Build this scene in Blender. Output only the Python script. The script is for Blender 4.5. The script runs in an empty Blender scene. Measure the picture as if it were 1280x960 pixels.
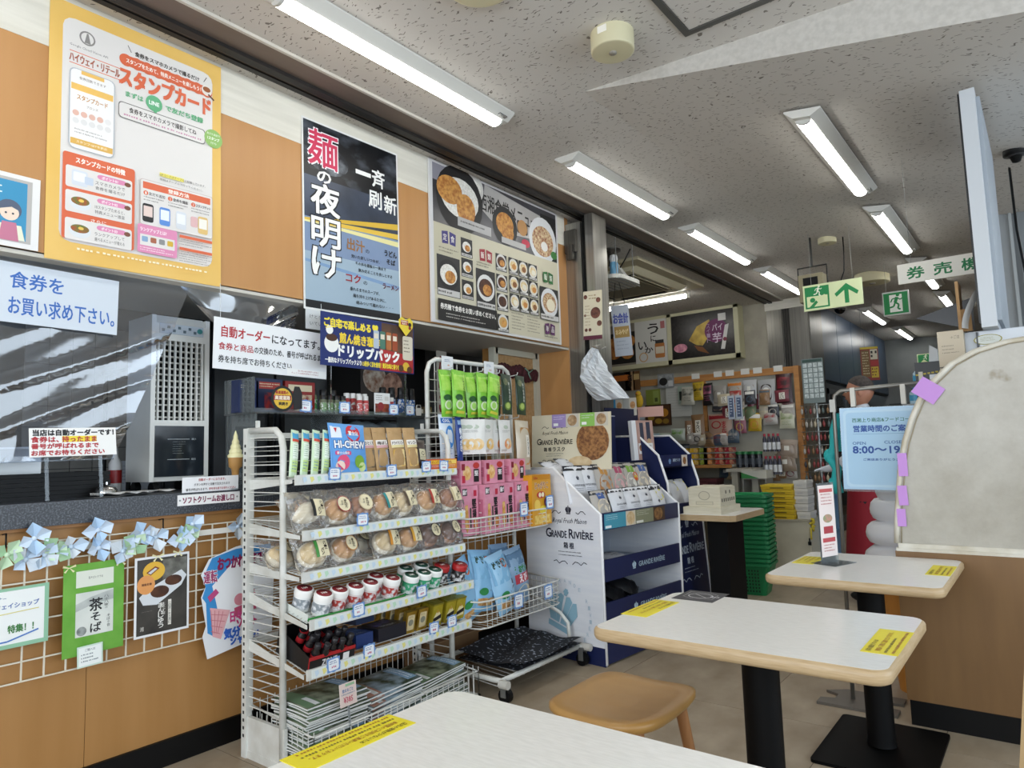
import bpy, math, random
from mathutils import Vector, Matrix
random.seed(7)
SC = bpy.context.scene
COL = SC.collection
PI = math.pi

# ---------------------------------------------------------------- camera
def cam_axes(yaw, pitch, roll):
    f = Vector((-math.sin(yaw)*math.cos(pitch), math.cos(yaw)*math.cos(pitch), math.sin(pitch)))
    r = Vector((math.cos(yaw), math.sin(yaw), 0)); u = r.cross(f)
    c, s = math.cos(roll), math.sin(roll)
    return c*r + s*u, -s*r + c*u, f
_r, _u, _f = cam_axes(math.radians(37.836), math.radians(5.565), math.radians(-1.768))
cam = bpy.data.cameras.new('camera'); cam_o = bpy.data.objects.new('camera', cam); COL.objects.link(cam_o)
cam.sensor_width = 36; cam.lens = 862.9/1280*36; cam.clip_start = .02; cam.clip_end = 100
cam_o.matrix_world = Matrix(((_r.x, _u.x, -_f.x, 0), (_r.y, _u.y, -_f.y, 0), (_r.z, _u.z, -_f.z, 1.2), (0, 0, 0, 1)))
SC.camera = cam_o

# ---------------------------------------------------------------- world, daylight, exposure
W = bpy.data.worlds.new('sky'); SC.world = W; W.use_nodes = True
W.node_tree.nodes['Background'].inputs[0].default_value = (.72, .86, 1, 1)
W.node_tree.nodes['Background'].inputs[1].default_value = 1.6
def area(name, loc, rot, sx, sy, power, color):
    l = bpy.data.lights.new(name, 'AREA'); l.shape = 'RECTANGLE'; l.size = sx; l.size_y = sy; l.energy = power; l.color = color
    o = bpy.data.objects.new(name, l); o.location = loc; o.rotation_euler = rot; COL.objects.link(o); return o
area('window_daylight', (3.35, 1.5, 1.75), (0, math.radians(90), 0), 1.9, 7.2, 92, (.78, .89, 1))        # through the side windows
area('front_daylight', (-.2, -2.75, 1.75), (math.radians(90), 0, 0), 4.6, 1.9, 85, (.9, .95, 1))        # through the front windows
SC.view_settings.view_transform = 'Standard'; SC.view_settings.look = 'None'
SC.view_settings.exposure = 0.42; SC.view_settings.gamma = 1; SC.view_settings.use_curve_mapping = False
LAMP = 13          # strength of the ceiling tubes

# ---------------------------------------------------------------- materials
def lin(h):
    h = h.lstrip('#'); o = []
    for i in (0, 2, 4):
        c = int(h[i:i+2], 16)/255; o.append(c/12.92 if c <= .04045 else ((c+.055)/1.055)**2.4)
    return (*o, 1)
MATS = {}
def M(hx, rough=.55, metal=0., hex2=None, sc=8., stretch=(1, 1, 1), bump=0., detail=4., lo=.35, hi=.65, spec=.5, coat=0.):
    k = (hx, rough, metal, hex2, sc, stretch, bump, detail, lo, hi, spec, coat)
    if k in MATS: return MATS[k]
    m = bpy.data.materials.new('paint_'+hx); m.use_nodes = True; nt = m.node_tree; b = nt.nodes['Principled BSDF']
    b.inputs['Base Color'].default_value = lin(hx); b.inputs['Roughness'].default_value = rough; b.inputs['Metallic'].default_value = metal
    b.inputs['Specular IOR Level'].default_value = spec; b.inputs['Coat Weight'].default_value = coat
    if hex2 or bump:
        tc = nt.nodes.new('ShaderNodeTexCoord'); mp = nt.nodes.new('ShaderNodeMapping'); mp.inputs['Scale'].default_value = stretch
        nz = nt.nodes.new('ShaderNodeTexNoise'); nz.inputs['Scale'].default_value = sc; nz.inputs['Detail'].default_value = detail
        nt.links.new(tc.outputs['Object'], mp.inputs[0]); nt.links.new(mp.outputs[0], nz.inputs['Vector'])
        if hex2:
            r = nt.nodes.new('ShaderNodeValToRGB'); r.color_ramp.elements[0].color = lin(hx); r.color_ramp.elements[1].color = lin(hex2)
            r.color_ramp.elements[0].position = lo; r.color_ramp.elements[1].position = hi
            nt.links.new(nz.outputs[0], r.inputs[0]); nt.links.new(r.outputs[0], b.inputs['Base Color'])
        if bump:
            bp = nt.nodes.new('ShaderNodeBump'); bp.inputs['Strength'].default_value = bump; bp.inputs['Distance'].default_value = .01
            nt.links.new(nz.outputs[0], bp.inputs['Height']); nt.links.new(bp.outputs[0], b.inputs['Normal'])
    MATS[k] = m; return m
def glow(hx, s):
    k = ('glow', hx, s)
    if k in MATS: return MATS[k]
    m = bpy.data.materials.new('glow_'+hx); m.use_nodes = True; b = m.node_tree.nodes['Principled BSDF']
    b.inputs['Base Color'].default_value = lin(hx); b.inputs['Emission Color'].default_value = lin(hx); b.inputs['Emission Strength'].default_value = s
    MATS[k] = m; return m
def clear(hx='ffffff', ior=1.45, rough=.05, haze=0., bump=0., sc=12., boost=1.):
    """thin clear plastic: see-through, with a Fresnel gloss and an optional milky haze"""
    k = ('clear', hx, ior, rough, haze, bump, sc, boost)
    if k in MATS: return MATS[k]
    m = bpy.data.materials.new('clear_'+hx); m.use_nodes = True; nt = m.node_tree; nt.nodes.clear(); N = nt.nodes.new; L = nt.links.new
    out = N('ShaderNodeOutputMaterial'); tr = N('ShaderNodeBsdfTransparent'); tr.inputs[0].default_value = lin(hx)
    gl = N('ShaderNodeBsdfGlossy'); gl.inputs['Roughness'].default_value = rough; fr = N('ShaderNodeFresnel'); fr.inputs[0].default_value = ior
    mul = N('ShaderNodeMath'); mul.operation = 'MULTIPLY'; mul.use_clamp = True; mul.inputs[1].default_value = boost; L(fr.outputs[0], mul.inputs[0])
    mx = N('ShaderNodeMixShader'); L(mul.outputs[0], mx.inputs[0]); L(tr.outputs[0], mx.inputs[1]); L(gl.outputs[0], mx.inputs[2]); last = mx
    if haze:
        df = N('ShaderNodeBsdfDiffuse'); df.inputs[0].default_value = lin(hx); m2 = N('ShaderNodeMixShader'); m2.inputs[0].default_value = haze
        L(mx.outputs[0], m2.inputs[1]); L(df.outputs[0], m2.inputs[2]); last = m2
    if bump:
        tc = N('ShaderNodeTexCoord'); nz = N('ShaderNodeTexNoise'); nz.inputs['Scale'].default_value = sc; nz.inputs['Detail'].default_value = 3
        bp = N('ShaderNodeBump'); bp.inputs['Strength'].default_value = bump; bp.inputs['Distance'].default_value = .02
        L(tc.outputs['Object'], nz.inputs['Vector']); L(nz.outputs[0], bp.inputs['Height']); L(bp.outputs[0], gl.inputs['Normal']); L(bp.outputs[0], fr.inputs['Normal'])
    L(last.outputs[0], out.inputs[0]); MATS[k] = m; return m

def ceiling_mat():
    m = bpy.data.materials.new('fissured_ceiling_board'); m.use_nodes = True; nt = m.node_tree; b = nt.nodes['Principled BSDF']; N = nt.nodes.new; L = nt.links.new
    tc = N('ShaderNodeTexCoord'); nz = N('ShaderNodeTexNoise'); nz.inputs['Scale'].default_value = 14
    ad = N('ShaderNodeMixRGB'); ad.blend_type = 'ADD'; ad.inputs[0].default_value = .09; L(tc.outputs['Object'], ad.inputs[1]); L(nz.outputs['Color'], ad.inputs[2]); L(tc.outputs['Object'], nz.inputs['Vector'])
    mask = None
    for ang in (20, 75, 140):
        mp = N('ShaderNodeMapping'); mp.inputs['Rotation'].default_value = (0, 0, math.radians(ang)); mp.inputs['Scale'].default_value = (1, 3.6, 1); mp.inputs['Location'].default_value = (ang*.37, ang*.11, 0)
        vo = N('ShaderNodeTexVoronoi'); vo.inputs['Scale'].default_value = 9; vo.voronoi_dimensions = '2D'; L(ad.outputs[0], mp.inputs[0]); L(mp.outputs[0], vo.inputs['Vector'])
        lt = N('ShaderNodeMath'); lt.operation = 'LESS_THAN'; lt.inputs[1].default_value = .068; L(vo.outputs['Distance'], lt.inputs[0])
        if mask is None: mask = lt
        else:
            mm = N('ShaderNodeMath'); mm.operation = 'MAXIMUM'; L(mask.outputs[0], mm.inputs[0]); L(lt.outputs[0], mm.inputs[1]); mask = mm
    base = N('ShaderNodeValToRGB'); base.color_ramp.elements[0].color = lin('c6c2bc'); base.color_ramp.elements[1].color = lin('d0ccc6')
    n2 = N('ShaderNodeTexNoise'); n2.inputs['Scale'].default_value = 1.3; L(tc.outputs['Object'], n2.inputs['Vector']); L(n2.outputs[0], base.inputs[0])
    mx = N('ShaderNodeMixRGB'); L(mask.outputs[0], mx.inputs[0]); L(base.outputs[0], mx.inputs[1]); mx.inputs[2].default_value = lin('7b756e')
    L(mx.outputs[0], b.inputs['Base Color']); b.inputs['Roughness'].default_value = .9
    bp = N('ShaderNodeBump'); bp.inputs['Strength'].default_value = .5; bp.inputs['Distance'].default_value = .003; bp.invert = True; L(mask.outputs[0], bp.inputs['Height']); L(bp.outputs[0], b.inputs['Normal'])
    return m

# ---------------------------------------------------------------- mesh helpers
class MB:
    def __init__(s, mat=None):
        s.v = []; s.f = []; s.mi = []; s.sm = []; s.mats = []; s.cur = 0
        if mat: s.m(mat)
    def m(s, mat):
        if mat not in s.mats: s.mats.append(mat)
        s.cur = s.mats.index(mat); return s
    def add(s, vs, fs, smooth=False):
        o = len(s.v); s.v += [tuple(p) for p in vs]
        for f in fs: s.f.append(tuple(i+o for i in f)); s.mi.append(s.cur); s.sm.append(smooth)
        return s
    def box(s, x0, y0, z0, x1, y1, z1, mtx=None):
        vs = [Vector(p) for p in ((x0,y0,z0),(x1,y0,z0),(x1,y1,z0),(x0,y1,z0),(x0,y0,z1),(x1,y0,z1),(x1,y1,z1),(x0,y1,z1))]
        if mtx is not None: vs = [mtx @ p for p in vs]
        return s.add(vs, ((0,3,2,1),(4,5,6,7),(0,1,5,4),(1,2,6,5),(2,3,7,6),(3,0,4,7)))
    def cyl(s, p0, p1, r, n=8, r1=None, caps=True, smooth=True):
        p0 = Vector(p0); p1 = Vector(p1); r1 = r if r1 is None else r1; d = (p1-p0).normalized()
        a = d.orthogonal().normalized(); b = d.cross(a); vs = []
        for p, q in ((p0, r), (p1, r1)):
            for i in range(n):
                t = 2*PI*i/n; vs.append(p + a*(q*math.cos(t)) + b*(q*math.sin(t)))
        fs = [(i, (i+1) % n, n+(i+1) % n, n+i) for i in range(n)]
        s.add(vs, fs, smooth)
        if caps: s.add(vs, (tuple(range(n-1, -1, -1)), tuple(range(n, 2*n))))
        return s
    def tube(s, pts, r, n=6, closed=False):
        pts = [Vector(p) for p in pts]; k = len(pts); vs = []; up = None
        for i, p in enumerate(pts):
            d = ((pts[(i+1) % k] if closed or i < k-1 else p) - (pts[i-1] if closed or i > 0 else p)).normalized()
            if up is None: up = d.orthogonal().normalized()
            up = (up - d*up.dot(d)); up = up.normalized() if up.length > 1e-6 else d.orthogonal().normalized(); b = d.cross(up)
            for j in range(n):
                t = 2*PI*j/n; vs.append(p + up*(r*math.cos(t)) + b*(r*math.sin(t)))
        fs = []
        for i in range(k if closed else k-1):
            a, c = i*n, ((i+1) % k)*n
            for j in range(n): fs.append((a+j, a+(j+1) % n, c+(j+1) % n, c+j))
        if not closed: fs += [tuple(range(n-1, -1, -1)), tuple(range((k-1)*n, k*n))]
        return s.add(vs, fs, True)
    def lathe(s, prof, c=(0, 0, 0), n=16, sx=1, sy=1, smooth=True):
        vs = []; k = len(prof)
        for r, z in prof:
            for i in range(n):
                t = 2*PI*i/n; vs.append((c[0]+r*math.cos(t)*sx, c[1]+r*math.sin(t)*sy, c[2]+z))
        fs = [(a*n+i, a*n+(i+1) % n, (a+1)*n+(i+1) % n, (a+1)*n+i) for a in range(k-1) for i in range(n)]
        s.add(vs, fs, smooth); return s.add(vs, (tuple(range(n-1, -1, -1)), tuple(range((k-1)*n, k*n))))
    def prism(s, pts, a, b, fn=lambda u, v, w: (u, v, w)):
        n = len(pts); vs = [fn(u, v, a) for u, v in pts] + [fn(u, v, b) for u, v in pts]
        ar = sum(pts[i][0]*pts[(i+1) % n][1]-pts[(i+1) % n][0]*pts[i][1] for i in range(n))
        return s.add(vs, [tuple(range(n-1, -1, -1)), tuple(range(n, 2*n))] + [(i, (i+1) % n, n+(i+1) % n, n+i) for i in range(n)])
    def ell(s, c, r, nu=12, nv=8, mtx=None, wob=0.):
        vs = []; fs = []
        for j in range(nv+1):
            for i in range(nu):
                t = PI*j/nv; p = 2*PI*i/nu; w = 1+(random.uniform(-wob, wob) if 0 < j < nv else 0)
                q = Vector((r[0]*math.sin(t)*math.cos(p)*w, r[1]*math.sin(t)*math.sin(p)*w, -r[2]*math.cos(t)))
                vs.append((mtx @ q if mtx is not None else q) + Vector(c))
        for j in range(nv):
            for i in range(nu): fs.append((j*nu+i, j*nu+(i+1) % nu, (j+1)*nu+(i+1) % nu, (j+1)*nu+i))
        return s.add(vs, fs, True)
    def grid(s, fn, nu, nv, smooth=True, flip=False):
        vs = [fn(i/nu, j/nv) for j in range(nv+1) for i in range(nu+1)]; w = nu+1
        fs = [(j*w+i, j*w+i+1, (j+1)*w+i+1, (j+1)*w+i) for j in range(nv) for i in range(nu)]
        if flip: fs = [f[::-1] for f in fs]
        return s.add(vs, fs, smooth)
    def mesh(s, name='mesh'):
        me = bpy.data.meshes.new(name); me.from_pydata(s.v, [], s.f)
        for m in s.mats: me.materials.append(m)
        me.polygons.foreach_set('material_index', s.mi); me.polygons.foreach_set('use_smooth', s.sm); me.update(); return me
    def build(s, name, parent=None, mtx=None):
        return link(name, s.mesh(name), parent, mtx)
def link(name, data, parent=None, mtx=None):
    o = bpy.data.objects.new(name, data); COL.objects.link(o)
    if parent is not None: o.parent = parent
    if mtx is not None: o.matrix_local = mtx
    return o
def tag(o, label=None, cat=None, group=None, kind=None):
    if label: o['label'] = label
    if cat: o['category'] = cat
    if group: o['group'] = group
    if kind: o['kind'] = kind
    return o
def thing(name, label, cat, at=(0, 0, 0), rz=0., group=None):
    o = bpy.data.objects.new(name, None); COL.objects.link(o); o.empty_display_size = .05
    o.matrix_local = at if isinstance(at, Matrix) else Matrix.Translation(at) @ Matrix.Rotation(rz, 4, 'Z')
    return tag(o, label, cat, group)
def struct(name, mb): return tag(mb.build(name), kind='structure')
def dup(root, at, label, rz=0., group=None):
    def cp(o, par):
        c = o.copy(); COL.objects.link(c)
        if par is not None: c.parent = par
        for ch in list(o.children): cp(ch, c)
        return c
    kids = list(root.children); r = root.copy(); COL.objects.link(r)
    for k in kids: cp(k, r)
    r.matrix_local = at if isinstance(at, Matrix) else Matrix.Translation(at) @ Matrix.Rotation(rz, 4, 'Z')
    r['label'] = label
    if group: r['group'] = group
    return r
def FR(c, yaw=0., tilt=0., roll=0.):
    """frame of an upright panel: local x to its right, y up, z out of its face; yaw in degrees (0 faces +x, -90 faces -y)"""
    a = math.radians(yaw); n = Vector((math.cos(a), math.sin(a), 0)); x = Vector((-math.sin(a), math.cos(a), 0)); y = Vector((0, 0, 1))
    m = Matrix((( x.x, y.x, n.x, 0), (x.y, y.y, n.y, 0), (x.z, y.z, n.z, 0), (0, 0, 0, 1)))
    return Matrix.Translation(c) @ m @ Matrix.Rotation(math.radians(-tilt), 4, 'X') @ Matrix.Rotation(math.radians(roll), 4, 'Z')
def FLAT(c, a=0.): return Matrix.Translation(c) @ Matrix.Rotation(math.radians(a), 4, 'Z')
ORD = ['leftmost', 'second from the left', 'third from the left', 'fourth from the left', 'fifth from the left', 'sixth from the left', 'seventh from the left', 'eighth from the left', 'ninth from the left', 'tenth from the left']

# ---------------------------------------------------------------- lettering and flat print
_gs = bpy.data.scenes.new('glyphs'); _gc = bpy.data.curves.new('glyph', 'FONT'); _go = bpy.data.objects.new('glyph', _gc); _gs.collection.objects.link(_go)
_gc.fill_mode = 'FRONT'; GL = {}
def glyphs(t, res):
    k = (t, res)
    if k not in GL:
        _gc.body = t; _gc.size = 1; _gc.resolution_u = res; vl = _gs.view_layers[0]; vl.update()
        ev = _go.evaluated_get(vl.depsgraph); me = ev.to_mesh()
        vs = [(p.co.x, p.co.y) for p in me.vertices]; fs = [tuple(p.vertices) for p in me.polygons]; ev.to_mesh_clear()
        if vs:
            x0 = min(p[0] for p in vs); x1 = max(p[0] for p in vs); y0 = min(p[1] for p in vs); y1 = max(p[1] for p in vs)
        else: x0 = y0 = 0; x1 = y1 = 1
        GL[k] = (vs, fs, x0, y0, max(x1-x0, 1e-4), max(y1-y0, 1e-4))
    return GL[k]
class Print:
    """flat print on a sheet w x h; u, v run 0..1 from its top left corner"""
    def __init__(s, w, h, z0=.0006, zf=None, step=.00008):
        s.w = w; s.h = h; s.z = z0; s.zf = zf; s.step = step; s.mb = MB()
    def _put(s, uv, fs, mat):
        s.z += s.step; s.mb.m(mat if not isinstance(mat, str) else M(mat, .5))
        vs = [((u-.5)*s.w, (.5-v)*s.h, s.z+(s.zf(u, v) if s.zf else 0)) for u, v in uv]
        o = len(s.mb.v); s.mb.v += vs
        for f in fs:
            a, b, c = [vs[i] for i in f[:3]]
            if (b[0]-a[0])*(c[1]-a[1])-(b[1]-a[1])*(c[0]-a[0]) < 0: f = f[::-1]
            s.mb.f.append(tuple(i+o for i in f)); s.mb.mi.append(s.mb.cur); s.mb.sm.append(False)
        return s
    def rect(s, u0, v0, u1, v1, mat, n=1):
        if s.zf: n = max(n, 5)
        uv = [(u0+(u1-u0)*i/n, v0+(v1-v0)*j/n) for j in range(n+1) for i in range(n+1)]
        return s._put(uv, [(j*(n+1)+i, j*(n+1)+i+1, (j+1)*(n+1)+i+1, (j+1)*(n+1)+i) for j in range(n) for i in range(n)], mat)
    def poly(s, pts, mat): return s._put(pts, [tuple(range(len(pts)))], mat)
    def rrect(s, u0, v0, u1, v1, mat, r=.02):
        ru = min(r, abs(u1-u0)/2); rv = min(r*s.w/s.h, abs(v1-v0)/2); pts = []
        for cu, cv, a0 in ((u1-ru, v0+rv, -90), (u1-ru, v1-rv, 0), (u0+ru, v1-rv, 90), (u0+ru, v0+rv, 180)):
            for k in range(4):
                a = math.radians(a0+30*k); pts.append((cu+ru*math.cos(a), cv+rv*math.sin(a)))
        return s.poly(pts, mat)
    def ell(s, u, v, ru, mat, rv=None, n=20, rot=0):
        rv = ru*s.w/s.h if rv is None else rv; c, q = math.cos(rot), math.sin(rot); pts = []
        for i in range(n):
            a = 2*PI*i/n; x, y = ru*s.w*math.cos(a), rv*s.h*math.sin(a); pts.append((u+(x*c-y*q)/s.w, v+(x*q+y*c)/s.h))
        return s.poly(pts, mat)
    def line(s, pts, t, mat):
        for (a, b), (c, d) in zip(pts, pts[1:]):
            dx, dy = (c-a)*s.w, (d-b)*s.h; l = math.hypot(dx, dy) or 1; nx, ny = -dy/l*t/2/s.w, dx/l*t/2/s.h
            s._put([(a+nx, b+ny), (c+nx, d+ny), (c-nx, d-ny), (a-nx, b-ny)], [(0, 1, 2, 3)], mat); s.z -= s.step
        s.z += s.step; return s
    def text(s, t, u0, v0, u1, v1, mat, bold=0., res=2, slant=0.):
        vs, fs, x0, y0, w, h = glyphs(t, res); d = bold*(v1-v0)*s.h
        for ox, oy in (((0, 0),) if not bold else ((-d, -d), (d, -d), (-d, d), (d, d), (0, 0))):
            s._put([(u0+((x-x0)/w+slant*(y-y0)/h*(v1-v0)*s.h/((u1-u0)*s.w))*(u1-u0)+ox/s.w, v1-(y-y0)/h*(v1-v0)+oy/s.h) for x, y in vs], fs, mat)
            s.z -= s.step*.8
        s.z += s.step; return s
    def vtext(s, t, u, v0, v1, size, mat, bold=0., res=2):
        n = len(t); hh = (v1-v0)/n; wu = size/s.w
        for i, ch in enumerate(t):
            if ch in ' 　': continue
            k = .62 if ch in 'のっィ' else .94
            s.text(ch, u-wu*k/2, v0+hh*(i+.5)-hh*k/2, u+wu*k/2, v0+hh*(i+.5)+hh*k/2, mat, bold, res)
        return s
    def greek(s, u0, v0, u1, v1, n, mat, fill=.45, gap=.12):
        """lines of print too small to read"""
        lh = (v1-v0)/n; cw = max(lh*fill*s.h/s.w*.9, (u1-u0)/34); uv = []; fs = []
        for i in range(n):
            u = u0; e = u1-(u1-u0)*random.choice((0, .05, .15, .3))
            while u < e-cw*.5:
                q = u+cw*random.uniform(.55, .8); a = v0+lh*(i+fill*random.uniform(0, .25)); b = v0+lh*(i+fill*random.uniform(.8, 1)); k = len(uv); uv += [(u, a), (q, a), (q, b), (u, b)]; fs.append((k, k+1, k+2, k+3)); u += cw*random.choice((1, 1, 1, 1.5))
        if fs: s._put(uv, fs, mat); s.z -= s.step
        s.z += s.step; return s
    def done(s, parent, name='print'):
        return s.mb.build(name, parent) if s.mb.f else None
def sheet(name, label, cat, mtx, w, h, mat, th=.002, group=None, part='sheet', back=None):
    t = thing(name, label, cat, mtx, group=group)
    MB(M(mat, .45) if isinstance(mat, str) else mat).box(-w/2, -h/2, -th/2, w/2, h/2, th/2).build(part, t)
    return t, Print(w, h, th/2+.0003)

# flexible packets
def bulge(u, v, d):
    a = max(0., min(1., u)); b = max(0., min(1., v)); return d/2*(max(0., 4*a*(1-a))**.55)*(max(0., 4*b*(1-b))**.5)
def bag_mesh(w, h, d, mat, nu=8, nv=10, crimp=.06, wr=.0, smooth=True):
    mb = MB(mat)
    def z(u, v):
        vv = (v-crimp)/(1-2*crimp)
        return bulge(u, vv, d)+.0006
    rn = random.Random(int(w*1e4+h*1e3)); jit = {(i, j): rn.uniform(-wr, wr) for i in range(nu+1) for j in range(nv+1)}
    def front(u, v, sgn=1):
        i, j = round(u*nu), round(v*nv)
        return ((u-.5)*w*(1-.04*math.sin(PI*v)), (v-.5)*h, sgn*(z(u, v)+(jit[(i, j)] if 0 < i < nu and 0 < j < nv else 0)))
    mb.grid(front, nu, nv, smooth); mb.grid(lambda u, v: front(u, v, -1), nu, nv, smooth, flip=True)
    return mb
def bag_zf(d, crimp=.06): return lambda u, v: bulge(u, ((1-v)-crimp)/(1-2*crimp), d)+.0022
# ================================================================ the setting
WOOD = M('b98550', .42, hex2='c4925c', sc=2.2, stretch=(5, 5, .35), detail=8, lo=.2, hi=.8)
WOODF = M('a5763f', .45, hex2='b3844e', sc=2.2, stretch=(5, 5, .35), detail=8, lo=.2, hi=.8)
BEIGE = M('d9d5c8', .7, hex2='e6e2d6', sc=5, stretch=(1, .4, 6))
STEEL = M('9a9893', .28, .9, hex2='b4b2ac', sc=2.5, stretch=(30, 30, .4))
STEELD = M('55534f', .35, .8, hex2='6b6863', sc=3, stretch=(20, 20, .4))
WHITEM = M('e4e4df', .4, hex2='d6d5ce', sc=14)
BLACK = M('070708', .5, spec=.25)
DARK = M('0e0e0e', .6, spec=.25)
CEIL = ceiling_mat()
TILE = M('94856e', .5, hex2='b3a48f', sc=2.2, stretch=(3, 1.2, 1), detail=8, bump=.05, lo=.3, hi=.7)
TILE2 = M('8d7d67', .5, hex2='aa9b86', sc=2.6, stretch=(2.4, 1.5, 1), detail=8, bump=.05, lo=.3, hi=.7)
fl = struct('floor', MB(M('4a4034', .8)).box(-6.7, -2.9, -.06, 3.5, 14.3, -.002))
tm = [MB(t).box(0, 0, -.001, .737, .797, 0).mesh('tile') for t in (TILE, TILE2)]
j = 0; y = -3.2
while y < 14.2:
    x = -6.69-(.37 if j % 2 else 0)+.33
    while x < 3.3:
        if not (x < -3.9 and y < 4): link('tile', random.choice(tm), fl, Matrix.Translation((x, y, 0)))
        x += .74
    y += .8; j += 1
# ceiling: level near the windows and on the left; beyond a step it slopes down towards the right
H = 3.02; HX, HY = -1.743, 2.92; SL = .147; EX = .6
def fy(x): return HY+.095*(x-HX)
def cz(x): return H-max(0., min(x, EX)-HX)*SL
cm = MB(CEIL)
cm.prism([(-6.7, -2.9), (3.5, -2.9), (3.5, fy(3.5)), (HX, HY), (HX, 14.3), (-6.7, 14.3)], H, H+.03)
struct('ceiling', cm)
cm = MB(CEIL); q = [(x, y, cz(x)) for x, y in ((HX, HY), (EX, fy(EX)), (3.5, fy(3.5)), (3.5, 14.3), (EX, 14.3), (HX, 14.3))]
cm.add(q+[(x, y, z+.03) for x, y, z in q], ((5, 4, 1, 0), (4, 3, 2, 1), (6, 7, 10, 11), (7, 8, 9, 10), (0, 6, 11, 5), (3, 9, 8, 2), (5, 11, 10, 4), (4, 10, 9, 3)))
cm.m(M('c2beb7', .9, hex2='b6b2ab', sc=40, detail=2)).add([(HX, HY, H), (EX, fy(EX), cz(EX)), (3.5, fy(3.5), cz(EX)), (3.5, fy(3.5), H), (EX, fy(EX), H)], ((0, 1, 4), (1, 2, 3, 4)))
struct('ceiling_slope', cm)
# left wall: header above the serving hatch, counter front below
hd = MB(WOOD).box(-3.06, -2.9, 1.98, -2.89, 4.45, 2.79); hd.m(BEIGE).box(-3.06, -2.9, 2.79, -2.888, 4.45, H)
hd.m(M('c9c5bb', .6)).box(-3.6, -2.9, 1.965, -2.89, 4.45, 1.985)
struct('wall_left', hd)
cf = struct('wall_counter', MB(M('5a3c1e', .6)).box(-3.0, -2.9, 0, -2.9, 3.9, .97))
for k in range(6):
    y0 = 1.1+.91*(k-3)
    MB(WOODF).box(-2.905, y0+.001, .1, -2.89, min(y0+.909, 3.88), .972).build('panel', cf)
struct('baseboard_left', MB(BLACK).box(-2.91, -2.9, 0, -2.875, 3.9, .1))
struct('wall_recess', MB(WOODF).box(-3.3, 3.9, 0, -3.22, 4.5, 1.99))
struct('wall_return', MB(WOOD).box(-3.3, 4.45, 0, -2.89, 4.5, H))
struct('wall_kitchen_end', MB(M('8d8a84', .7)).box(-6.7, 4.5, 0, -2.9, 4.58, H))
kb = struct('wall_kitchen', MB(M('33312e', .6)).box(-4.6, -2.9, 0, -4.5, 4.5, H))
tl = MB(M('86827a', .3, hex2='7a766e', sc=9)).box(0, 0, 0, .012, .116, .116).mesh('tile')
for i in range(14):
    for k in range(10): link('tile', tl, kb, Matrix.Translation((-4.5, 1.35+.12*i, .82+.12*k)))
struct('wall_alcove_left', MB(M('b5b0a5', .7)).box(-6.7, 4.5, 0, -6.6, 9, H))
struct('wall_alcove_back', MB(M('9f998b', .8, hex2='aea899', sc=6)).box(-6.7, 9.0, 0, -2.79, 9.1, H))
st = struct('wall_steel', MB(STEELD).box(-2.79, 9.02, 0, -2.27, 9.6, 2.95))
for a, b in ((-2.785, -2.6), (-2.5, -2.285)): MB(STEEL).box(a, 8.985, .02, b, 9.03, 2.9).build('panel', st)
for a in (-2.585, -2.555, -2.52): MB(M('3b3a38', .4, .7)).box(a, 9.0, 0, a+.012, 9.03, 2.93).build('rail', st)
struct('trim_1', MB(BEIGE).box(-2.8, 8.98, 2.9, -2.27, 9.0, H))
SLATE = M('36465a', .3, hex2='40526a', sc=2)
dw = struct('wall_slate', MB(M('20262b', .5)).box(-2.42, 9.6, 2.0, -2.32, 14.2, H))
for k in range(5): MB(SLATE).box(-2.325, 9.62+.92*k, 2.02, -2.3, 9.62+.92*k+.905, H-.004).build('panel', dw)
struct('wall_fridge_back', MB(M('6c737a', .5)).box(-3.2, 9.6, 0, -3.1, 14.2, 2.0))
fw = struct('wall_far', MB(M('777b7c', .7, hex2='848889', sc=3)).box(-3.2, 14.2, 0, 3.5, 14.3, H))
for z in (1.35, 1.75, 1.83, 2.2): MB(M('4c5154', .6)).box(-2.3, 14.17, z, 3.4, 14.2, z+.02).build('trim', fw)
gw = struct('wall_grey', MB(M('8b9093', .6)).box(-.19, 6.0, 0, 3.5, 6.1, H))
MB(M('9ba0a2', .5)).box(-.12, 5.975, .0, -.1, 6.0, H).build('trim', gw); MB(M('73787b', .5)).box(-.07, 5.96, 0, -.02, 6.0, 2.98).build('trim', gw)
# window walls behind and beside the camera
ww = MB(M('cfcac0', .7))
ww.box(3.4, -2.9, 0, 3.5, 14.3, .75).box(3.4, -2.9, 2.72, 3.5, 14.3, 4.3).box(3.4, 5.3, .75, 3.5, 14.3, 2.72).box(3.4, -2.9, .75, 3.5, -2.2, 2.72)
struct('wall_right', ww)
ww = MB(M('cfcac0', .7))
ww.box(-6.7, -2.9, 0, 3.5, -2.8, .75).box(-6.7, -2.9, 2.72, 3.5, -2.8, 4.3).box(-6.7, -2.9, .75, -2.6, -2.8, 2.72).box(2.4, -2.9, .75, 3.5, -2.8, 2.72)
struct('wall_front', ww)
for n, (x0, y0, x1, y1) in enumerate(((3.42, -2.2, 3.47, 5.3), (-2.6, -2.87, 2.4, -2.82))):
    w = MB(M('b8bbbd', .4, .5)); L = max(x1-x0, y1-y0); ax = x1-x0 > y1-y0
    for k in range(5):
        t = k*(L-.05)/4
        if ax: w.box(x0+t, y0, .75, x0+t+.05, y1, 2.72)
        else: w.box(x0, y0+t, .75, x1, y0+t+.05, 2.72)
    w.box(x0, y0, .75, x1, y1, .8).box(x0, y0, 2.67, x1, y1, 2.72); struct('window_%d' % (n+1), w)
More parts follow.
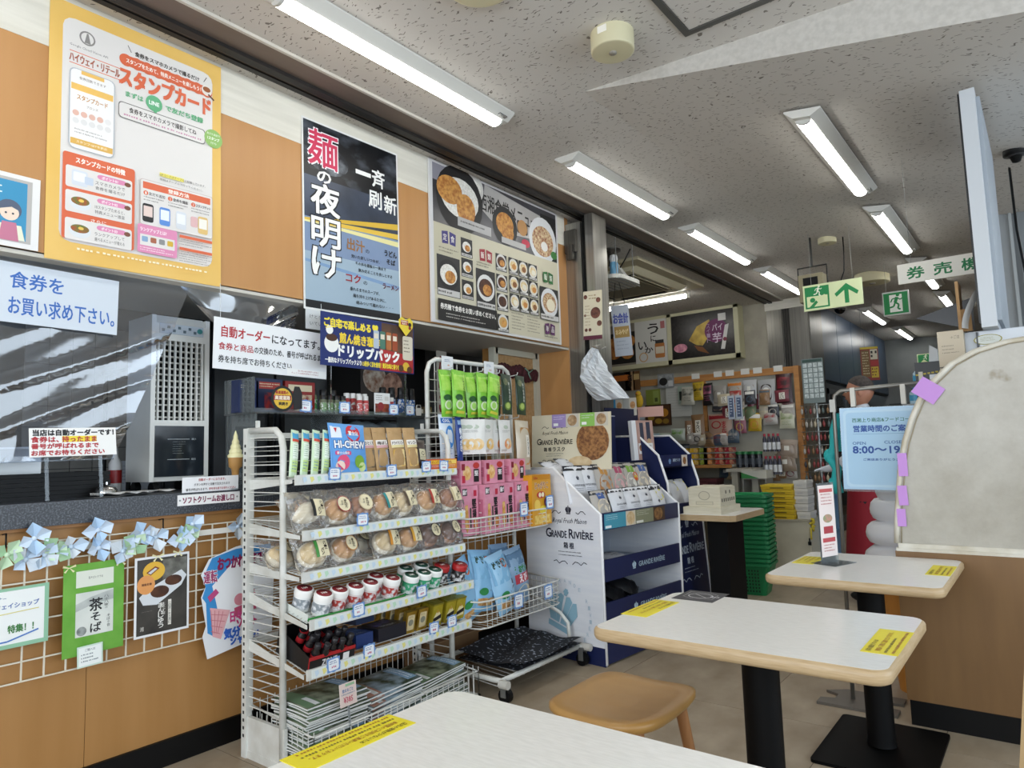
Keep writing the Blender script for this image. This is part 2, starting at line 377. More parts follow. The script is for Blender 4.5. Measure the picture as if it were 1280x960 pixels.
# shutter rail in the ceiling in front of the wall
rl = struct('trim_rail', MB(M('6b5f57', .5, .2, hex2='7a6e64', sc=6, stretch=(1, .2, 1))).box(-2.7, -2.9, H-.012, -2.575, 8.98, H+.005))
MB(M('262423', .5, .4)).box(-2.74, -2.9, H-.03, -2.70, 8.98, H).build('rail', rl)
MB(M('6a645c', .4, .4)).box(-2.77, -2.9, H-.018, -2.74, 8.98, H).build('rail', rl)
MB(M('1f1d1c', .5, .4)).box(-2.8, -2.9, H-.026, -2.77, 8.98, H).build('rail', rl)
MB(M('c9c6bd', .6)).box(-2.575, -2.9, H-.014, -2.56, 8.98, H).build('edge_strip', rl)
# steel pillar with its shutter guide
p = thing('steel_pillar', 'brushed steel pillar with a dark shutter guide beside the menu board', 'pillar', (-2.75, 4.53, 0))
MB(STEEL).box(.06, -.1, 0, .13, .1, 2.99).build('post', p); MB(STEEL).box(-.16, -.07, 0, .0, .1, 2.96).build('guide_plate', p)
MB(BLACK).box(-.19, -.05, 0, -.16, .1, 2.99).build('gap_strip', p); MB(BLACK).box(0, -.04, 0, .06, .1, 2.99).build('guide_slot', p)
b = MB(STEELD).box(-.13, -.1, 2.72, -.03, -.07, 2.9).box(-.1, -.12, 2.66, -.05, -.09, 2.78); b.build('roller_bracket', p)
# hatch frame and ceiling fixtures
t = thing('ceiling_hatch', 'square ceiling access hatch with a grey metal frame, at the top of the photo', 'hatch', (0, 0, 0))
hx, hy = -1.14, 2.805
for x0, y0, x1, y1 in ((hx, hy-.62, hx+.03, hy), (hx+.03, hy-.03, hx+.59, hy), (hx+.59, hy-.62, hx+.62, hy), (hx+.03, hy-.62, hx+.59, hy-.59)): MB(M('6f6f6c', .4, .6)).box(x0, y0, H-.008, x1, y1, H).build('frame', t)
MB(CEIL).box(hx+.034, hy-.586, H-.003, hx+.586, hy-.034, H).build('panel', t)

def strip_light(L=1.43, w=.178):
    t = thing('strip_light', 'x', 'ceiling light', (0, 0, 0))
    # sloping white housing, open towards the bottom, and the glowing rounded diffuser
    hw = w/2; fn = lambda u, v, q: (u, q, v)
    MB(M('d9d8d2', .4)).prism([(-hw, 0), (hw, 0), (hw, -.008), (.042, -.042), (-.042, -.042), (-hw, -.008)], -L/2, L/2, fn).build('housing', t)
    pts = [(-.036, -.042)]+[(.036*math.cos(PI+a*PI/6), -.044+.022*math.sin(PI+a*PI/6)) for a in range(7)]+[(.036, -.042)]
    MB(glow('fdfcf6', LAMP)).prism(pts, -L/2+.05, L/2-.05, fn).build('diffuser', t)
    for s in (-1, 1): MB(M('c9c8c2', .4)).prism(pts, s*(L/2-.05), s*(L/2-.035), fn).build('end_cap', t)
    MB(M('6d6d6a', .5)).box(.05, L/2-.1, -.038, .07, L/2-.04, -.03).build('rating_label', t)
    return t
sl = strip_light(); first = True
LT = [(-2.232, 2.14, 'nearest of the left row, at the top'), (-2.232, 4.21, 'second of the left row, above the menu board end'),
      (-2.232, 6.03, 'third of the left row along the shutter rail'), (-2.232, 7.87, 'fourth of the left row, beside the green arrow sign'),
      (-.862, 4.28, 'nearest and largest of the right row'), (-.862, 6.15, 'second of the right row'), (-.865, 8.0, 'third of the right row, behind the ticket sign'),
      (-1.9, 11.1, 'far one over the slate blue wall'), (-.865, 9.9, 'far one of the right row'), (-1.85, 13.3, 'farthest one, before the back wall'), (1.0, 5.4, 'out of view'), (-2.232, .25, 'out of view')]  # the two out of view entries are unseen lamps, added for their light
for x, y, l in LT:
    if l == 'out of view': l = 'outside the picture to the %s' % ('right' if x > 0 else 'left')
    lab = 'white fluorescent strip light, ' + l
    at = Matrix.Translation((x, y, cz(x)-(.014 if HX < x < EX else 0))) @ Matrix.Rotation(math.atan(SL) if HX < x < EX else 0, 4, 'Y')
    if first: sl.matrix_local = at; sl['label'] = lab; first = False; sl['group'] = 'ceiling strip lights'
    else: dup(sl, at, lab, group='ceiling strip lights')
def round_unit(name, label, x, y, z, r, h, mat, led=True):
    t = thing(name, label, 'detector', (x, y, z))
    MB(mat).lathe([(r, 0), (r, -.004), (r, -h*.5), (r, -h*.93), (r*.995, -h*.96), (r*.96, -h*.99), (r*.9, -h), (r*.3, -h)], n=24).build('housing', t)
    MB(M('8f8a80', .5)).lathe([(r*.18, -h*1.0), (r*.18, -h*1.06), (.002, -h*1.07)], n=10).build('sensor', t)
    if led:
        MB(M('efece2', .5)).box(-r*.2, -r*1.004, -h*.45, r*.25, -r*.97, -h*.1).build('rating_label', t)
    return t
CREAM = M('cdc6a4', .5)
round_unit('round_detector', 'large cream drum shaped emergency lamp on the ceiling', -1.383, 2.577, H, .095, .088, CREAM)
round_unit('smoke_detector', 'small cream smoke detector on the middle of the ceiling', -1.41, 6.37, cz(-1.41), .075, .05, CREAM, False)
round_unit('round_detector', 'flat cream round unit on the ceiling behind the arrow sign', -1.38, 8.1, cz(-1.38), .17, .1, CREAM, False)
round_unit('round_detector', 'cream disc partly in view at the top edge of the photo', -1.6, 1.93, H, .13, .03, CREAM, False)
t = thing('ceiling_speaker', 'small black round unit on the ceiling at the right edge', 'speaker', (-.03, 4.65, cz(-.03))); MB(BLACK).lathe([(.06, .01), (.06, -.02), (.03, -.03), (.02, -.06), (.005, -.065)], n=16).build('housing', t); MB(M('2a2a2c', .5)).lathe([(.045, -.02), (.045, -.026), (.03, -.03)], n=16).build('rim', t)
# ceiling cassette and tube in the alcove
t = thing('ceiling_air_conditioner', 'square cream ceiling cassette air conditioner in the shop alcove', 'air conditioner', (-3.6, 6.65, H))
AC = M('c4bc9e', .5)
MB(AC).box(-.62, -.8, -.03, .62, .8, 0).build('trim_panel', t)
MB(M('d5ceb2', .5)).prism([(-.5, -.03), (.5, -.03), (.42, -.07), (-.42, -.07)], -.6, .6, lambda u, v, q: (u, q, v)).build('body', t)
MB(M('8d8873', .7)).box(-.3, -.42, -.076, .3, .42, -.068).build('grille', t)
for s in (-1, 1):
    MB(DARK).box(s*.36-.03, -.45, -.076, s*.36+.03, .45, -.066).build('air_slot', t); MB(AC).box(s*.37-.012, -.44, -.082, s*.37+.012, .44, -.07).build('louver', t)
    MB(DARK).box(-.28, s*.52-.03, -.076, .28, s*.52+.03, -.066).build('air_slot', t)
t = thing('strip_light', 'single tube light running across the shop alcove ceiling', 'ceiling light', (-3.78, 7.6, H))
MB(M('dcdad2', .4)).prism([(-.06, 0), (.06, 0), (.03, -.04), (-.03, -.04)], -.55, .55, lambda u, v, q: (q, u, v)).build('housing', t)
MB(glow('fdfcf6', LAMP)).cyl((-.52, 0, -.065), (.52, 0, -.065), .022, 10).build('tube', t)
for s in (-1, 1): MB(WHITEM).box(s*.54-.015, -.02, -.09, s*.54+.015, .02, -.03).build('lamp_holder', t)
t = thing('security_camera', 'white security camera on a short ceiling stem above the alcove', 'camera', (-3.07, 5.5, H))
MB(STEELD).lathe([(.09, 0), (.09, -.015), (.03, -.02), (.025, -.12), (.03, -.15)], n=14).build('stem', t)
q = Matrix.Translation((.1, 0, -.26)) @ Matrix.Rotation(math.radians(55), 4, 'Y')
MB(WHITEM).box(-.14, -.035, -.035, .1, .035, .035, q).build('housing', t); MB(BLACK).cyl(q @ Vector((.1, 0, 0)), q @ Vector((.14, 0, 0)), .035, 10).build('lens', t)
MB(BLACK).tube([(.02, 0, -.03), (.0, 0, -.16), (-.03, 0, -.26), (.04, 0, -.24), (.14, 0, -.12), (.2, 0, -.03)], .006).build('cable', t)
t = thing('dome_camera', 'black dome camera under the ceiling by the slate wall', 'camera', (-2.1, 9.9, H))
MB(M('bdbab2', .5)).lathe([(.09, 0), (.09, -.05), (.08, -.06)], n=14).build('base', t); MB(M('0d0d10', .12)).ell((0, 0, -.06), (.07, .07, .07)).build('dome', t)
# hanging signs
GREEN = '128a48'
def hanging(name, label, c, yaw, w, h, mat, top=None, th=.012):
    top = top or cz(c[0])
    t = thing(name, label, 'sign', FR(c, yaw)); MB(M(mat, .4)).box(-w/2, -h/2, -th/2, w/2, h/2, th/2).build('board', t)
    for s in (-.35, .35): MB(M('8a8a88', .4, .6)).cyl((s*w, h/2, 0), (s*w, top-c[2], 0), .0013, 5).build('hanging_wire', t)
    return t, Print(w, h, th/2+.0003)
def runner(p, u, v, s, mat, asp):
    """running figure of an exit pictogram; s in u units"""
    k = lambda x, y: (u+x*s, v+y*s*asp)
    p.ell(*k(.16, -.72), .13*s, mat)
    for pts, tk in (([(.1, -.55), (-.05, -.1)], .24), ([(.05, -.48), (-.25, -.42), (-.38, -.15)], .09), ([(.1, -.5), (.32, -.32), (.5, -.42)], .09), ([(-.05, -.12), (.2, .08), (.12, .42), (.3, .5)], .13), ([(-.05, -.1), (-.18, .22), (-.55, .3)], .13)):
        p.line([k(*q) for q in pts], tk*s*p.w, mat)
t, p = hanging('evacuation_sign', 'pale green hanging sign with hillside pictogram and green up arrow', (-1.32, 6.0, 2.39), -90, .45, .215, 'dfe9b6')
p.rect(.03, .08, .45, .92, GREEN).rect(.06, .3, .42, .86, 'dfe9b6').rect(.06, .12, .42, .45, GREEN)
p.poly([(.06, .86), (.06, .5), (.14, .44), (.2, .52), (.2, .7), (.14, .86)], 'dfe9b6').poly([(.18, .86), (.36, .42), (.42, .48), (.42, .86)], 'dfe9b6'); p.ell(.16, .6, .045, GREEN)
p.poly([(.1, .86), (.22, .62), (.25, .7), (.18, .86)], GREEN); runner(p, .26, .3, .14, 'f4f7e2', 2.1)
p.poly([(.705, .88), (.705, .38), (.57, .6), (.54, .48), (.74, .13), (.94, .48), (.91, .6), (.775, .38), (.775, .88)], GREEN).done(t)
t, p = hanging('exit_sign', 'square green exit sign with a white doorway and running figure', (-1.085, 7.5, 2.51), -90, .225, .235, 'c7cbc6', th=.04)
p.rect(.04, .06, .96, .94, GREEN).rect(.26, .14, .74, .86, 'f1f6ee'); runner(p, .5, .52, .52, GREEN, .95); p.done(t)
t, p = hanging('evacuation_sign', 'distant small green evacuation sign on the far wall', (-1.62, 14.12, 2.6), -90, .34, .2, 'cfe0b0')
p.rect(.04, .08, .6, .92, GREEN).poly([(.08, .88), (.3, .5), (.56, .88)], 'dfe9b6'); runner(p, .38, .35, .2, 'f4f7e2', 1.7); p.poly([(.7, .8), (.8, .2), (.95, .8)], GREEN); p.done(t)
t, p = hanging('ticket_machine_sign', 'white hanging sign with green letters 券売機', (-.40, 4.5, 2.15), -90, .46, .115, 'eceae0')
for i, ch in enumerate('券売機'): p.text(ch, .1+.29*i, .22, .1+.29*i+.19, .8, '0f7a45', .025)
p.done(t)
t = thing('wall_speaker', 'cream box speaker on a metal bracket behind the green arrow sign', 'speaker', (-1.54, 6.3, 2.53))
MB(M('8f866a', .5)).box(-.1, -.06, -.12, .1, .1, .12).build('cabinet', t); MB(BLACK).box(-.06, -.066, -.09, .06, -.055, .09).build('grille', t)
MB(M('3a3a38', .4, .6)).tube([(-.12, .02, 0), (-.12, .02, .2), (.12, .02, .2), (.12, .02, 0)], .008).build('bracket', t); MB(M('3a3a38', .4, .6)).cyl((0, .02, .2), (0, .02, .46), .01).build('stem', t)
MB(BLACK).tube([(.1, .05, -.05), (.2, .05, 0), (.25, .05, .12), (.26, .05, .3), (.26, .05, .42)], .005).build('cable', t)
t, p = hanging('promotion_sign', 'tilted red and yellow promotion board hanging over the shop aisle', (-1.72, 9.5, 2.15), -75, .2, .42, '8c2a20')
p.rect(0, 0, 1, .06, 'd8c33a').rect(.05, .1, .5, .9, '7a5e35'); p.greek(.1, .15, .45, .85, 9, 'd7c9a2'); p.rect(.55, .08, .95, .38, 'd9d2c0').rect(.55, .42, .95, .56, 'a92a2a').rect(.55, .6, .95, .92, 'd0b434'); p.greek(.58, .12, .92, .36, 2, '2a2420', .7); p.greek(.58, .64, .92, .9, 3, '6a2018', .6); p.done(t)
# ================================================================ kitchen hatch
GRAN = M('2f3238', .35, hex2='5a5e66', sc=160, detail=1, lo=.45, hi=.7)
ct = thing('serving_counter', 'dark grey speckled stone worktop of the serving counter', 'counter', (-3.15, 1.2, 0))
MB(GRAN).box(-.4, -3.9, .985, .3, 2.7, 1.07).build('worktop', ct); MB(M('9a6a38', .5)).box(.27, -3.9, .972, .285, 2.7, .985).build('edge_strip', ct)
PX = -2.884
# poster with the stamp card offer (yellow)
t, p = sheet('poster', 'large yellow bordered stamp card poster on the wooden header panel', 'poster', FR((PX, 1.255, 2.485), 0, 0, .6), .69, 1.03, M('e6b95c', .45, hex2='ecc470', sc=2))
R_ = 'dd6a45'; GN = '63b07f'; PK = 'e08fb5'
p.rrect(.065, .055, .94, .925, 'e4e0dc', .06)
p.ell(.19, .115, .042, '8b8784').ell(.19, .115, .033, 'e4e0dc').poly([(.175, .135), (.187, .095), (.195, .095), (.208, .135)], '8b8784'); p.text('Google Cloud Vision API', .1, .155, .3, .167, '6b6765', res=1)
p.line([(.1, .185), (.37, .185)], .003, R_).line([(.1, .232), (.37, .232)], .003, R_).text('ハイウェイ・リテール', .1, .192, .365, .225, 'a8604a', .03)
p.text('食券をスマホカメラで撮るだけ', .45, .088, .85, .108, '45403c', .03).line([(.41, .075), (.43, .1)], .003, '45403c').line([(.88, .1), (.9, .075)], .003, '45403c')
for k in range(9): p.ell(.40+.0625*k, .14, .038, R_)
p.rect(.39, .118, .91, .162, R_).text('スタンプをためて、特典メニューを楽しもう！', .4, .13, .86, .15, 'fbf4ec', .02)
p.ell(.9, .135, .035, 'e9e3da').ell(.9, .13, .026, '9c5a34', .012).line([(.91, .15), (.95, .168)], .008, '5a3a30')
p.text('スタンプカード', .365, .172, .925, .245, R_, .045)
p.text('まずは', .4, .268, .5, .29, GN, .03).ell(.565, .28, .05, GN).poly([(.55, .305), (.575, .325), (.59, .3)], GN).text('LINE', .535, .272, .595, .288, 'f4faf5', .04).text('で友だち登録', .635, .268, .875, .292, GN, .03)
p.rrect(.36, .318, .89, .385, '6a6561', .02).rrect(.364, .321, .886, .382, 'e4e0dc', .02).text('食券をスマホカメラで撮影してね', .42, .332, .83, .354, '45403c', .02); p.greek(.39, .364, .86, .374, 1, 'c98aa8', .8)
p.ell(.945, .345, .062, '93bd68').text('友だち追加で', .9, .32, .99, .33, 'f6f8ee').text('1スタンプ', .905, .338, .985, .352, 'f6f8ee', .03).text('付与', .925, .36, .965, .37, 'f6f8ee')
p.rrect(.1, .25, .34, .565, 'b9bdc3', .03).rrect(.106, .253, .334, .562, 'f2f0ee', .028).rect(.11, .31, .33, .335, 'eec066').rect(.16, .253, .28, .268, 'eec066').text('食券回数できます', .15, .278, .29, .29, '6b5a4a', res=1).text('スタンプカード', .14, .35, .3, .37, 'c58e4a', .02).text('ブロンズ', .19, .385, .25, .395, '8a6c4a', res=1)
for k in range(5): p.ell(.135+.042*k, .425, .017, 'e3b8a8' if k < 4 else 'e8e6e4').ell(.135+.042*k, .455, .017, 'e4e2e0')
p.greek(.13, .485, .3, .51, 2, 'b3aeac').rect(.11, .525, .33, .548, 'e0b25a').text('スタンプGETを表示', .14, .531, .3, .541, 'fdf5e0', res=1)
p.rect(.6, .565, .75, .58, 'ece06c').text('QRコードはテーブルに配置しています。', .6, .567, .89, .578, '4a4541', res=1).text('登録はテーブルで行ってください。', .6, .588, .87, .598, '4a4541', res=1)
p.rrect(.075, .585, .455, .915, R_, .015).text('スタンプカードの特徴', .14, .598, .4, .62, 'fdf3ea', .03)
for k, (a, l1, l2) in enumerate((('ポイント01', 'スマホカメラで', '食券を撮るだけ'), ('ポイント02', '10スタンプためると、', '特典メニュー進呈'), ('ポイント03', 'ランクアップして', '選べるメニューが増える'))):
    v = .635+.094*k+(.012 if k == 2 else 0)
    p.rrect(.09, v, .44, v+.082, 'e4e0dc', .012).rrect(.25, v+.008, .41, v+.027, PK, .02).text(a, .275, v+.012, .36, v+.024, 'fbf2f4', .02).ell(.415, v+.02, .018, '7a4a38', .009)
    p.text(l1, .24, v+.036, .4, v+.05, '4a4541').text(l2, .24, v+.056, .4, v+.07, '4a4541')
    if k == 0: p.rrect(.12, v+.012, .2, v+.072, 'd7dce4', .01).rrect(.128, v+.02, .192, v+.055, 'eef0f4', .006).rrect(.185, v+.03, .23, v+.06, 'c9d3e2', .006)
    else: p.ell(.165, v+.045, .055, 'dfe3e6', .026).ell(.165, v+.036, .047, M('a8542c', .5, hex2='5f7a38', sc=60), .016).ell(.17, v+.034, .014, 'e8c55a', .006)
p.text('さらに', .22, .824, .3, .836, 'fdf3ea', .02)
p.rrect(.485, .612, .935, .8, 'c9b8b0', .012).rrect(.488, .614, .932, .798, 'e4e0dc', .012).rect(.5, .622, .92, .65, R_).text('登録方法', .65, .628, .78, .645, 'fdf3ea', .03)
for k, a in enumerate(('友だち追加', '食券を撮影', 'スタンプゲット')):
    u = .505+.145*k; p.ell(u+.012, .668, .014, R_).text(str(k+1), u+.008, .663, u+.016, .674, 'fdf3ea').text(a, u+.03, .661, u+.125, .675, '4a4541', .01, 1); p.greek(u, .682, u+.12, .706, 2, '8d8783', .4)
for u, c, c2 in ((.53, '2c2a2a', 'e6cfc6'), (.63, '5d8fd6', 'e9eef6'), (.73, 'd9dde3', 'eef0f4'), (.87, 'e2c07a', 'f3efe4')): p.rrect(u-.032, .712, u+.032, .787, c, .012).rect(u-.026, .722, u+.026, .765, c2)
p.rrect(.79, .72, .835, .765, 'e3b9b9', .01)
p.rrect(.47, .8, .705, .915, PK, .012).text('ランクアップとは?', .485, .812, .64, .828, 'fdf2f5', .02).rect(.485, .84, .69, .885, 'e4e0dc')
for k, c in enumerate(('8aa8c9', 'a9654a', '8d8d8d', 'd8b23e')): p.rrect(.495+.05*k, .848, .53+.05*k, .87, c, .006)
p.greek(.485, .892, .69, .91, 2, 'fbe7ee', .5)
for a, b, n in ((.81, .845, 3), (.862, .915, 5)): p.rect(.72, a, .93, a+.012, R_); p.greek(.72, a+.016, .93, b+.012, n, '9a9490', .4)
p.greek(.15, .945, .9, .957, 1, 'fbf0d0', .7); p.done(t)
# notice with the aproned figure
t, p = sheet('notice_poster', 'white framed blue notice with an aproned figure at the far left edge', 'poster', FR((PX, .74, 2.12), 0), .31, .27, 'e9e8e6', part='sheet')
p.rect(.0, .06, .92, .93, 'b9b6b2').rect(0, .1, .87, .9, '3c93bd').text('報に', .35, .17, .62, .3, 'eef6fa', .02).text('は', .32, .42, .42, .53, 'eef6fa', .02).text('お申し付け', .02, .2, .3, .28, 'eef6fa', .01)
p.ell(.7, .5, .12, '566176').ell(.7, .54, .095, 'efd9c6').ell(.665, .55, .012, '3a3f4a').ell(.735, .55, .012, '3a3f4a').poly([(.6, .46), (.7, .41), (.8, .46), (.8, .5), (.72, .46), (.6, .51)], '566176')
p.poly([(.58, .7), (.82, .7), (.86, .9), (.54, .9)], 'e8ead2').poly([(.63, .67), (.77, .67), (.8, .92), (.6, .92)], 'c77a94').done(t)
# noodle poster
CLOUD = M('0b0d12', .35, hex2='6d7480', sc=5, stretch=(1, 1.6, 1), detail=7, lo=.5, hi=.85)
t, p = sheet('noodle_poster', 'tall dark noodle poster of a night sky with three yellow rays', 'poster', FR((PX, 2.363, 2.445), 0, 0, .8), .655, 1.0, 'e8e8e4')
p.rect(.015, .01, .985, .3, CLOUD).rect(.015, .3, .985, .52, M('2c3340', .35, hex2='4a5468', sc=3)).rect(.015, .52, .985, .7, '7f93b2').rect(.015, .7, .985, .95, '9fb4c4').rect(.015, .95, .985, .99, '0c0e12')
p.ell(.25, .19, .2, M('1b1e26', .35, hex2='aab0b8', sc=9, detail=7, lo=.45, hi=.8), .08)
p.poly([(.015, .53), (.985, .425), (.985, .46), (.015, .54)], 'd8b23a').poly([(.015, .53), (.985, .485), (.985, .515), (.015, .545)], 'e2bd45').poly([(.015, .54), (.985, .53), (.985, .56), (.015, .55)], 'e6dfa0').poly([(.015, .74), (.985, .79), (.985, .81), (.015, .755)], '7f9fc4')
K = '14151a'
p.text('麺', .06, .045, .34, .235, 'f4eef0', .045).text('麺', .06, .045, .34, .235, 'd03358', .014).text('の', .14, .26, .27, .32, 'f2f2ee', .03)
for ch, a, b in (('夜', .33, .49), ('明', .51, .66), ('け', .67, .82)): p.text(ch, .08, a, .35, b, K, .06).text(ch, .08, a, .35, b, 'f4f4f0', .022)
p.text('一', .53, .185, .68, .2, 'f2f2ee', .3).text('斉', .7, .145, .84, .245, 'f2f2ee', .02).text('刷', .66, .27, .8, .37, 'f2f2ee', .02).text('新', .83, .275, .97, .375, 'f2f2ee', .02)
p.text('出汁', .42, .58, .6, .645, 'a0703c', .02).text('の', .61, .62, .65, .64, K).text('うどん', .82, .595, .96, .63, K, .03).text('そば', .84, .645, .94, .675, K, .03)
p.text('効いた新しいつゆが、', .46, .665, .76, .685, K, .01, 1).text('その丼を最後の一滴まで', .5, .7, .83, .72, K, .01, 1).text('飲み切ることを良しとする', .53, .735, .9, .755, K, .01, 1)
p.text('コク', .4, .775, .55, .82, 'a8242c', .02).text('の', .58, .8, .62, .82, K).text('ラーメン', .79, .79, .97, .82, '6a1c20', .02)
p.text('垂れるまでのスープが、', .44, .845, .75, .865, K, .01, 1).text('麺を持ち上げあるたびに、', .47, .88, .82, .9, K, .01, 1).text('絡みついて離れない・・・', .5, .915, .9, .935, K, .01, 1).done(t)
# menu board
t, p = sheet('menu_board', 'wide food menu board with pictured bowls beside the steel pillar', 'menu board', FR((PX+.006, 3.63, 2.5), 0), 1.39, 1.02, 'd9d8d8', th=.012, part='board')
CURRY = M('3a1d12', .4, hex2='5a2f1c', sc=40); FRY = M('a8662a', .5, hex2='d9a154', sc=45, detail=6); RICE = M('d8d5cc', .5, hex2='f2f0ea', sc=80); NOOD = M('8c4a2c', .4, hex2='dcc79e', sc=60, detail=5); PALE = M('d9b878', .5, hex2='e9dcb8', sc=60)
p.rect(.02, .015, .985, .385, M('5b5a60', .3, hex2='26262a', sc=1.6, lo=.3, hi=.7)).rect(.02, .015, .3, .12, '8d8b95').poly([(.38, .015), (.9, .08), (.85, .26), (.5, .3), (.36, .2)], M('a9a6a4', .3, hex2='bdbab8', sc=3)).rect(.84, .05, .985, .38, '161618')
p.text('西湘食堂メニュー', .34, .08, .8, .2, '141210', .012)
p.ell(.3, .07, .07, 'd7d4cf').ell(.3, .065, .055, RICE, .045)
def dish(u, v, r, bowl, foods, asp=1.):
    p.ell(u, v, r, bowl, r*p.w/p.h*asp)
    for du, dv, q, mt in foods: p.ell(u+du*r, v+dv*r*p.w/p.h, q*r, mt, q*r*p.w/p.h*.85)
dish(.2, .19, .16, '17171a', []); p.ell(.2, .18, .13, RICE, .13); p.ell(.13, .15, .085, FRY, .09).ell(.24, .24, .065, FRY, .1).rect(.18, .3, .42, .36, 'b9b7b6').greek(.2, .32, .4, .345, 1, '3a3836')
dish(.53, .25, .1, '2a2a2c', [(0, -.1, .7, FRY), (.2, .3, .5, FRY)]); p.rrect(.63, .17, .72, .26, '2c2724', .01).ell(.675, .215, .042, 'b98a56').ell(.7, .32, .035, 'c03a50', .03).rect(.5, .33, .7, .37, 'b9b7b6')
dish(.855, .25, .125, 'd9dadd', [(0, .05, .78, NOOD), (.1, .25, .25, 'e6e4e0')]); p.ell(.955, .335, .03, '3f7a3c', .03)
p.rect(.02, .385, .985, .985, 'cfc9b2').rect(.02, .385, .27, .8, 'c5bfa6')
def tagcard(u, v, c, tx):
    p.poly([(u-.045, v-.03), (u-.005, v-.04), (u-.003, v+.04), (u-.043, v+.045)], c).poly([(u+.005, v-.04), (u+.048, v-.03), (u+.045, v+.045), (u+.007, v+.04)], c).text(tx[0], u-.036, v-.018, u-.012, v+.025, 'f0eee6', .006).text(tx[1], u+.014, v-.018, u+.038, v+.025, 'f0eee6', .006)
def cell(u0, v0, u1, v1, bowl, food, big=False):
    p.rect(u0, v0, u1, v1, '2b2a2c'); r = min((u1-u0)*.46, (v1-v0)*.46*p.h/p.w); dish((u0+u1)/2, v0+(v1-v0)*.45, r, bowl, [(0, 0, .8, food[0]), (.15, .15, .5, food[1])]); p.rect(u0+.004, v1-(v1-v0)*.17, u1-.004, v1-.004, 'c9c7c4'); p.greek(u0+.008, v1-(v1-v0)*.13, u1-.008, v1-(v1-v0)*.03, 1, '3a3836', .6)
tagcard(.115, .46, '3b3578', '定食'); cell(.035, .58, .185, .83, '1c1c1e', (RICE, FRY)); p.greek(.05, .53, .18, .57, 2, '7a7568')
for v in (.43, .56, .7): cell(.195, v, .275, v+.12, '1c1c1e', (RICE, FRY))
tagcard(.37, .5, 'a02b38', '飯類'); p.greek(.3, .555, .43, .59, 2, '7a7568'); cell(.295, .6, .435, .86, 'dcdcda', (CURRY, FRY))
for v in (.46, .6, .73, .87): cell(.445, v, .53, v+.115, 'd6d5d2', (CURRY if v < .8 else 'c9a060', FRY if v < .7 or v > .8 else CURRY))
for r_ in range(3):
    for c in range(3): cell(.545+.082*c, .46+.125*r_, .62+.082*c, .575+.125*r_, 'd9d6cf', (PALE, ['c98a4a', '8c5a34', 'e8e2d2'][(r_+c) % 3]))
tagcard(.88, .52, '2f6a38', '麺類'); cell(.8, .6, .97, .84, 'd9dadd', (NOOD, 'e9e0c8')); tagcard(.88, .9, '58285a', '単品')
p.greek(.55, .84, .66, .965, 6, '7a7568', .35); p.greek(.68, .84, .79, .965, 6, '7a7568', .35); p.greek(.83, .955, .95, .98, 1, '7a7568')
p.rect(.03, .855, .435, .985, '1c1b1c').text('券売機で食券をお買い求めください。', .045, .88, .425, .915, 'f2f0ea', .02); p.greek(.08, .935, .4, .972, 2, 'b9b6b0', .4); p.done(t)
# notices in the hatch
t, p = sheet('paper_notice', 'pale sheet with blue letters 食券をお買い求め下さい behind the vinyl curtain', 'notice', FR((-2.92, .985, 1.825), 0, 0, -1), .41, .22, M('cfd8e2', .5))
p.text('食券を', .1, .14, .52, .42, '3568b8', .012).text('お買い求め下さい。', .1, .56, .97, .86, '3568b8', .012).done(t)
for s in (0,): pass
t, p = sheet('order_notice', 'wide white notice 自動オーダーになってます hanging over the counter', 'notice', FR((-2.86, 1.86, 1.71), 0, 0, -1.2), .6, .23, 'eceef0')
DR = 'b0252e'; K = '1c1c20'
p.text('自動オーダー', .06, .15, .46, .37, DR, .02).text('になってます。', .48, .19, .93, .37, K, .02).text('食券と商品', .04, .48, .32, .62, DR, .015).text('の交換のため、番号が呼ばれるまで', .33, .48, .98, .62, K, .012).text('券を持ち席でお待ちください', .04, .73, .66, .87, K, .012)
p.rect(.62, .84, .99, .985, 'f6f6f4').text('揚げ物は提供時間が10分以上', .72, .86, .92, .895, 'a8444a', res=1).text('そんぐりは提供時間が10分以上', .66, .91, .92, .945, 'a8444a', res=1).done(t)
for s in (-.27, .27): MB(M('d8dde0', .3)).cyl((s, .115, 0), (s, .27, -.01), .0012, 4).build('hanging_string', t)
t, p = sheet('paper_slip', 'small paper slip tucked above the blue coffee sign', 'notice', FR((-2.88, 2.13, 1.89), 0), .16, .1, 'd5d9da')
p.text('けとき', .15, .25, .6, .45, '5a6064', res=1).text('いていま', .15, .6, .75, .8, '5a6064', res=1).done(t)
t, p = sheet('coffee_sign', 'navy drip coffee sign with yellow and white letters and packet photos', 'sign', FR((-2.76, 2.36, 1.775), 0, 0, -.6), .62, .265, '16296a', th=.006, part='board')
p.rect(.62, .02, .99, .98, M('3a2a22', .4, hex2='6a4a36', sc=9)).poly([(.58, .55), (.99, .62), (.99, .98), (.58, .98)], 'b02a2a').rect(.0, .02, .6, .98, '16296a')
p.text('ご自宅で楽しめる', .03, .1, .5, .27, 'f2dd3a', .04).text('♥', .52, .1, .58, .25, 'f2dd3a', .03).text('煎ん焼き珈琲', .18, .35, .6, .55, 'f0d238', .035).text('ドリップパック', .17, .58, .82, .8, 'f6f6f2', .05).text('一般的なドリップパックより', .04, .84, .4, .94, 'f2f2ee', .03).text('1.5倍多く豆を使用！贅沢な味と香りを', .41, .84, .82, .94, 'f2dd3a', .03)
p.ell(.1, .58, .07, 'f3f3ef', .17).ell(.1, .47, .055, '4a2c1c', .07).ell(.08, .33, .035, 'f3f3ef').line([(.04, .3), (.2, .22), (.42, .24)], .004, 'f2dd3a')
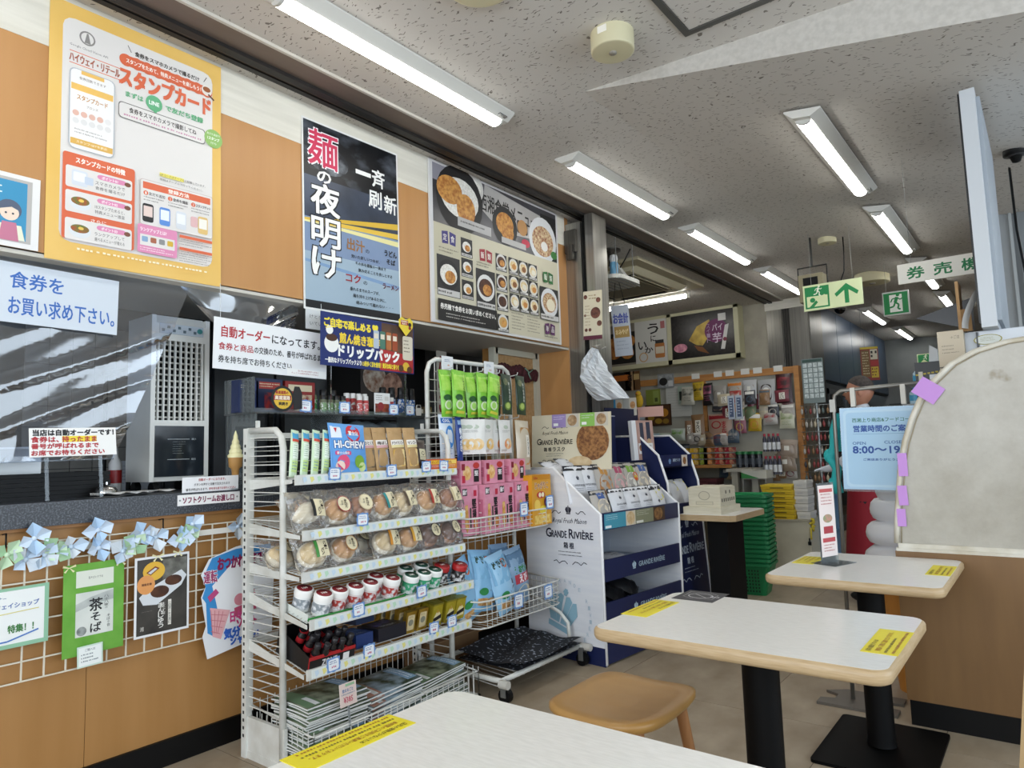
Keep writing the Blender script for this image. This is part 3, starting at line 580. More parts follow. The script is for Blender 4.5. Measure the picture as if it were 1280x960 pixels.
for u, c in ((.56, 'b8c4d2'), (.63, '4a7a68'), (.7, 'b06a3a'), (.77, 'a04a28')): p.rrect(u-.03, .2, u+.03, .56, c, .01).rect(u-.022, .26, u+.022, .36, 'e6dcc8')
p.rrect(.86, .22, .98, .72, 'd9d0bc', .02); p.greek(.875, .3, .965, .6, 4, '5a4a3a', .4); p.ell(.9, .86, .04, 'd8b23a').ell(.84, .9, .03, '5a3420').ell(.94, .92, .03, '5a3420'); p.done(t)
for s in (-.25, .25): MB(clear('f2f6f8')).box(s-.006, -.37, -.006, s+.006, -.13, -.002).build('stand', t)
t = thing('heart_tag', 'yellow heart shaped tag at the corner of the coffee sign', 'tag', FR((-2.745, 2.6, 1.9), 0))
hp = [(0, -.055), (.05, -.005), (.052, .03), (.03, .05), (0, .035), (-.03, .05), (-.052, .03), (-.05, -.005)]
MB(M('e8cf3c', .5)).prism(hp, 0, .002).build('card', t); p = Print(.1, .1, .0025); p.rect(.12, .18, .66, .45, 'a82828').text('高速道路の', .15, .2, .64, .3, 'f2e6c8', .03, 1).text('炭焼き', .2, .33, .55, .43, 'f2e6c8', .03, 1).ell(.78, .4, .12, '1c1a1c').ell(.78, .58, .1, '8c2a26').done(t)
t, p = sheet('order_notice', 'white notice with red letters 食券は持ったまま propped on the counter', 'notice', FR((-2.87, 1.03, 1.285), 0, 6, 1), .29, .105, 'f0efec')
p.text('当店は自動オーダーです！', .04, .06, .97, .27, K, .05).text('食券は、', .02, .3, .32, .5, DR, .04).rect(.36, .29, .76, .5, 'f0d838').text('持ったまま', .36, .3, .76, .5, DR, .04).text('番号が呼ばれるまで', .02, .54, .78, .72, DR, .04).text('お席でお待ちください', .02, .77, .85, .95, DR, .04).done(t)
for s in (-.09, .09): MB(clear('f2f6f8')).box(s-.006, -.21, -.012, s+.006, -.05, -.008).build('stand', t)
t, p = sheet('counter_card', 'small white card with red lines standing on the counter edge', 'notice', FR((-2.855, 1.555, 1.1), 0), .25, .066, 'eeeef0')
p.text('自動オーダーになります。', .28, .1, .76, .27, DR, .02).text('ボタンを押すと自動で注文されます', .2, .4, .84, .57, K, .01).text('番号が呼ばれるまで、', .06, .7, .44, .87, K, .01).text('券を持ち席でお待ちください', .46, .7, .95, .87, DR, .01).done(t)
t, p = sheet('soft_cream_label', 'white label ソフトクリームお渡し口 on the counter fascia', 'notice', FR((-2.847, 1.545, 1.04), 0), .275, .044, 'eeedec')
p.text('ソフトクリームお渡し口', .08, .2, .9, .82, '7c1f48', .035).ell(.035, .5, .014, '8a8a8e').ell(.955, .5, .014, '8a8a8e').done(t)
# clear vinyl curtains
def curtain(name, label, y0, y1, yb0, yb1, zt, zb0, zb1, seed, amp, x=-2.955):
    rn = random.Random(seed); ph = [rn.uniform(0, 6) for _ in range(6)]
    def fn(u, v):        # v 0 at top
        y = (y0+(y1-y0)*u)*(1-v)+(yb0+(yb1-yb0)*u)*v; zb = zb0+(zb1-zb0)*u; z = zt+(zb-zt)*v - .1*math.sin(PI*u)*v*(1-v)
        w_ = (u-.6*(1-v))*4.2; cr = abs((w_+.35*math.sin(5*v+ph[1])) % 1.-.5)*2; k = amp*(math.sin(6*u+1.5*v+ph[0])*.9+math.sin(2.6*v-3*u+ph[3])*.35+(1.6*cr**6+.16*math.sin(40*(u+.3*v)+ph[4]))*max(0, min(1, (u-.62)*4)))*(.15+.85*min(1, 3*v))
        return (x+k, y, z)
    t = thing(name, label, 'curtain', (0, 0, 0)); MB(clear('e0eafa', 1.6, .08, .02, .0, 5, 3.2)).grid(fn, 70, 44).build('vinyl_sheet', t)
    MB(clear('dfe8f0', 1.6, .1, .2)).tube([fn(i/40, 1) for i in range(41)], .003, 4).build('hem', t)
    return t
curtain('vinyl_curtain', 'gathered clear vinyl curtain hanging over the hatch at the far left', -.4, 1.5, -.4, 1.2, 1.965, 1.2, 1.22, 3, .016)
curtain('vinyl_curtain', 'short clear vinyl curtain tied up above the auto order notice', 1.46, 2.06, 1.7, 2.05, 1.965, 1.75, 1.78, 5, .02)
# cold air tower
t = thing('cold_air_tower', 'white cold air fan tower with a grille standing in the hatch', 'fan', (-3.2, 1.54, 1.085))
WP = M('dcdcd6', .4)
for s in (-1, 1): MB(WP).box(-.13, s*.133-.02 if s > 0 else -.133, .03, .1, s*.133 if s > 0 else -.113, .77).build('side_frame', t)
MB(WP).prism([(-.13, .66), (.1, .66), (.1, .735), (.07, .775), (-.13, .775)], -.113, .113, lambda u, v, q: (u, q, v)).build('top_panel', t)
MB(WP).box(-.13, -.113, .25, -.1, .113, .66).box(-.13, -.113, .03, .09, .113, .05).box(-.13, -.113, .275, .1, .113, .3).build('body', t)
MB(DARK).box(-.1, -.113, .3, .0, .113, .66).build('air_outlet', t)
MB(M('b9c3cc', .3)).box(.1, -.1, .69, .104, .1, .735).build('control_panel', t)
c = [MB(M('5a6a74', .4)).box(.104, -.006, -.006, .107, .006, .006).mesh('button')]
for k in range(7): link('button', c[0], t, Matrix.Translation((0, -.085+.024*k, .72 if k % 2 else .705)))
MB(M('3f8a8a', .4)).cyl((.104, .082, .715), (.108, .082, .715), .012, 12).build('dial', t)
v = MB(WP).box(.085, -.0025, .3, .1, .0025, .66).mesh('slat'); h = MB(WP).box(.05, -.113, -.003, .075, .113, .003).mesh('louver')
for k in range(9): link('slat', v, t, Matrix.Translation((0, -.1+.025*k, 0)))
for k in range(13): link('louver', h, t, Matrix.Translation((0, 0, .315+.0275*k)))
MB(M('20262c', .12)).box(.06, -.113, .05, .098, .113, .275).build('water_tank_window', t)
p = Print(.22, .22, .0005); p.line([(.25, .27), (.7, .27)], .002, 'c8d0d4').line([(.25, .68), (.7, .68)], .002, 'c8d0d4').greek(.35, .32, .62, .6, 6, '8d979c', .2).text('満水', .74, .25, .84, .29, 'c8d0d4', res=1).text('給水', .74, .66, .84, .7, 'c8d0d4', res=1)
o = p.done(t); o.matrix_local = FR((.099, 0, .165), 0)
for a in (-.1, .1):
    for b in (-.1, .07): MB(BLACK).cyl((b, a-.012, 0), (b, a+.012, 0), .028, 12).build('caster', t)
# things on the counter
t = thing('tray_stack', 'stack of black serving trays on the dark counter', 'trays', (-3.22, 1.0, 1.07))
def tray(z):
    m = MB(BLACK); o = [(-.16, -.22), (.16, -.22), (.16, .22), (-.16, .22)]
    m.box(-.16, -.22, z, .16, .22, z+.004)
    for x0, y0, x1, y1 in ((-.17, -.23, -.155, .23), (.155, -.23, .17, .23), (-.17, -.23, .17, -.215), (-.17, .215, .17, .23)): m.box(x0, y0, z, x1, y1, z+.016)
    return m.mesh('tray')
tr = tray(0)
t['label'] = 'lowest black serving tray in the counter stack'; t['category'] = 'tray'; t.name = 'serving_tray'; link('tray', tr, t)
for k in range(1, 6): dup(t, (-3.22+random.uniform(-.006, .006), 1.0, 1.07+.017*k), ['', 'second', 'third', 'fourth', 'fifth', 'topmost'][k]+' black serving tray from the bottom of the counter stack', group='black trays on the counter')
t['group'] = 'black trays on the counter'
t = thing('service_bell', 'chrome desk bell on the counter edge', 'bell', (-2.98, 1.19, 1.07))
MB(BLACK).lathe([(.046, 0), (.046, .008), (.04, .012)], n=20).build('base', t); MB(M('c9c9c9', .12, 1.)).lathe([(.042, .014), (.041, .025), (.034, .038), (.02, .046), (.004, .048)], n=20).build('dome', t); MB(M('c9c9c9', .12, 1.)).cyl((0, 0, .046), (0, 0, .058), .005).build('plunger', t)
for nm, lab, y, x, l in (('steel_container', 'square steel food container on the counter behind the trays', .98, -3.35, .1), ('steel_container', 'steel container at the far left end of the counter', .72, -3.3, .09)):
    t = thing(nm, lab, 'container', (x, y, 1.07)); MB(M('9c9c9a', .3, .9)).box(-.06, -.08, 0, .06, .08, l+.1).build('tub', t); MB(M('c4c4c2', .3, .9)).box(-.066, -.086, l+.1, .066, .086, l+.108).build('rim', t)
t = thing('sauce_bottle', 'white squeeze bottle with a red label on the counter', 'bottle', (-3.42, 1.4, 1.07)); MB(M('d8d5d0', .4)).lathe([(.026, 0), (.028, .02), (.028, .13), (.012, .16), (.01, .18)], n=14).build('body', t); MB(M('a02a28', .4)).lathe([(.0285, .04), (.0285, .1)], n=14).build('label_band', t); MB(M('c9c6c0', .4)).lathe([(.012, .18), (.005, .21)], n=10).build('nozzle', t)
for y, l in ((1.33, 'folded white paper napkin beside the desk bell'), (1.22, 'crumpled white paper strip along the counter edge')):
    t = thing('paper_napkin', l, 'napkin', (-2.93, y, 1.072)); rn = random.Random(y); MB(M('d9d8d6', .7)).grid(lambda u, v: ((u-.5)*.05, (v-.5)*.2, .006+.01*abs(math.sin(9*u+5*v+y*9))), 6, 14).grid(lambda u, v: ((u-.5)*.05, (v-.5)*.2, 0), 6, 14, flip=True).build('sheet', t)
t = thing('soft_cream_display', 'pale yellow soft ice cream cone model on the counter', 'display', (-2.87, 1.675, 1.07))
MB(M('b98a4e', .6)).lathe([(.012, .03), (.017, .09), (.028, .1), (.03, .13), (.03, .14)], n=16).build('cone', t)
sw = MB(M('ece6b4', .4)); 
for k in range(5): sw.lathe([(.033-.006*k, .14+.02*k), (.034-.006*k, .15+.02*k), (.022-.004*k, .163+.02*k)], n=16)
sw.lathe([(.01, .235), (.004, .252), (.001, .26)], n=10); sw.build('soft_cream', t); MB(clear('e8eef0')).box(-.03, -.03, 0, .03, .03, .006).cyl((0, 0, 0), (0, 0, .04), .008).build('stand', t)
# kitchen equipment deeper in
t = thing('refrigerator', 'dark steel refrigerator deep in the kitchen', 'refrigerator', (-4.1, 2.45, 0)); MB(M('2a2c2e', .3, .6)).box(-.35, -.4, .1, .32, .4, 1.95).build('cabinet', t)
for s in (-1, 1): d = MB(M('55585b', .28, .8)).box(.32, s*.2-.19, .15, .345, s*.2+.19, 1.9).build('door', t); MB(BLACK).box(.345, s*.2-s*.16-.012, .8, .37, s*.2-s*.16+.012, 1.5).build('handle', d)
MB(BLACK).box(-.3, -.35, 0, .25, .35, .1).build('plinth', t)
t = thing('kitchen_shelf_unit', 'black metal kitchen shelf unit behind the fan tower', 'shelf', (-3.95, 1.78, 0))
for a in (-.16, .16):
    for b in (-.15, .15): MB(BLACK).cyl((b, a, 0), (b, a, 1.7), .012).build('post', t)
for z in (.6, 1.0, 1.4, 1.68): MB(BLACK).box(-.17, -.18, z, .17, .18, z+.02).build('shelf_board', t)
for y, z, w, h, l in ((2.06, 1.5, .1, .13, 'grey wall thermostat with a dark screen on the kitchen tiles'), (2.07, 1.28, .12, .1, 'cream wall intercom on the kitchen tiles')):
    t = thing('wall_control', l, 'control', FR((-4.47, y, z), 0)); MB(M('b7b3a8', .5)).box(-w/2, -h/2, 0, w/2, h/2, .03).build('housing', t); MB(M('14181c', .2)).box(-w*.35, 0, .03, w*.35, h*.4, .033).build('screen', t)
t, p = sheet('paper_notice', 'grey memo sheet on the kitchen tile wall', 'notice', FR((-4.47, 1.95, 1.12), 0), .24, .19, 'b9bcc0'); p.greek(.1, .15, .9, .8, 6, '7d8084', .3); p.done(t)
t, p = sheet('paper_notice', 'orange strip label low on the kitchen wall', 'notice', FR((-4.46, 1.9, .98), 0), .3, .06, 'c77a2a'); p.greek(.1, .3, .9, .7, 1, '6a2a1a', .8); p.done(t)
t = thing('back_worktop', 'dark work table along the kitchen back wall', 'table', (-4.2, .4, 0)); MB(STEELD).box(-.28, -1.9, .83, .28, 1.2, .87).build('table_top', t)
for a in (-1.85, 1.15):
    for b in (-.25, .25): MB(STEELD).cyl((b, a, 0), (b, a, .83), .02).build('leg', t)
MB(STEELD).box(-.28, -1.9, .3, .28, 1.2, .32).build('lower_shelf', t)
# ================================================================ wire grid with notices on the counter front
WW = M('e2dccb', .4, hex2='d6cfbc', sc=20)
t = thing('wire_grid_panel', 'cream wire grid panel hung on the counter front', 'wire grid', (-2.85, .2, .468))
vw = MB(WW).box(-.003, -.0025, 0, .002, .0025, .464).mesh('wire'); hw = MB(WW).box(-.001, 0, -.0025, .004, 1.7, .0025).mesh('wire')
for k in range(26): link('wire', vw, t, Matrix.Translation((0, .068*k, 0)))
for k in range(8): link('wire', hw, t, Matrix.Translation((0, 0, .4635*k/7)))
for y in (.62, 1.15): MB(BLACK).tube([(-.03, y, .5), (.005, y, .505), (.006, y, .46), (.0, y, .455)], .003, 5).build('hook', t)
for y, w in ((.82, .3), (1.27, .32)): MB(M('e6e4dc', .5)).box(.004, y, .42, .006, y+w, .443).build('paper_strip', t)
def flower_mesh(c1, c2, seed):
    rn = random.Random(seed); mb = MB(M(c1, .8)); 
    for k in range(4):
        a = 2*PI*k/4+rn.uniform(-.25, .25); r = rn.uniform(.026, .036); ca, sa = math.cos(a), math.sin(a); w = 1.15
        p0 = Vector((0, 0, .004)); p1 = Vector((r*math.cos(a-w/1.6)*.9, r*math.sin(a-w/1.6)*.9, .016+rn.uniform(-.004, .008))); p2 = Vector((r*ca*1.25, r*sa*1.25, .006+rn.uniform(-.004, .012))); p3 = Vector((r*math.cos(a+w/1.6)*.9, r*math.sin(a+w/1.6)*.9, .016+rn.uniform(-.004, .008)))
        mb.m(M(c1 if k % 2 else c2, .8)); up = Vector((0, 0, .0012)); mb.add([p0, p1, p2, p3, p0-up, p1-up, p2-up, p3-up], ((0, 1, 2), (0, 2, 3), (6, 5, 4), (7, 6, 4)))
    return mb
FL = [(.899, .949, 'b'), (.821, .902, 'g'), (.875, .879, 'w'), (.932, .888, 'w'), (.965, .9, 'g'), (1.015, .905, 'w'), (1.104, .955, 'b'), (1.108, .89, 'b'), (1.193, .867, 'w'), (1.239, .885, 'g'), (1.265, .925, 'b'), (1.315, .905, 'w'), (1.443, .9, 'g'), (1.462, .94, 'b'), (1.415, .885, 'b'), (1.666, .911, 'w')]
CN = {'b': ('pale blue', 'b4cfea', 'd0dff0'), 'g': ('pale green', 'a4c8a0', 'c4dcbc'), 'w': ('bluish white', 'd9e2ea', 'c0d2e4')}; cnt = {}
for i, (y, z, c) in enumerate(FL):
    nm, a, b = CN[c]; cnt[c] = cnt.get(c, 0)+1
    o = thing('paper_flower', '%s paper flower on the wire grid, %s of these' % (nm, ORD[cnt[c]-1]), 'paper flower', FR((-2.838, y, z), 0, 0, random.uniform(0, 70)) @ Matrix.Scale(1.35, 4), group='paper flowers on the wire grid')
    flower_mesh(a, b, i).build('petals', o); MB(M(b, .8)).ell((0, 0, .007), (.007, .007, .005), 8, 5).build('centre', o)
def bow(par, x, y, s=.02, c='e9e3b4'):
    m = MB(M(c, .6)); 
    for sx in (-1, 1): m.add([(x, y, .002), (x+sx*s, y+s*.5, .006), (x+sx*s*1.1, y+s*.1, .004), (x, y-.003, .002)], ((0, 1, 2, 3) if sx < 0 else (3, 2, 1, 0),)); m.add([(x, y, .002), (x+sx*s*.9, y-s*.7, .004), (x+sx*s*.6, y-s*.9, .004)], ((0, 1, 2) if sx < 0 else (2, 1, 0),))
    m.build('ribbon', par)
t, p = sheet('shop_notice', 'white notice with a green border 茶 特集 at the left edge', 'notice', FR((-2.83, .8, .69), 0, 0, .5), .3, .2, 'cfe2cf')
p.rect(.02, .05, .97, .94, 'eef1ef').rect(.0, .0, 1, .05, '8fbfa0').rect(.0, .93, 1, 1, '8fbfa0').rect(.955, 0, 1, 1, '8fbfa0').text('しかけコーナー', .3, .13, .58, .2, '4a6a9a', res=1).text('西湘上りハイウェイショップ', .1, .25, .9, .34, '3f62a8', .02).text('茶', .3, .55, .5, .86, '4a9a2c', .05).text('特集！！', .6, .62, .85, .75, '3a7a3a', .03).line([(.1, .45), (.9, .4)], .003, 'd9cf7a').line([(.1, .9), (.6, .88), (.9, .76)], .005, '4a78c2'); p.done(t)
t, p = sheet('tea_noodle_notice', 'green card with an ink calligraphy 茶そば print on the wire grid', 'notice', FR((-2.83, 1.097, .677), 0, 0, .5), .205, .325, M('5f9f32', .6, hex2='74b044', sc=9))
p.rect(.2, .08, .82, .26, 'dfe3d6').text('茶そばのすすめ', .4, .15, .64, .18, '4a4a48', res=1).rect(.2, .32, .82, .8, M('cdd3cc', .6, hex2='dfe2dc', sc=7)).poly([(.2, .44), (.45, .38), (.65, .35), (.82, .33), (.82, .44), (.5, .46), (.2, .52)], M('a4aaa8', .6, hex2='c5cac6', sc=14)).ell(.3, .74, .08, M('6a706e', .6, hex2='b0b5b2', sc=30))
p.text('茶', .42, .4, .64, .54, '16171a', .02).text('そ', .45, .56, .6, .65, '16171a', .02).text('ば', .44, .67, .62, .77, '16171a', .02).vtext('八十八夜の', .7, .38, .54, .016, '2a2b2c', 0, 1).vtext('そばの会', .74, .6, .74, .012, '2a2b2c', 0, 1); p.done(t); bow(t, -.085, .155); bow(t, .09, .155)
t, p = sheet('product_card', 'small white handwritten card under the tea noodle notice', 'card', FR((-2.822, 1.085, .51), 0, 0, 2), .085, .075, 'cfe3d6'); p.rect(.06, .07, .94, .93, 'eef3f1').text('ご購入は', .3, .15, .7, .28, '3a4a5a', res=1); p.greek(.15, .38, .85, .85, 3, '4a5a6a', .4); p.done(t)
t, p = sheet('bean_bun_poster', 'photo poster of brown steamed buns on a white dish, wire grid', 'poster', FR((-2.83, 1.345, .68), 0, 0, .3), .213, .305, 'e9eaec')
BUN = M('3a2014', .3, hex2='5c3620', sc=20)
p.rect(.04, .03, .96, .97, M('2c2926', .4, hex2='45413b', sc=8)).rect(.5, .06, .95, .32, M('7a7a72', .4, hex2='4e4c46', sc=25)).poly([(.08, .5), (.2, .42), (.85, .22), (.95, .3), (.85, .42), (.4, .62), (.15, .6)], 'd5d9dd').ell(.7, .34, .16, BUN, .065).ell(.45, .46, .17, BUN, .075)
p.ell(.34, .19, .2, 'e2b33a', .12).ell(.2, .35, .16, 'e09a58', .12).poly([(.2, .2), (.36, .13), (.44, .16), (.28, .24)], '7a2c1c').poly([(.23, .205), (.36, .15), (.4, .165), (.28, .225)], 'c9cdd0'); p.text('湘南名物', .12, .33, .3, .36, '5a2c1a', .03, 1)
p.vtext('よろず屋', .52, .6, .76, .014, 'd9d5cc', 0, 1).vtext('まんじゅう', .47, .6, .92, .022, 'f0eee8', .02).rect(.6, .58, .66, .9, 'e6e2d8').vtext('小田原のお土産に', .63, .6, .88, .011, '3a3530', 0, 1).greek(.12, .68, .4, .9, 1, '8a857c', .02); p.vtext('湘', .13, .86, .92, .014, 'd9d5cc', 0, 1); p.done(t); bow(t, -.02, .15, .022); bow(t, .06, .155, .02)
# soft cream shaped card
t = thing('soft_cream_sign', 'ice cream cone shaped cut-out sign 運転おつかれさまです beside the white rack', 'sign', FR((-2.832, 1.66, .6), 0, 0, 1))
pts = [(-.13, -.215), (.17, -.17), (.19, .2), (.08, .235), (.0, .225), (-.09, .2), (-.12, .19), (-.155, .13), (-.135, .08), (-.155, .04), (-.135, -.08), (-.15, -.12)]
MB(M('eceef2', .5)).prism(pts[::-1], 0, .003, lambda u, v, q: (u, v, .003-q)).build('card', t)
p = Print(.36, .46, .0036); p.poly([(.09, .24), (.2, .08), (.5, .03), (.97, .03), (.97, .2), (.6, .26), (.3, .42), (.15, .5), (.08, .42), (.12, .33)], '3a8fd0').poly([(.12, .42), (.3, .38), (.25, .8), (.14, .74)], '3a8fd0')
p.poly([(.2, .33), (.5, .12), (.97, .1), (.97, .5), (.55, .66), (.3, .72), (.25, .5)], 'f2f3f5').text('運転', .1, .19, .26, .3, 'f6f6f6', .06).text('運転', .1, .19, .26, .3, 'a02060', .02).text('おつかれさまです', .27, .09, .95, .2, '8c1a50', .04).poly([(.17, .52), (.42, .58), (.3, .82), (.2, .78)], 'e8b0b4')
for k in range(4): p.line([(.18+.05*k, .54+.012*k), (.2+.02*k, .76)], .0025, 'c8707c').line([(.18, .58+.05*k), (.38-.03*k, .62+.05*k)], .0025, 'c8707c')
p.ell(.54, .5, .07, 'd88a96').ell(.68, .47, .07, 'd88a96').poly([(.47, .57), (.75, .53), (.76, .62), (.48, .65)], 'c05070').poly([(.14, .42), (.24, .36), (.28, .4), (.17, .47)], 'c04a80')
p.text('日々', .42, .6, .56, .69, 'd04a88', .05).text('ソフト', .5, .68, .76, .76, 'c02a6a', .04).text('気分', .34, .74, .54, .83, '2f62c0', .05).text('シャキッ！', .42, .82, .78, .9, '2f62c0', .05).done(t)

# ================================================================ white shelf rack with snacks
RK = M('dedfda', .4, hex2='c9c8c0', sc=10, detail=6)
rack = thing('display_rack', 'white wire display rack of breads, gum and snacks', 'rack', (-2.5, 2.12, 0))
RX0, RX1, RY0, RY1 = -.19, .06, -.49, .47      # back, front posts and ends, local
def rack_end(y):
    m = MB(RK).tube([(RX1, y, .03), (RX1, y, 1.24), (RX1-.012, y, 1.285), (RX1-.05, y, 1.315), (RX0, y, 1.32)], .014, 8)
    m.box(RX0-.016, y-.016, 0, RX0+.016, y+.016, 1.33); m.box(RX0, y-.008, .03, RX1+.02, y+.008, .16).box(RX0, y-.01, .0, RX1+.2, y+.01, .03)
    return m
wm = MB(RK).box(RX0, -.002, -.002, RX1, .002, .002).mesh('wire'); hole = MB(M('2a2a2a', .7)).box(RX0-.005, -.0175, -.005, RX0+.005, .0175, .005)
for y in (RY0, RY1):
    e = rack_end(y).build('end_frame', rack)
    for k in range(30): link('wire', wm, e, Matrix.Translation((0, y, .2+.0375*k)))
    hm = MB(M('2a2a2a', .7))
    for k in range(40): hm.box(RX0-.005, y-.0172, .08+.03*k, RX0+.005, y+.0172, .092+.03*k)
    tag(hm.build('slot_holes', e), kind='stuff')
    MB(RK).box(RX0+.06, y-.006, 1.32, RX0+.075, y+.006, 1.36).build('hook_plate', e)
for z in (.45, 1.3): MB(RK).box(RX0-.01, RY0, z-.012, RX0+.01, RY1, z+.012).build('back_rail', rack)
bw = MB(RK)
for k in range(24): bw.cyl((RX0, RY0, .2+.047*k), (RX0, RY1, .2+.047*k), .0022, 4, caps=False)
bw.build('back_wires', rack)
SH = [('top', 1.12, .12), ('second', .905, .17), ('third', .745, .165), ('fourth', .572, .215), ('fifth', .385, .195)]
random.seed(3)
for nm, z, xf in SH:
    m = MB(RK); n = 15; tn = .22 if z < .6 else .1 if z < 1 else 0; dz = lambda x: tn*(xf-x)
    for k in range(n+1): 
        x = RX0+(xf-RX0)*k/n; m.cyl((x, RY0+.01, z+dz(x)), (x, RY1-.01, z+dz(x)), .0022, 4, caps=False)
    for k in range(7): m.cyl((RX0, RY0+.02+(RY1-RY0-.04)*k/6, z-.004+dz(RX0)), (xf, RY0+.02+(RY1-RY0-.04)*k/6, z-.004), .0025, 4, caps=False)
    s = m.build('shelf', rack); MB(RK).box(xf, RY0+.01, z-.028, xf+.008, RY1-.01, z+.012).build('front_rail', s)
    for y in (RY0, RY1): MB(RK).prism([(RX0, z-.05+dz(RX0)), (RX0, z-.005+dz(RX0)), (xf, z-.005), (xf, z-.02)], y-.0015, y+.0015, lambda u, v, q: (u, q, v)).build('bracket', s)
    st_ = MB(M('dfe6e4', .5)).box(xf+.008, RY0+(.06 if z > .6 else .03), z-.024, xf+.0095, RY1-.012, z+.009).build('price_rail_strip', s)
    p = Print(.9, .033, .0004); w = .9
    for k in range(26): u = (k+.5)/26; c = ['c9dbe9', 'e6e08a', 'bfe0c4'][k % 3]; p.poly([(u-.012, .2), (u+.006, .15), (u+.012, .55), (u-.004, .9)], c)
    o = p.done(s); o.matrix_local = FR((xf+.0097, -.005, z-.008), 0)
# bottom basket
m = MB(RK)
for k in range(28):
    y = RY0+.012+(RY1-RY0-.024)*k/27
    for x in (RX0+.02, .24): m.cyl((x, y, .05), (x, y, .16 if x > 0 else .22), .002, 4, caps=False)
for k in range(13):
    x = RX0+.02+(.24-RX0-.02)*k/12
    for y in (RY0+.012, RY1-.012): m.cyl((x, y, .05), (x, y, .18), .002, 4, caps=False)
bk = m.build('basket', rack)
for z in (.05, .16): MB(RK).tube([(RX0+.02, RY0+.012, z+.04 if z > .1 else z), (.22, RY0+.012, z), (.24, RY0+.02, z), (.24, RY1-.02, z), (.22, RY1-.012, z), (RX0+.02, RY1-.012, z+.04 if z > .1 else z)], .004, 6).build('basket_rail', bk)
MB(RK).box(RX0, RY0, .02, .24, RY1, .05).build('base_tray', bk); MB(RK).box(.225, RY0, .0, .24, RY1, .05).build('kick_plate', bk)
RO = Vector((-2.5, 2.12, 0))
def price_tag(y, z, x=-2.31, label='', w=.064, h=.055, yaw=0, tilt=0, grp='blue rimmed price cards'):
    t = thing('price_card', label, 'price card', FR((x, y, z), yaw, tilt, random.uniform(-3, 3)), group=grp); pts = []
    for k in range(32):
        a = 2*PI*k/32; q = 1+.06*math.cos(8*a); c, s = math.cos(a), math.sin(a); e = max(abs(c), abs(s))**.7; pts.append((w/2*c/e*q, h/2*s/e*q))
    MB(M('6f97cf', .5)).prism(pts, -.0006, .0006).build('card', t); p = Print(w, h, .0008); p.rrect(.12, .12, .88, .88, 'eef2f6', .12); p.greek(.2, .22, .8, .5, 2, '3a5a9a', .55); p.greek(.35, .58, .78, .78, 1, 'c05a7a', .8); p.done(t); return t
for y, z, x, l in ((1.825, 1.13, -2.365, 'under the fruit candy bag on the top rack shelf'), (2.14, 1.13, -2.365, 'under the kraft pouches on the top rack shelf'), (2.36, 1.14, -2.365, 'under the first orange box on the top rack shelf'), (2.48, 1.14, -2.365, 'at the right end of the top rack shelf'), (1.92, .935, -2.305, 'on the bread shelf of the rack'), (1.865, .582, -2.268, 'under the red capped gum bottles'), (2.22, .592, -2.268, 'under the green gum bottles'), (1.76, .39, -2.295, 'leftmost under the black energy bottles'), (1.94, .4, -2.295, 'under the dark blue boxes'), (2.32, .41, -2.295, 'under the gold tins'), (2.44, .415, -2.295, 'rightmost under the gold tins')):
    price_tag(y, z, x, 'blue rimmed price card '+l)
# --- top shelf goods
CL = clear('ffffff', 1.45, .12, .07, .3, 30, 2.2)
def pouch(name, label, cat, mtx, w, h, d, mat, fn=None, group=None, wr=.001, part='pouch'):
    t = thing(name, label, cat, mtx, group=group); bag_mesh(w, h, d, mat if not isinstance(mat, str) else M(mat, .35), wr=wr).build(part, t)
    if fn: p = Print(w, h, .0, bag_zf(d)); fn(p); p.done(t)
    return t
def side_pack(p):
    p.rect(.1, .06, .9, .2, '4aa0c8').rect(.1, .2, .9, .26, 'd0503a').rect(.15, .3, .85, .62, 'e4efe0'); p.greek(.2, .33, .8, .6, 6, '6a9a6a', .4); p.rect(.15, .66, .85, .9, 'bfd88a'); p.greek(.2, .7, .8, .88, 3, '4a7ab0', .4)
for k in range(4):
    pouch('candy_pack', 'narrow green and white candy pack leaning on the top shelf, '+ORD[k], 'snack', FR((-2.42+.002*k, 1.665+.05*k, 1.218), 8, 8, -11), .04, .195, .024, M('cfe3c4', .35), side_pack, 'narrow candy packs on the top shelf')
def hichew(p):
    p.rect(.04, .06, .96, .94, '5f9fe0').poly([(.04, .7), (.5, .32), (.96, .66), (.96, .94), (.04, .94)], '2f62b8').poly([(.38, .42), (.5, .32), (.62, .41), (.54, .46), (.47, .43)], 'f2f5f8').rect(.04, .06, .3, .3, 'e6eef6').ell(.62, .2, .2, 'd02a3a').text('富士山', .49, .15, .75, .24, 'f6f2f0', .04).text('HI-CHEW', .1, .36, .92, .5, '14307a', .12).text('HI-CHEW', .1, .36, .92, .5, 'f6f8fa', .04).rrect(.1, .56, .5, .64, 'd0407a', .03).text('富士山限定', .14, .575, .46, .625, 'f6f2f4', .02)
    p.ell(.3, .78, .16, 'e0507a').ell(.22, .86, .12, 'f2d8c8').ell(.74, .76, .14, '7fae3a').ell(.82, .86, .1, 'cfe09a').poly([(.12, .1), (.2, .1), (.16, .2)], 'c02a3a')
pouch('candy_bag', 'blue HI-CHEW fruit candy bag with a mountain picture', 'snack', FR((-2.405, 1.925, 1.232), 2, 10, -3), .2, .22, .035, M('6aa6e2', .3), hichew)
def kraft(c, fr, tx):
    def f(p):
        p.rect(.1, .3, .9, .48, 'efe9e2').text(tx, .16, .33, .84, .41, '4a3a30', .03).rect(.1, .42, .9, .48, c); p.rrect(.14, .52, .86, .92, M(fr[0], .35, hex2=fr[1], sc=40), .06).line([(.06, .12), (.94, .12)], .002, '8f7550')
    return f
KR = M('b08d5e', .6, hex2='bd9a6c', sc=30)
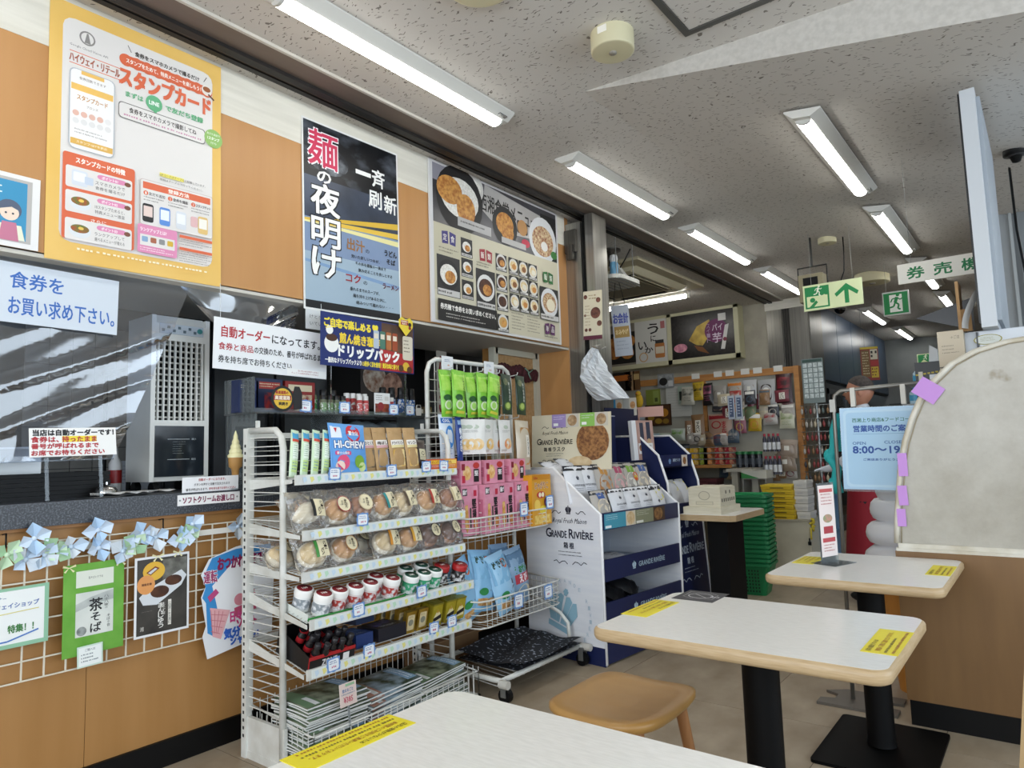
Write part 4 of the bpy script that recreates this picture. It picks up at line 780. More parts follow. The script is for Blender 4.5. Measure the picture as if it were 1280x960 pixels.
for k, (y, w, c, fr, tx) in enumerate(((2.045, .105, 'd9a8ac', ('5a4a3a', '8d7a62'), '梅ひとくち'), (2.125, .09, 'd9a8ac', ('6a6a72', 'a8a8b0'), '梅ぼし'), (2.215, .105, 'e8d9a0', ('d8a23a', 'efd9a0'), 'ドライマンゴー'), (2.3, .085, 'e8d9a0', ('d8a23a', 'efd9a0'), 'マンゴー'))):
    pouch('dried_fruit_pouch', ['kraft pouch of plum snacks beside the blue candy bag', 'narrow kraft pouch of plums with a silver window', 'kraft pouch of dried mango with a yellow window', 'kraft mango pouch next to the dark pouch'][k], 'snack', FR((-2.425+.006*k, y, 1.228), 4, 9, 1), w, .2, .03, KR, kraft(c, fr, tx), 'kraft snack pouches')
def darkp(p): p.rect(.25, .35, .75, .72, 'cfc9a8').ell(.5, .5, .12, '3a2c20'); p.greek(.3, .6, .7, .7, 2, '4a4438')
pouch('coffee_bean_pouch', 'dark brown pouch with a cream label on the top shelf', 'snack', FR((-2.42, 2.375, 1.2), 6, 14, -6), .085, .145, .03, M('3a2a26', .3), darkp)
for k, (y, c, c2) in enumerate(((2.44, 'd2572a', 'f0c23a'), (2.535, 'e08a2a', 'f2d26a'))):
    t = thing('candy_box', ['low orange red candy box on the top shelf', 'low amber candy box at the right end of the top shelf'][k], 'box', (-2.405, y, 1.125)); MB(M(c, .4)).box(-.04, -.05, 0, .035, .045, .048).build('carton', t)
    p = Print(.09, .046, .0006); p.rect(.05, .1, .95, .5, c2).text('オレンジ' if k == 0 else 'みかん', .1, .15, .6, .45, 'b02a1a', .03); p.greek(.1, .6, .9, .9, 2, 'f6efe0', .4); p.done(t).matrix_local = FR((.0355, -.0025, .024), 0)
# --- breads
CRUST = {'white': M('eddfc0', .6, hex2='f5ecd8', sc=12), 'gold': M('d89a58', .45, hex2='e8b87a', sc=9), 'brown': M('a8693e', .45, hex2='c08452', sc=9), 'pale': M('e6c88e', .5, hex2='f0daB0'.lower(), sc=10), 'choco': M('6a4028', .4, hex2='86563a', sc=10)}
bread_cache = {}
def bread(kind, band, label, mtx, s=1., round_lab=False):
    key = (kind, band, round_lab)
    if key in bread_cache:
        return dup(bread_cache[key], mtx @ Matrix.Scale(s, 4), label)
    t = thing('bread_bun', label, 'bread', mtx, group='bagged buns on the rack')
    if kind == 'white':
        m = MB(CRUST[kind])
        for k in range(4): m.ell((-.012+.008*k, -.02+.012*k, -.004), (.06-.004*k, .026, .036), 14, 8, wob=.02)
        m.build('bun', t)
    else: MB(CRUST['white' if kind != 'choco' else 'brown']).ell((0, -.006, -.012), (.069, .057, .034), 18, 10, wob=.02).build('crumb', t); MB(CRUST[kind]).ell((0, -.004, .004), (.062, .05, .034), 18, 10, wob=.03).build('crust', t)
    bag_mesh(.185, .175, .098, CL, 10, 10, .05, wr=.009, smooth=False).build('clear_bag', t)
    p = Print(.1, .085, .003, lambda u, v: bulge(.5+(u-.5)*.1/.185, .5-(v-.5)*.085/.175, .098)+.002, step=.0003)
    if round_lab:
        p.ell(.6, .45, .36, band).ell(.6, .45, .32, 'e8dcb8'); p.vtext('あんぱん', .66, .22, .68, .015, '2a1c14', .03, 1); p.vtext('湘南', .46, .3, .55, .008, '4a3a2a', 0, 1)
    else:
        p.rect(.36, .08, .5, .92, band).rect(.5, .08, 1, .92, 'e8dcb8').vtext('クリーム', .85, .16, .6, .015, '2a1c14', .03, 1).vtext('パン', .66, .5, .86, .014, '2a1c14', .03, 1)
    p.done(t, 'label'); bread_cache[key] = t; t.matrix_local = mtx @ Matrix.Scale(s, 4); return t
B2 = [(1.705, 'white', '1c1c1c', 'whipped cream bun with a black band at the left of the second shelf', 0), (1.84, 'gold', 'a02a30', 'golden bean bun with a round label on the second shelf', 1), (1.955, 'brown', 'd9c8a0', 'brown bean bun behind the blue price card', 1), (2.09, 'gold', '2a8a8a', 'golden bun with a teal band on the second shelf', 0), (2.21, 'pale', '5a4a3a', 'pale bun with a cream label right of the teal banded one', 0), (2.36, 'gold', 'b03a2c', 'golden bun with a red band on the second shelf', 0), (2.52, 'brown', 'c9b890', 'cinnamon roll bun at the right end of the second shelf', 0)]
for k, (y, kd, bd, lab, rl_) in enumerate(B2): bread(kd, bd, lab, FR((-2.385+.004*(k % 3), y, .982), 0+random.uniform(-8, 8), 24, random.uniform(-6, 6)), 1.0, bool(rl_))
for k, (y, kd) in enumerate(((1.78, 'gold'), (1.95, 'brown'), (2.12, 'gold'), (2.34, 'pale'), (2.5, 'white'))): bread(kd, '5a4a3a', 'bagged bun lying in the back row of the second shelf, '+ORD[k], FR((-2.53, y, .985), random.uniform(-15, 15), 55, random.uniform(-20, 20)), .95)
B3 = [(1.735, 'pale', '3f8a3a', 'pale bun with a green band at the left of the third shelf', 0), (1.885, 'gold', 'c98a48', 'small golden bun lying low on the third shelf', 1), (2.12, 'pale', 'd08a2a', 'pale bun with an orange band mid third shelf', 0), (2.255, 'gold', 'd9a23a', 'golden bun with a yellow band on the third shelf', 0), (2.39, 'choco', '3a2a20', 'dark chocolate bun with a round label on the third shelf', 1), (2.53, 'choco', '5a4a3a', 'dark chocolate bun at the right end of the third shelf', 1)]
for k, (y, kd, bd, lab, rl_) in enumerate(B3): bread(kd, bd, lab, FR((-2.392, y, .818), random.uniform(-8, 8), 24, random.uniform(-6, 6)), .95, bool(rl_))
for k, (y, kd) in enumerate(((1.8, 'choco'), (1.93, 'choco'), (2.06, 'white'), (1.66, 'pale'))): bread(kd, '1c1a18', 'bagged bun in the back row of the third shelf, '+['behind the low golden bun', 'right of the other dark one', 'beside the empty wires', 'at the far left end'][k], FR((-2.5, y, .81), random.uniform(-15, 15), 50, random.uniform(-20, 20)), .9, True)
def tilt_new(before, z, tn, sh=(0, 0, 0)):
    piv = Vector((-2.315, 0, z)); T = Matrix.Translation(piv) @ Matrix.Rotation(math.atan(tn), 4, 'Y') @ Matrix.Translation(-piv)
    for o in COL.objects:
        if o.name not in before and o.parent is None: o.matrix_basis = T @ Matrix.Translation(sh) @ o.matrix_basis
before4 = set(o.name for o in COL.objects)
# --- gum bottles
def gum(cap, body, band, top, label, at, group):
    t = thing('gum_bottle', label, 'gum bottle', Matrix.Translation(at) @ Matrix.Rotation(.1, 4, 'Y'), group=group)
    MB(M(body, .35)).lathe([(.034, 0), (.036, .004), (.036, .06), (.033, .064)], n=20).build('bottle', t); MB(M(cap, .35)).lathe([(.038, .062), (.038, .084), (.036, .087), (.003, .0872)], n=20).build('cap', t)
    MB(M(top, .4)).lathe([(.031, .0873), (.031, .0885), (.002, .0886)], n=20).build('cap_label', t)
    m = MB(M(band, .4, hex2='e6e6e8', sc=50, lo=.45, hi=.62, detail=2)); m.lathe([(.0365, .012), (.0365, .053)], n=20); m.build('label_band', t)
    p = Print(.04, .03, .0); p.text('100', .2, .3, .8, .75, 'f2ece4', .05, 1); o = p.done(t); o.matrix_local = Matrix.Translation((0, 0, .0889)) @ Matrix.Rotation(PI/2, 4, 'Z'); return t
g1 = None
for k, (x, y, b) in enumerate(((-2.46, 1.70, 0), (-2.38, 1.735, 0), (-2.385, 1.815, 1), (-2.385, 1.897, 1), (-2.39, 1.98, 1), (-2.44, 2.055, 1), (-2.385, 2.1, 1))):
    lab = 'white gum bottle, dark red cap top, ' + ORD[k] + (', silver label' if k < 2 else ', red label')
    gum('f0eeea', 'e9e9e6' if b == 0 else 'e2d8d4', '8d949a' if b == 0 else 'b03a34', '7c1c24', lab, (x, y, .595), 'red topped gum bottles')
for k, (x, y) in enumerate(((-2.385, 2.215), (-2.385, 2.295), (-2.39, 2.37), (-2.47, 2.26), (-2.47, 2.36))):
    gum('f2f2ee', '2f9a6a', '3aa878', '1c4a3a', ['green gum bottle with a white cap right behind its price card', 'middle green gum bottle of the front row', 'right green gum bottle of the front row', 'green gum bottle in the back row, left one', 'green gum bottle in the back row, right one'][k], (x, y, .588), 'green gum bottles')
for k, (x, y) in enumerate(((-2.42, 2.45), (-2.39, 2.545))): gum('b02a2c', '1c1c1e', '2c2a2c', '8c1c1e', ['black gum bottle with a red cap, left of the pair', 'black gum bottle with a red cap at the shelf end'][k], (x, y, .588), 'black gum bottles')
t = thing('gum_tray', 'low white and green cardboard tray holding the red topped gum bottles', 'tray', (-2.4, 1.9, .585)); 
MB(M('e6eae4', .6)).box(-.1, -.25, 0, .058, .26, .003).build('base', t); MB(M('3f9a4a', .6)).box(.056, -.25, 0, .058, .26, .02).build('front_lip', t); MB(M('dfe4de', .6)).box(-.1, -.252, 0, .058, -.25, .035).build('side_wall', t)
tilt_new(before4, .588, .22, (.035, 0, -.018)); before5 = set(o.name for o in COL.objects)
# --- energy drink bottles in a cardboard tray
t = thing('display_carton', 'open black and red display carton of energy bottles', 'carton', (-2.41, 1.76, .388))
CB = M('151416', .5)
MB(CB).box(-.11, -.11, 0, .1, .11, .004).build('base', t)
for s in (-1, 1): MB(CB).prism([(-.11, 0), (.1, 0), (.1, .055), (-.11, .1)], s*.11-.0015, s*.11+.0015, lambda u, v, q: (u, q, v)).build('side_wall', t)
f = MB(M('b02428', .5)).box(.1, -.11, 0, .103, .11, .055).build('front_wall', t); MB(CB).box(.1035, -.108, .004, .1045, .108, .042).build('panel', f); MB(CB).box(-.113, -.11, 0, -.11, .11, .1).build('back_wall', t)
p = Print(.2, .04, .0); p.text('ZONE', .25, .2, .6, .8, 'd8d4d4', .04).rect(.75, .15, .9, .85, 'e8e6e4').done(f).matrix_local = FR((.1048, 0, .023), 0)
def ebottle(label, at):
    t = thing('energy_bottle', label, 'bottle', at, group='small energy bottles'); MB(M('1a181a', .25)).lathe([(.016, 0), (.0175, .004), (.0175, .06), (.011, .074), (.011, .078)], n=14).build('bottle', t)
    MB(M('a8242a', .35)).lathe([(.0178, .03), (.0178, .05)], n=14).build('label_band', t); MB(M('242226', .4)).lathe([(.013, .076), (.013, .094), (.011, .096)], n=14).build('cap', t); return t
eb = ebottle('small black energy bottle in the red carton, front left', Matrix.Translation((-2.34, 1.69, .394)) @ Matrix.Rotation(.25, 4, 'Y')); q = 0
for r_ in range(3):
    for c in range(5):
        if (r_, c) == (0, 0): continue
        dup(eb, Matrix.Translation((-2.34-.055*r_, 1.69+.038*c, .394+.014*r_)) @ Matrix.Rotation(.28+random.uniform(-.1, .15), 4, 'Y') @ Matrix.Rotation(random.uniform(-.2, .2), 4, 'X'), 'small black energy bottle in the red carton, %s row, %s' % (['front', 'middle', 'back'][r_], ORD[c]))
dup(eb, Matrix.Translation((-2.45, 1.72, .465)) @ Matrix.Rotation(.5, 4, 'Y') @ Matrix.Rotation(.4, 4, 'X'), 'small black energy bottle tipped up on top of the others')
for k, (y, w, c, c2, l) in enumerate(((1.945, .09, '22376a', '6a86b8', 'navy blue snack box left of the dark carton'), (2.1, .16, '1a1a24', '4a4a86', 'flat dark carton on the fifth shelf'), (2.02, .1, '20304e', 'b02a3a', 'small dark carton leaning behind the blue box'))):
    at = Matrix.Translation((-2.4 if k < 2 else -2.5, y, .388+(.05 if k == 2 else 0))) @ Matrix.Rotation(-.25, 4, 'Y'); t = thing('snack_carton', l, 'box', at); MB(M(c, .4)).box(-.07, -w/2, 0, .07, w/2, .055).build('carton', t)
    p = Print(w*.9, .13, .0); p.poly([(.1, .2), (.9, .1), (.9, .6), (.1, .75)], M(c2, .4, hex2=c, sc=30)); p.greek(.15, .78, .8, .95, 2, 'd9dce4', .4); p.done(t).matrix_local = Matrix.Translation((0, 0, .0556)) @ Matrix.Rotation(PI/2, 4, 'Z')
# --- gold tins
def tin(kind, label, at, rz=0.):
    t = thing('gold_tin', label, 'tin', at, rz, group='gold packets and tins')
    G = M('b8912f', .28, .75, hex2='d2b254', sc=20) if kind == 0 else M('c2b02a', .3, .5, hex2='d6c748', sc=20)
    w, d, h = (.06, .022, .1) if kind == 0 else (.064, .034, .1)
    MB(G).box(-d/2, -w/2, 0, d/2, w/2, h).build('packet' if kind == 0 else 'tin_body', t); p = Print(w, h, .0005)
    if kind == 0: p.rrect(.15, .15, .85, .85, 'd9c79a', .08); p.ell(.5, .5, .25, '8c8a78').greek(.25, .2, .75, .32, 2, '5a4620', .4)
    else: p.poly([(.1, .6), (.5, .2), (.9, .55), (.9, .8), (.1, .85)], 'e6d9a8').poly([(.1, .6), (.9, .45), (.9, .65), (.1, .78)], '1c1a18').ell(.5, .3, .12, 'c9a23a'); MB(M('a39a3a', .3, .6)).box(-d/2-.002, -w/2-.002, h, d/2+.002, w/2+.002, h+.008).build('lid', t)
    p.done(t).matrix_local = FR((d/2+.0003, 0, h/2), 0); return t
t0 = tin(0, 'gold packet at the front left of the gold group', (-2.37, 2.225, .388)); q = 0
for c, y in enumerate((2.225, 2.3)):
    for r_ in range(6):
        if r_ == 0 and c == 0: continue
        dup(t0, Matrix.Translation((-2.37-.045*r_, y-.012*r_, .388)), 'gold packet in the %s file, %s' % (['left', 'right'][c], ['frontmost', 'second', 'third', 'fourth', 'fifth', 'rearmost'][r_]))
t1 = tin(1, 'yellow gold tin, front of the left file', (-2.37, 2.39, .388))
for c, y in enumerate((2.39, 2.48, 2.55)):
    for r_ in range(5):
        if r_ == 0 and c == 0: continue
        dup(t1, Matrix.Translation((-2.37-.042*r_, y, .388)), 'yellow gold tin, %s of the %s file' % (['front', 'second', 'third', 'fourth', 'rear'][r_], ['left', 'middle', 'right'][c]))
tilt_new(before5, .388, .22)
# --- magazines in the basket
PIC = [M('2c3a28', .3, hex2='9aa48c', sc=18, detail=8, lo=.4, hi=.7), M('36452e', .3, hex2='a8bccb', sc=14, detail=8, lo=.4, hi=.7)]
def magazine(label, mtx, k, group='travel magazines in the rack basket'):
    t = thing('magazine', label, 'magazine', mtx, group=group)
    def f(u, v): return ((u-.5)*.23, (v-.5)*.295, .012*math.sin(PI*u)*.5)
    m = MB(PIC[k % 2]).grid(lambda u, v: (f(u, v)[0], f(u, v)[1], f(u, v)[2]+.006), 8, 4); m.m(M('d5d8d6', .6)).grid(f, 8, 4, flip=True)
    for v in (0, 1): m.grid(lambda u, s: (f(u, v)[0], f(u, v)[1], f(u, v)[2]+.006*s), 8, 1, flip=bool(v))
    for u in (0, 1): m.grid(lambda s, v: (f(u, v)[0], f(u, v)[1], f(u, v)[2]+.006*s), 1, 4)
    m.build('pages', t); p = Print(.23, .295, .0068, lambda u, v: .006*math.sin(PI*u))
    p.rect(.03, .72, .97, .97, 'b98a78' if k % 2 else '6d8a6a').rect(.55, .76, .94, .84, 'e9ebea').rect(.1, .03, .9, .2, '8fb0cc'); p.greek(.15, .06, .85, .18, 2, 'e9f0f4', .5); p.done(t); return t
m0 = None; st5 = [(-2.42, 1.79, 19, 'left'), (-2.42, 2.1, 15, 'middle'), (-2.42, 2.4, 13, 'right')]
for ci, (x, y, n, nm) in enumerate(st5):
    proto = None
    for k in range(n):
        mt = Matrix.Translation((x+random.uniform(-.012, .012), y+random.uniform(-.01, .01), .055+.0105*k)) @ Matrix.Rotation(random.uniform(-.07, .07)+PI/2*0, 4, 'Z') @ Matrix.Rotation(.06*(ci > 0), 4, 'X')
        lab = 'travel magazine in the %s stack of the rack basket%s' % (nm, ', topmost' if k == n-1 else ', below the top one')
        if proto is None: proto = magazine(lab, mt, ci)
        else: dup(proto, mt, lab)
t, p = sheet('price_sign', 'pinkish handwritten price sign clipped to the magazine basket', 'price card', FR((-2.27, 1.81, .27), 10, 8, -3), .095, .085, 'ecd9d2')
p.rect(.35, .05, .9, .16, '9fc8a0').text('旅まるごと', .15, .25, .8, .4, '4a7ab0', .02, 1).text('¥385', .2, .6, .75, .85, 'd06a7a', .03, 1); p.greek(.1, .45, .9, .55, 1, '8a9ab0', .6); p.done(t); MB(clear('e6eaec', haze=.2)).box(-.005, -.12, -.004, .005, -.04, -.001).build('clip_stem', t)
# ================================================================ clear shelf of bottles on the counter
ac = thing('acrylic_shelf', 'clear acrylic shelf standing on the counter behind the rack', 'shelf', (-2.93, 2.3, 1.07))
AC_ = clear('eaf0f2', 1.45, .05, .06)
MB(AC_).box(-.12, -.58, .335, .13, .58, .343).build('shelf_board', ac)
for y in (-.57, -.1, .5): MB(AC_).box(-.12, y, 0, .13, y+.006, .335).build('support', ac)
MB(AC_).box(.126, -.58, .343, .13, .58, .36).build('front_lip', ac); MB(AC_).box(-.12, -.58, .343, .13, -.575, .5).build('end_panel', ac)
SZ = 1.414
for k, (y, w, h, c, c2, l) in enumerate(((1.76, .1, .15, '1e2a52', '2c3c70', 'plain navy gift box at the left end of the clear shelf'), (1.87, .14, .165, '1c2748', 'a03028', 'navy curry box with a red stripe on the clear shelf'), (2.04, .17, .16, '8c2420', 'd8c9a8', 'red curry box on the clear shelf'))):
    t = thing('gift_box', l, 'box', (-2.94, y, SZ)); MB(M(c, .4)).box(-.03, -w/2, 0, .03, w/2, h).build('carton', t)
    p = Print(w, h, .0005); p.rect(.1, .1, .9, .3, c2); p.greek(.12, .14, .88, .28, 2, 'd9cfae', .5); p.rect(.3, .4, .9, .9, M(c2, .4, hex2=c, sc=40)); p.done(t).matrix_local = FR((.0303, 0, h/2), 0)
t = thing('shelf_talker', 'round black and yellow shelf card with a capped figure', 'card', FR((-2.79, 1.88, 1.475), 0)); pts = [(.06*math.cos(2*PI*k/28)*1.0-.02, .06*math.sin(2*PI*k/28)) for k in range(28)]
MB(M('18181a', .5)).prism(pts, -.001, .001).build('card', t); p = Print(.16, .13, .0016); p.ell(.38, .5, .3, 'e0b83a', .37).rect(.08, .38, .66, .56, '9c2426').text('高速道路の', .14, .22, .56, .34, '9c2426', .04, 1).text('高速道路', .12, .4, .62, .54, 'f2e6d0', .04, 1).text('炭焼き', .24, .62, .54, .74, '2a2018', .04, 1); p.done(t)
MB(M('1c1a1c', .5)).prism([(.04, -.05), (.085, -.045), (.085, .03), (.07, .06), (.045, .06), (.035, .02)], -.001, .0015).build('cut_out', t)
def spice(label, at, cap, body, band, r, h, group):
    t = thing('spice_bottle', label, 'bottle', at, group=group); MB(M(body, .3)).lathe([(r, 0), (r, h*.72), (r*.8, h*.78)], n=14).build('bottle', t); MB(M(cap, .4)).lathe([(r*.9, h*.77), (r*.9, h*.98), (r*.8, h)], n=14).build('cap', t); MB(M(band, .45, hex2='e6e6e2', sc=90, detail=1, lo=.5, hi=.6)).lathe([(r*1.02, h*.12), (r*1.02, h*.6)], n=14).build('label_band', t); return t
row = [('black', 'black capped green label seasoning jar', '161618', '5a6a4a', '4a9a5a', .02, .13, [(2.13, -2.93), (2.19, -2.93), (2.25, -2.93)]), ('small', 'small black capped jar in the front', '161618', '6a705a', '7a9a6a', .017, .095, [(2.14, -2.86), (2.18, -2.86), (2.22, -2.86), (2.26, -2.86)]),
       ('white', 'white capped red label spice jar', 'e6e4e0', 'b03a3a', 'c04a4a', .018, .12, [(2.34, -2.93), (2.38, -2.93), (2.42, -2.93), (2.46, -2.93)]), ('front', 'front row white capped red spice jar', 'e6e4e0', 'b84444', 'c85a5a', .017, .1, [(2.36, -2.85), (2.4, -2.85), (2.58, -2.85)]),
       ('sauce', 'tall black bottle with a blue label', '121214', '1a1a1e', '3a68a8', .021, .165, [(2.6, -2.94), (2.65, -2.92), (2.7, -2.9), (2.75, -2.92), (2.8, -2.92)])]
for nm, lab, cap, bd, bn, r, h, sp in row:
    s0 = None
    for k, (y, x) in enumerate(sp):
        l = '%s on the clear shelf, %s' % (lab, ORD[k])
        if s0 is None: s0 = spice(l, (x, y, SZ), cap, bd, bn, r, h, 'bottles on the clear counter shelf')
        else: dup(s0, (x, y, SZ), l)
t, p = sheet('product_card', 'white card with a dark red berry picture on the clear shelf', 'card', FR((-2.82, 2.49, 1.475), 0), .11, .115, 'ecebe9'); p.rect(.05, .5, .95, .95, M('5a2420', .4, hex2='a8553a', sc=30)).ell(.4, .62, .2, '8c2a30'); p.rect(.65, .15, .9, .35, 'd9d6d0'); p.greek(.1, .1, .55, .4, 3, '6a6460', .4); p.done(t)
for k, (y, l) in enumerate(((1.99, 'left'), (2.22, 'second'), (2.55, 'third'), (2.67, 'right'))): price_tag(y, 1.445, -2.795, 'blue rimmed price card on the clear counter shelf, %s one' % l, .07, .06)
for k, (y, c, l) in enumerate(((2.78, '5a4a34', 'dark small tin at the right end of the clear shelf'), (2.84, '8a7a4a', 'gold small tin at the right end of the clear shelf'))):
    t = thing('small_tin', l, 'tin', (-2.84, y, SZ)); MB(M(c, .35, .4)).box(-.02, -.025, 0, .02, .025, .055).build('tin_body', t); MB(M('c9c4b4', .4)).box(.02, -.016, .01, .021, .016, .04).build('label', t)
t = thing('figure_card', 'small white and black cut-out figure at the right end of the clear shelf', 'card', FR((-2.79, 2.73, 1.445), 0)); MB(M('d9d6d2', .5)).prism([(-.018, -.03), (.018, -.03), (.022, .0), (.015, .03), (-.015, .03), (-.022, 0)], 0, .002).build('card', t); MB(M('2a2426', .5)).prism([(-.014, .012), (.014, .012), (.012, .028), (-.012, .028)], .002, .003).build('print', t)

# ================================================================ door with the cork board beyond the hatch
t = thing('pantry_door', 'cream framed door with a tan cork panel right of the hatch', 'door', (-3.2, 4.17, 0))
for y in (-.27, .25): MB(M('c9c6b4', .5)).box(-.02, y-.025, 0, .03, y+.025, 1.97).build('door_frame', t)
MB(M('c9c6b4', .5)).box(-.02, -.27, 1.92, .03, .25, 1.97).build('door_frame', t); MB(M('b08a5c', .8, hex2='bf9a6c', sc=40)).box(-.02, -.25, 0, .0, .23, 1.92).build('cork_panel', t)
t = thing('dark_garland', 'dark maroon fabric garland with a green bow on the cork door', 'garland', (-3.17, 4.16, 1.8)); rn = random.Random(5)
m = MB(M('38141a', .9, hex2='4e2026', sc=60))
for k in range(16): m.ell((rn.uniform(-.005, .01), -.23+.03*k, .01*math.sin(k)-(.02 if k > 10 else 0)), (.02, .03, .05), 8, 6, wob=.15)
m.build('tinsel', t); m = MB(M('7a9a8a', .6)); m.tube([(.03, .05, .03), (.035, .1, 0), (.03, .16, .03)], .005, 5).tube([(.03, .09, .0), (.032, .12, -.05)], .005, 5).build('bow', t)
for k, (y, z, w, h, c, c2, l) in enumerate(((3.15, 1.72, .4, .42, '3a3230', '8c5a3c', 'dark food poster deep behind the bottles'), (3.72, 1.712, .11, .5, 'c9c2b4', '8c2a2a', 'narrow cream banner with dark red letters in the kitchen'))):
    t, p = sheet('kitchen_poster', l, 'poster', FR((-3.55, y, z), 0), w, h, c)
    if k: 
        for i, ch in enumerate('たらこ'): p.text(ch, .2, .08+.3*i, .8, .32+.3*i, c2, .03)
    else: p.ell(.3, .5, .25, M(c2, .5, hex2='d9cfc0', sc=20)).ell(.7, .6, .22, M('6a3a2a', .5, hex2='c9a08a', sc=20)); p.greek(.1, .1, .9, .2, 1, 'c9c2b4', .6)
    p.done(t)
t = thing('back_bench', 'dark shelf with bags behind the rack right of the hatch', 'shelf', (-3.76, 3.4, 0)); MB(M('3a2c24', .6)).box(-.15, -.5, 1.3, .15, .6, 1.33).build('shelf_board', t)
for y in (-.48, .58): MB(M('3a2c24', .6)).box(-.15, y-.01, 0, .15, y+.01, 1.3).build('side_panel', t)
for k, (y, c) in enumerate(((3.1, 'a8bccb'), (3.35, '8c9aa4'))): pouch('plastic_bag', ['pale blue plastic bag lying on the dark back shelf', 'greyish plastic bag lying on the dark back shelf'][k], 'bag', Matrix.Translation((-3.74, y, 1.385)), .22, .26, .1, M(c, .3), wr=.01)

# ================================================================ wheeled wire rack
r2 = thing('wheeled_rack', 'white wheeled wire rack with hanging bags and two baskets', 'rack', (-2.55, 3.0, 0))
y0, y1 = -.36, .36
MB(RK).tube([(-.08, y0, .1), (-.08, y0, 1.64), (-.08, y0+.02, 1.69), (-.08, y0+.07, 1.715), (-.08, y1-.07, 1.715), (-.08, y1-.02, 1.69), (-.08, y1, 1.64), (-.08, y1, .1)], .013, 8).build('frame', r2)
vw = MB(RK).box(-.0022, -.0022, .3, .0022, .0022, 1.7).mesh('wire'); hw = MB(RK).box(-.0022, y0, -.0022, .0022, y1, .0022).mesh('wire')
for k in range(1, 12): link('wire', vw, r2, Matrix.Translation((-.08, y0+.06*k, 0)))
for k in range(22): link('wire', hw, r2, Matrix.Translation((-.076, 0, .34+.06*k)))
bs = MB(RK)
bs.tube([(-.1, y0, .12), (.32, y0+.02, .1), (.38, y0+.03, .1)], .013, 8).tube([(-.1, y1, .12), (.32, y1, .1), (.38, y1, .1)], .013, 8).tube([(.36, y0+.03, .1), (.36, y1, .1)], .013, 8).tube([(-.1, y0, .12), (-.1, y1, .12)], .013, 8).tube([(.3, y1, .1), (.29, y1, .22), (.24, y1, .27), (-.08, y1, .4)], .011, 8)
bs.build('base_frame', r2); b = MB(RK)
for k in range(16): b.tube([(-.08, y0+.03+.043*k, .1), (.33, y0+.03+.043*k, .07), (.355, y0+.03+.043*k, .11)], .003, 4)
b.build('base_wires', r2)
for i, (x, y) in enumerate(((.38, y0+.03), (.38, y1), (-.1, y0), (-.1, y1))):
    c = MB(BLACK).cyl((x, y-.015, .035), (x, y+.015, .035), .035, 14).build('caster', r2); MB(M('8a8a88', .4, .7)).prism([(-.022, .03), (-.018, .03), (-.018, .085), (.018, .085), (.018, .03), (.022, .03), (.022, .1), (-.022, .1)], x-.015, x+.015, lambda u, v, q, y=y: (q, y+u, v)).build('caster_fork', c)
MB(M('c9c6be', .4)).cyl((.38, y0-.01, .1), (.43, y0-.01, .1), .02, 10).build('bumper', r2); MB(M('c9c6be', .4)).cyl((.36, y1+.01, .1), (.43, y1+.01, .1), .02, 10).build('bumper', r2)
def basket(z0, z1, xf, par):
    m = MB(RK); nx = 9
    def rim(z, e=0): return [(-.07, y0-e, z+.02), (xf-.06, y0-e, z), (xf-.015, y0+.015-e, z), (xf+e, y0+.06, z), (xf+e, y1-.06, z), (xf-.015, y1-.015+e, z), (xf-.06, y1+e, z), (-.07, y1+e, z+.02)]
    for z, rr in ((z0, .004), (z1, .005), ((z0+z1)/2, .0025), (z0*.75+z1*.25, .0025), (z0*.25+z1*.75, .0025)): m.tube(rim(z, .006 if z == z1 else 0), rr, 6)
    for k in range(17): y = y0+.05+(y1-y0-.1)*k/16; m.tube([(-.07, y, z0), (xf, y, z0), (xf, y, z1)], .002, 4)
    for k in range(8):
        x = -.06+(xf-.02)*k/7
        for y in (y0, y1): m.cyl((x, y, z0), (x, y, z1), .002, 4, caps=False)
    m.build('basket', par)
basket(.77, .865, .2, r2); basket(.33, .46, .26, r2)
hk = MB(RK).tube([(-.08, 0, 0), (.05, 0, .01), (.055, 0, .025)], .003, 5).mesh('hook')
for z, ys in ((1.645, (-.3, -.05, .1, .27)), (1.39, (-.38, -.2, -.08, .1, .27))):
    for y in ys: link('hook', hk, r2, Matrix.Translation((0, y, z)))
for y in (-.22, .14):
    c = MB(M('e6e8ea', .5)).box(-.06, y-.045, 1.66, -.057, y+.045, 1.735).build('price_plate', r2); p = Print(.08, .07, .0); p.greek(.2, .25, .8, .5, 2, '6a78a0', .5); p.greek(.5, .65, .8, .8, 1, 'd07a3a', .8); p.done(c).matrix_local = FR((-.0565, y, 1.7), 0)
def grape(p):
    p.rect(.06, .06, .94, .45, M('8fcf3a', .35, hex2='b8e36a', sc=26)).vtext('シャインマスカット', .72, .15, .7, .014, '2f5a24', .02, 1).ell(.35, .6, .24, '2c5a30', .07).ell(.4, .75, .26, 'dfeec8', .1).ell(.4, .75, .16, 'a8d86a', .07).rect(.2, .88, .8, .94, 'd8d24a')
g0 = None
for k, (y, x, r) in enumerate(((2.655, -2.5, 2), (2.715, -2.47, -3), (2.855, -2.5, 3), (2.92, -2.475, -2), (2.985, -2.455, -10))):
    l = 'bright green grape candy bag hanging on the wheeled rack, '+ORD[k]
    if g0 is None: g0 = pouch('grape_candy_bag', l, 'snack', FR((x, y, 1.515), 5, 3, r), .115, .25, .035, M('79bf36', .3, hex2='93d34e', sc=14), grape, 'green grape candy bags')
    else: dup(g0, FR((x, y, 1.515), 5, 3, r), l)
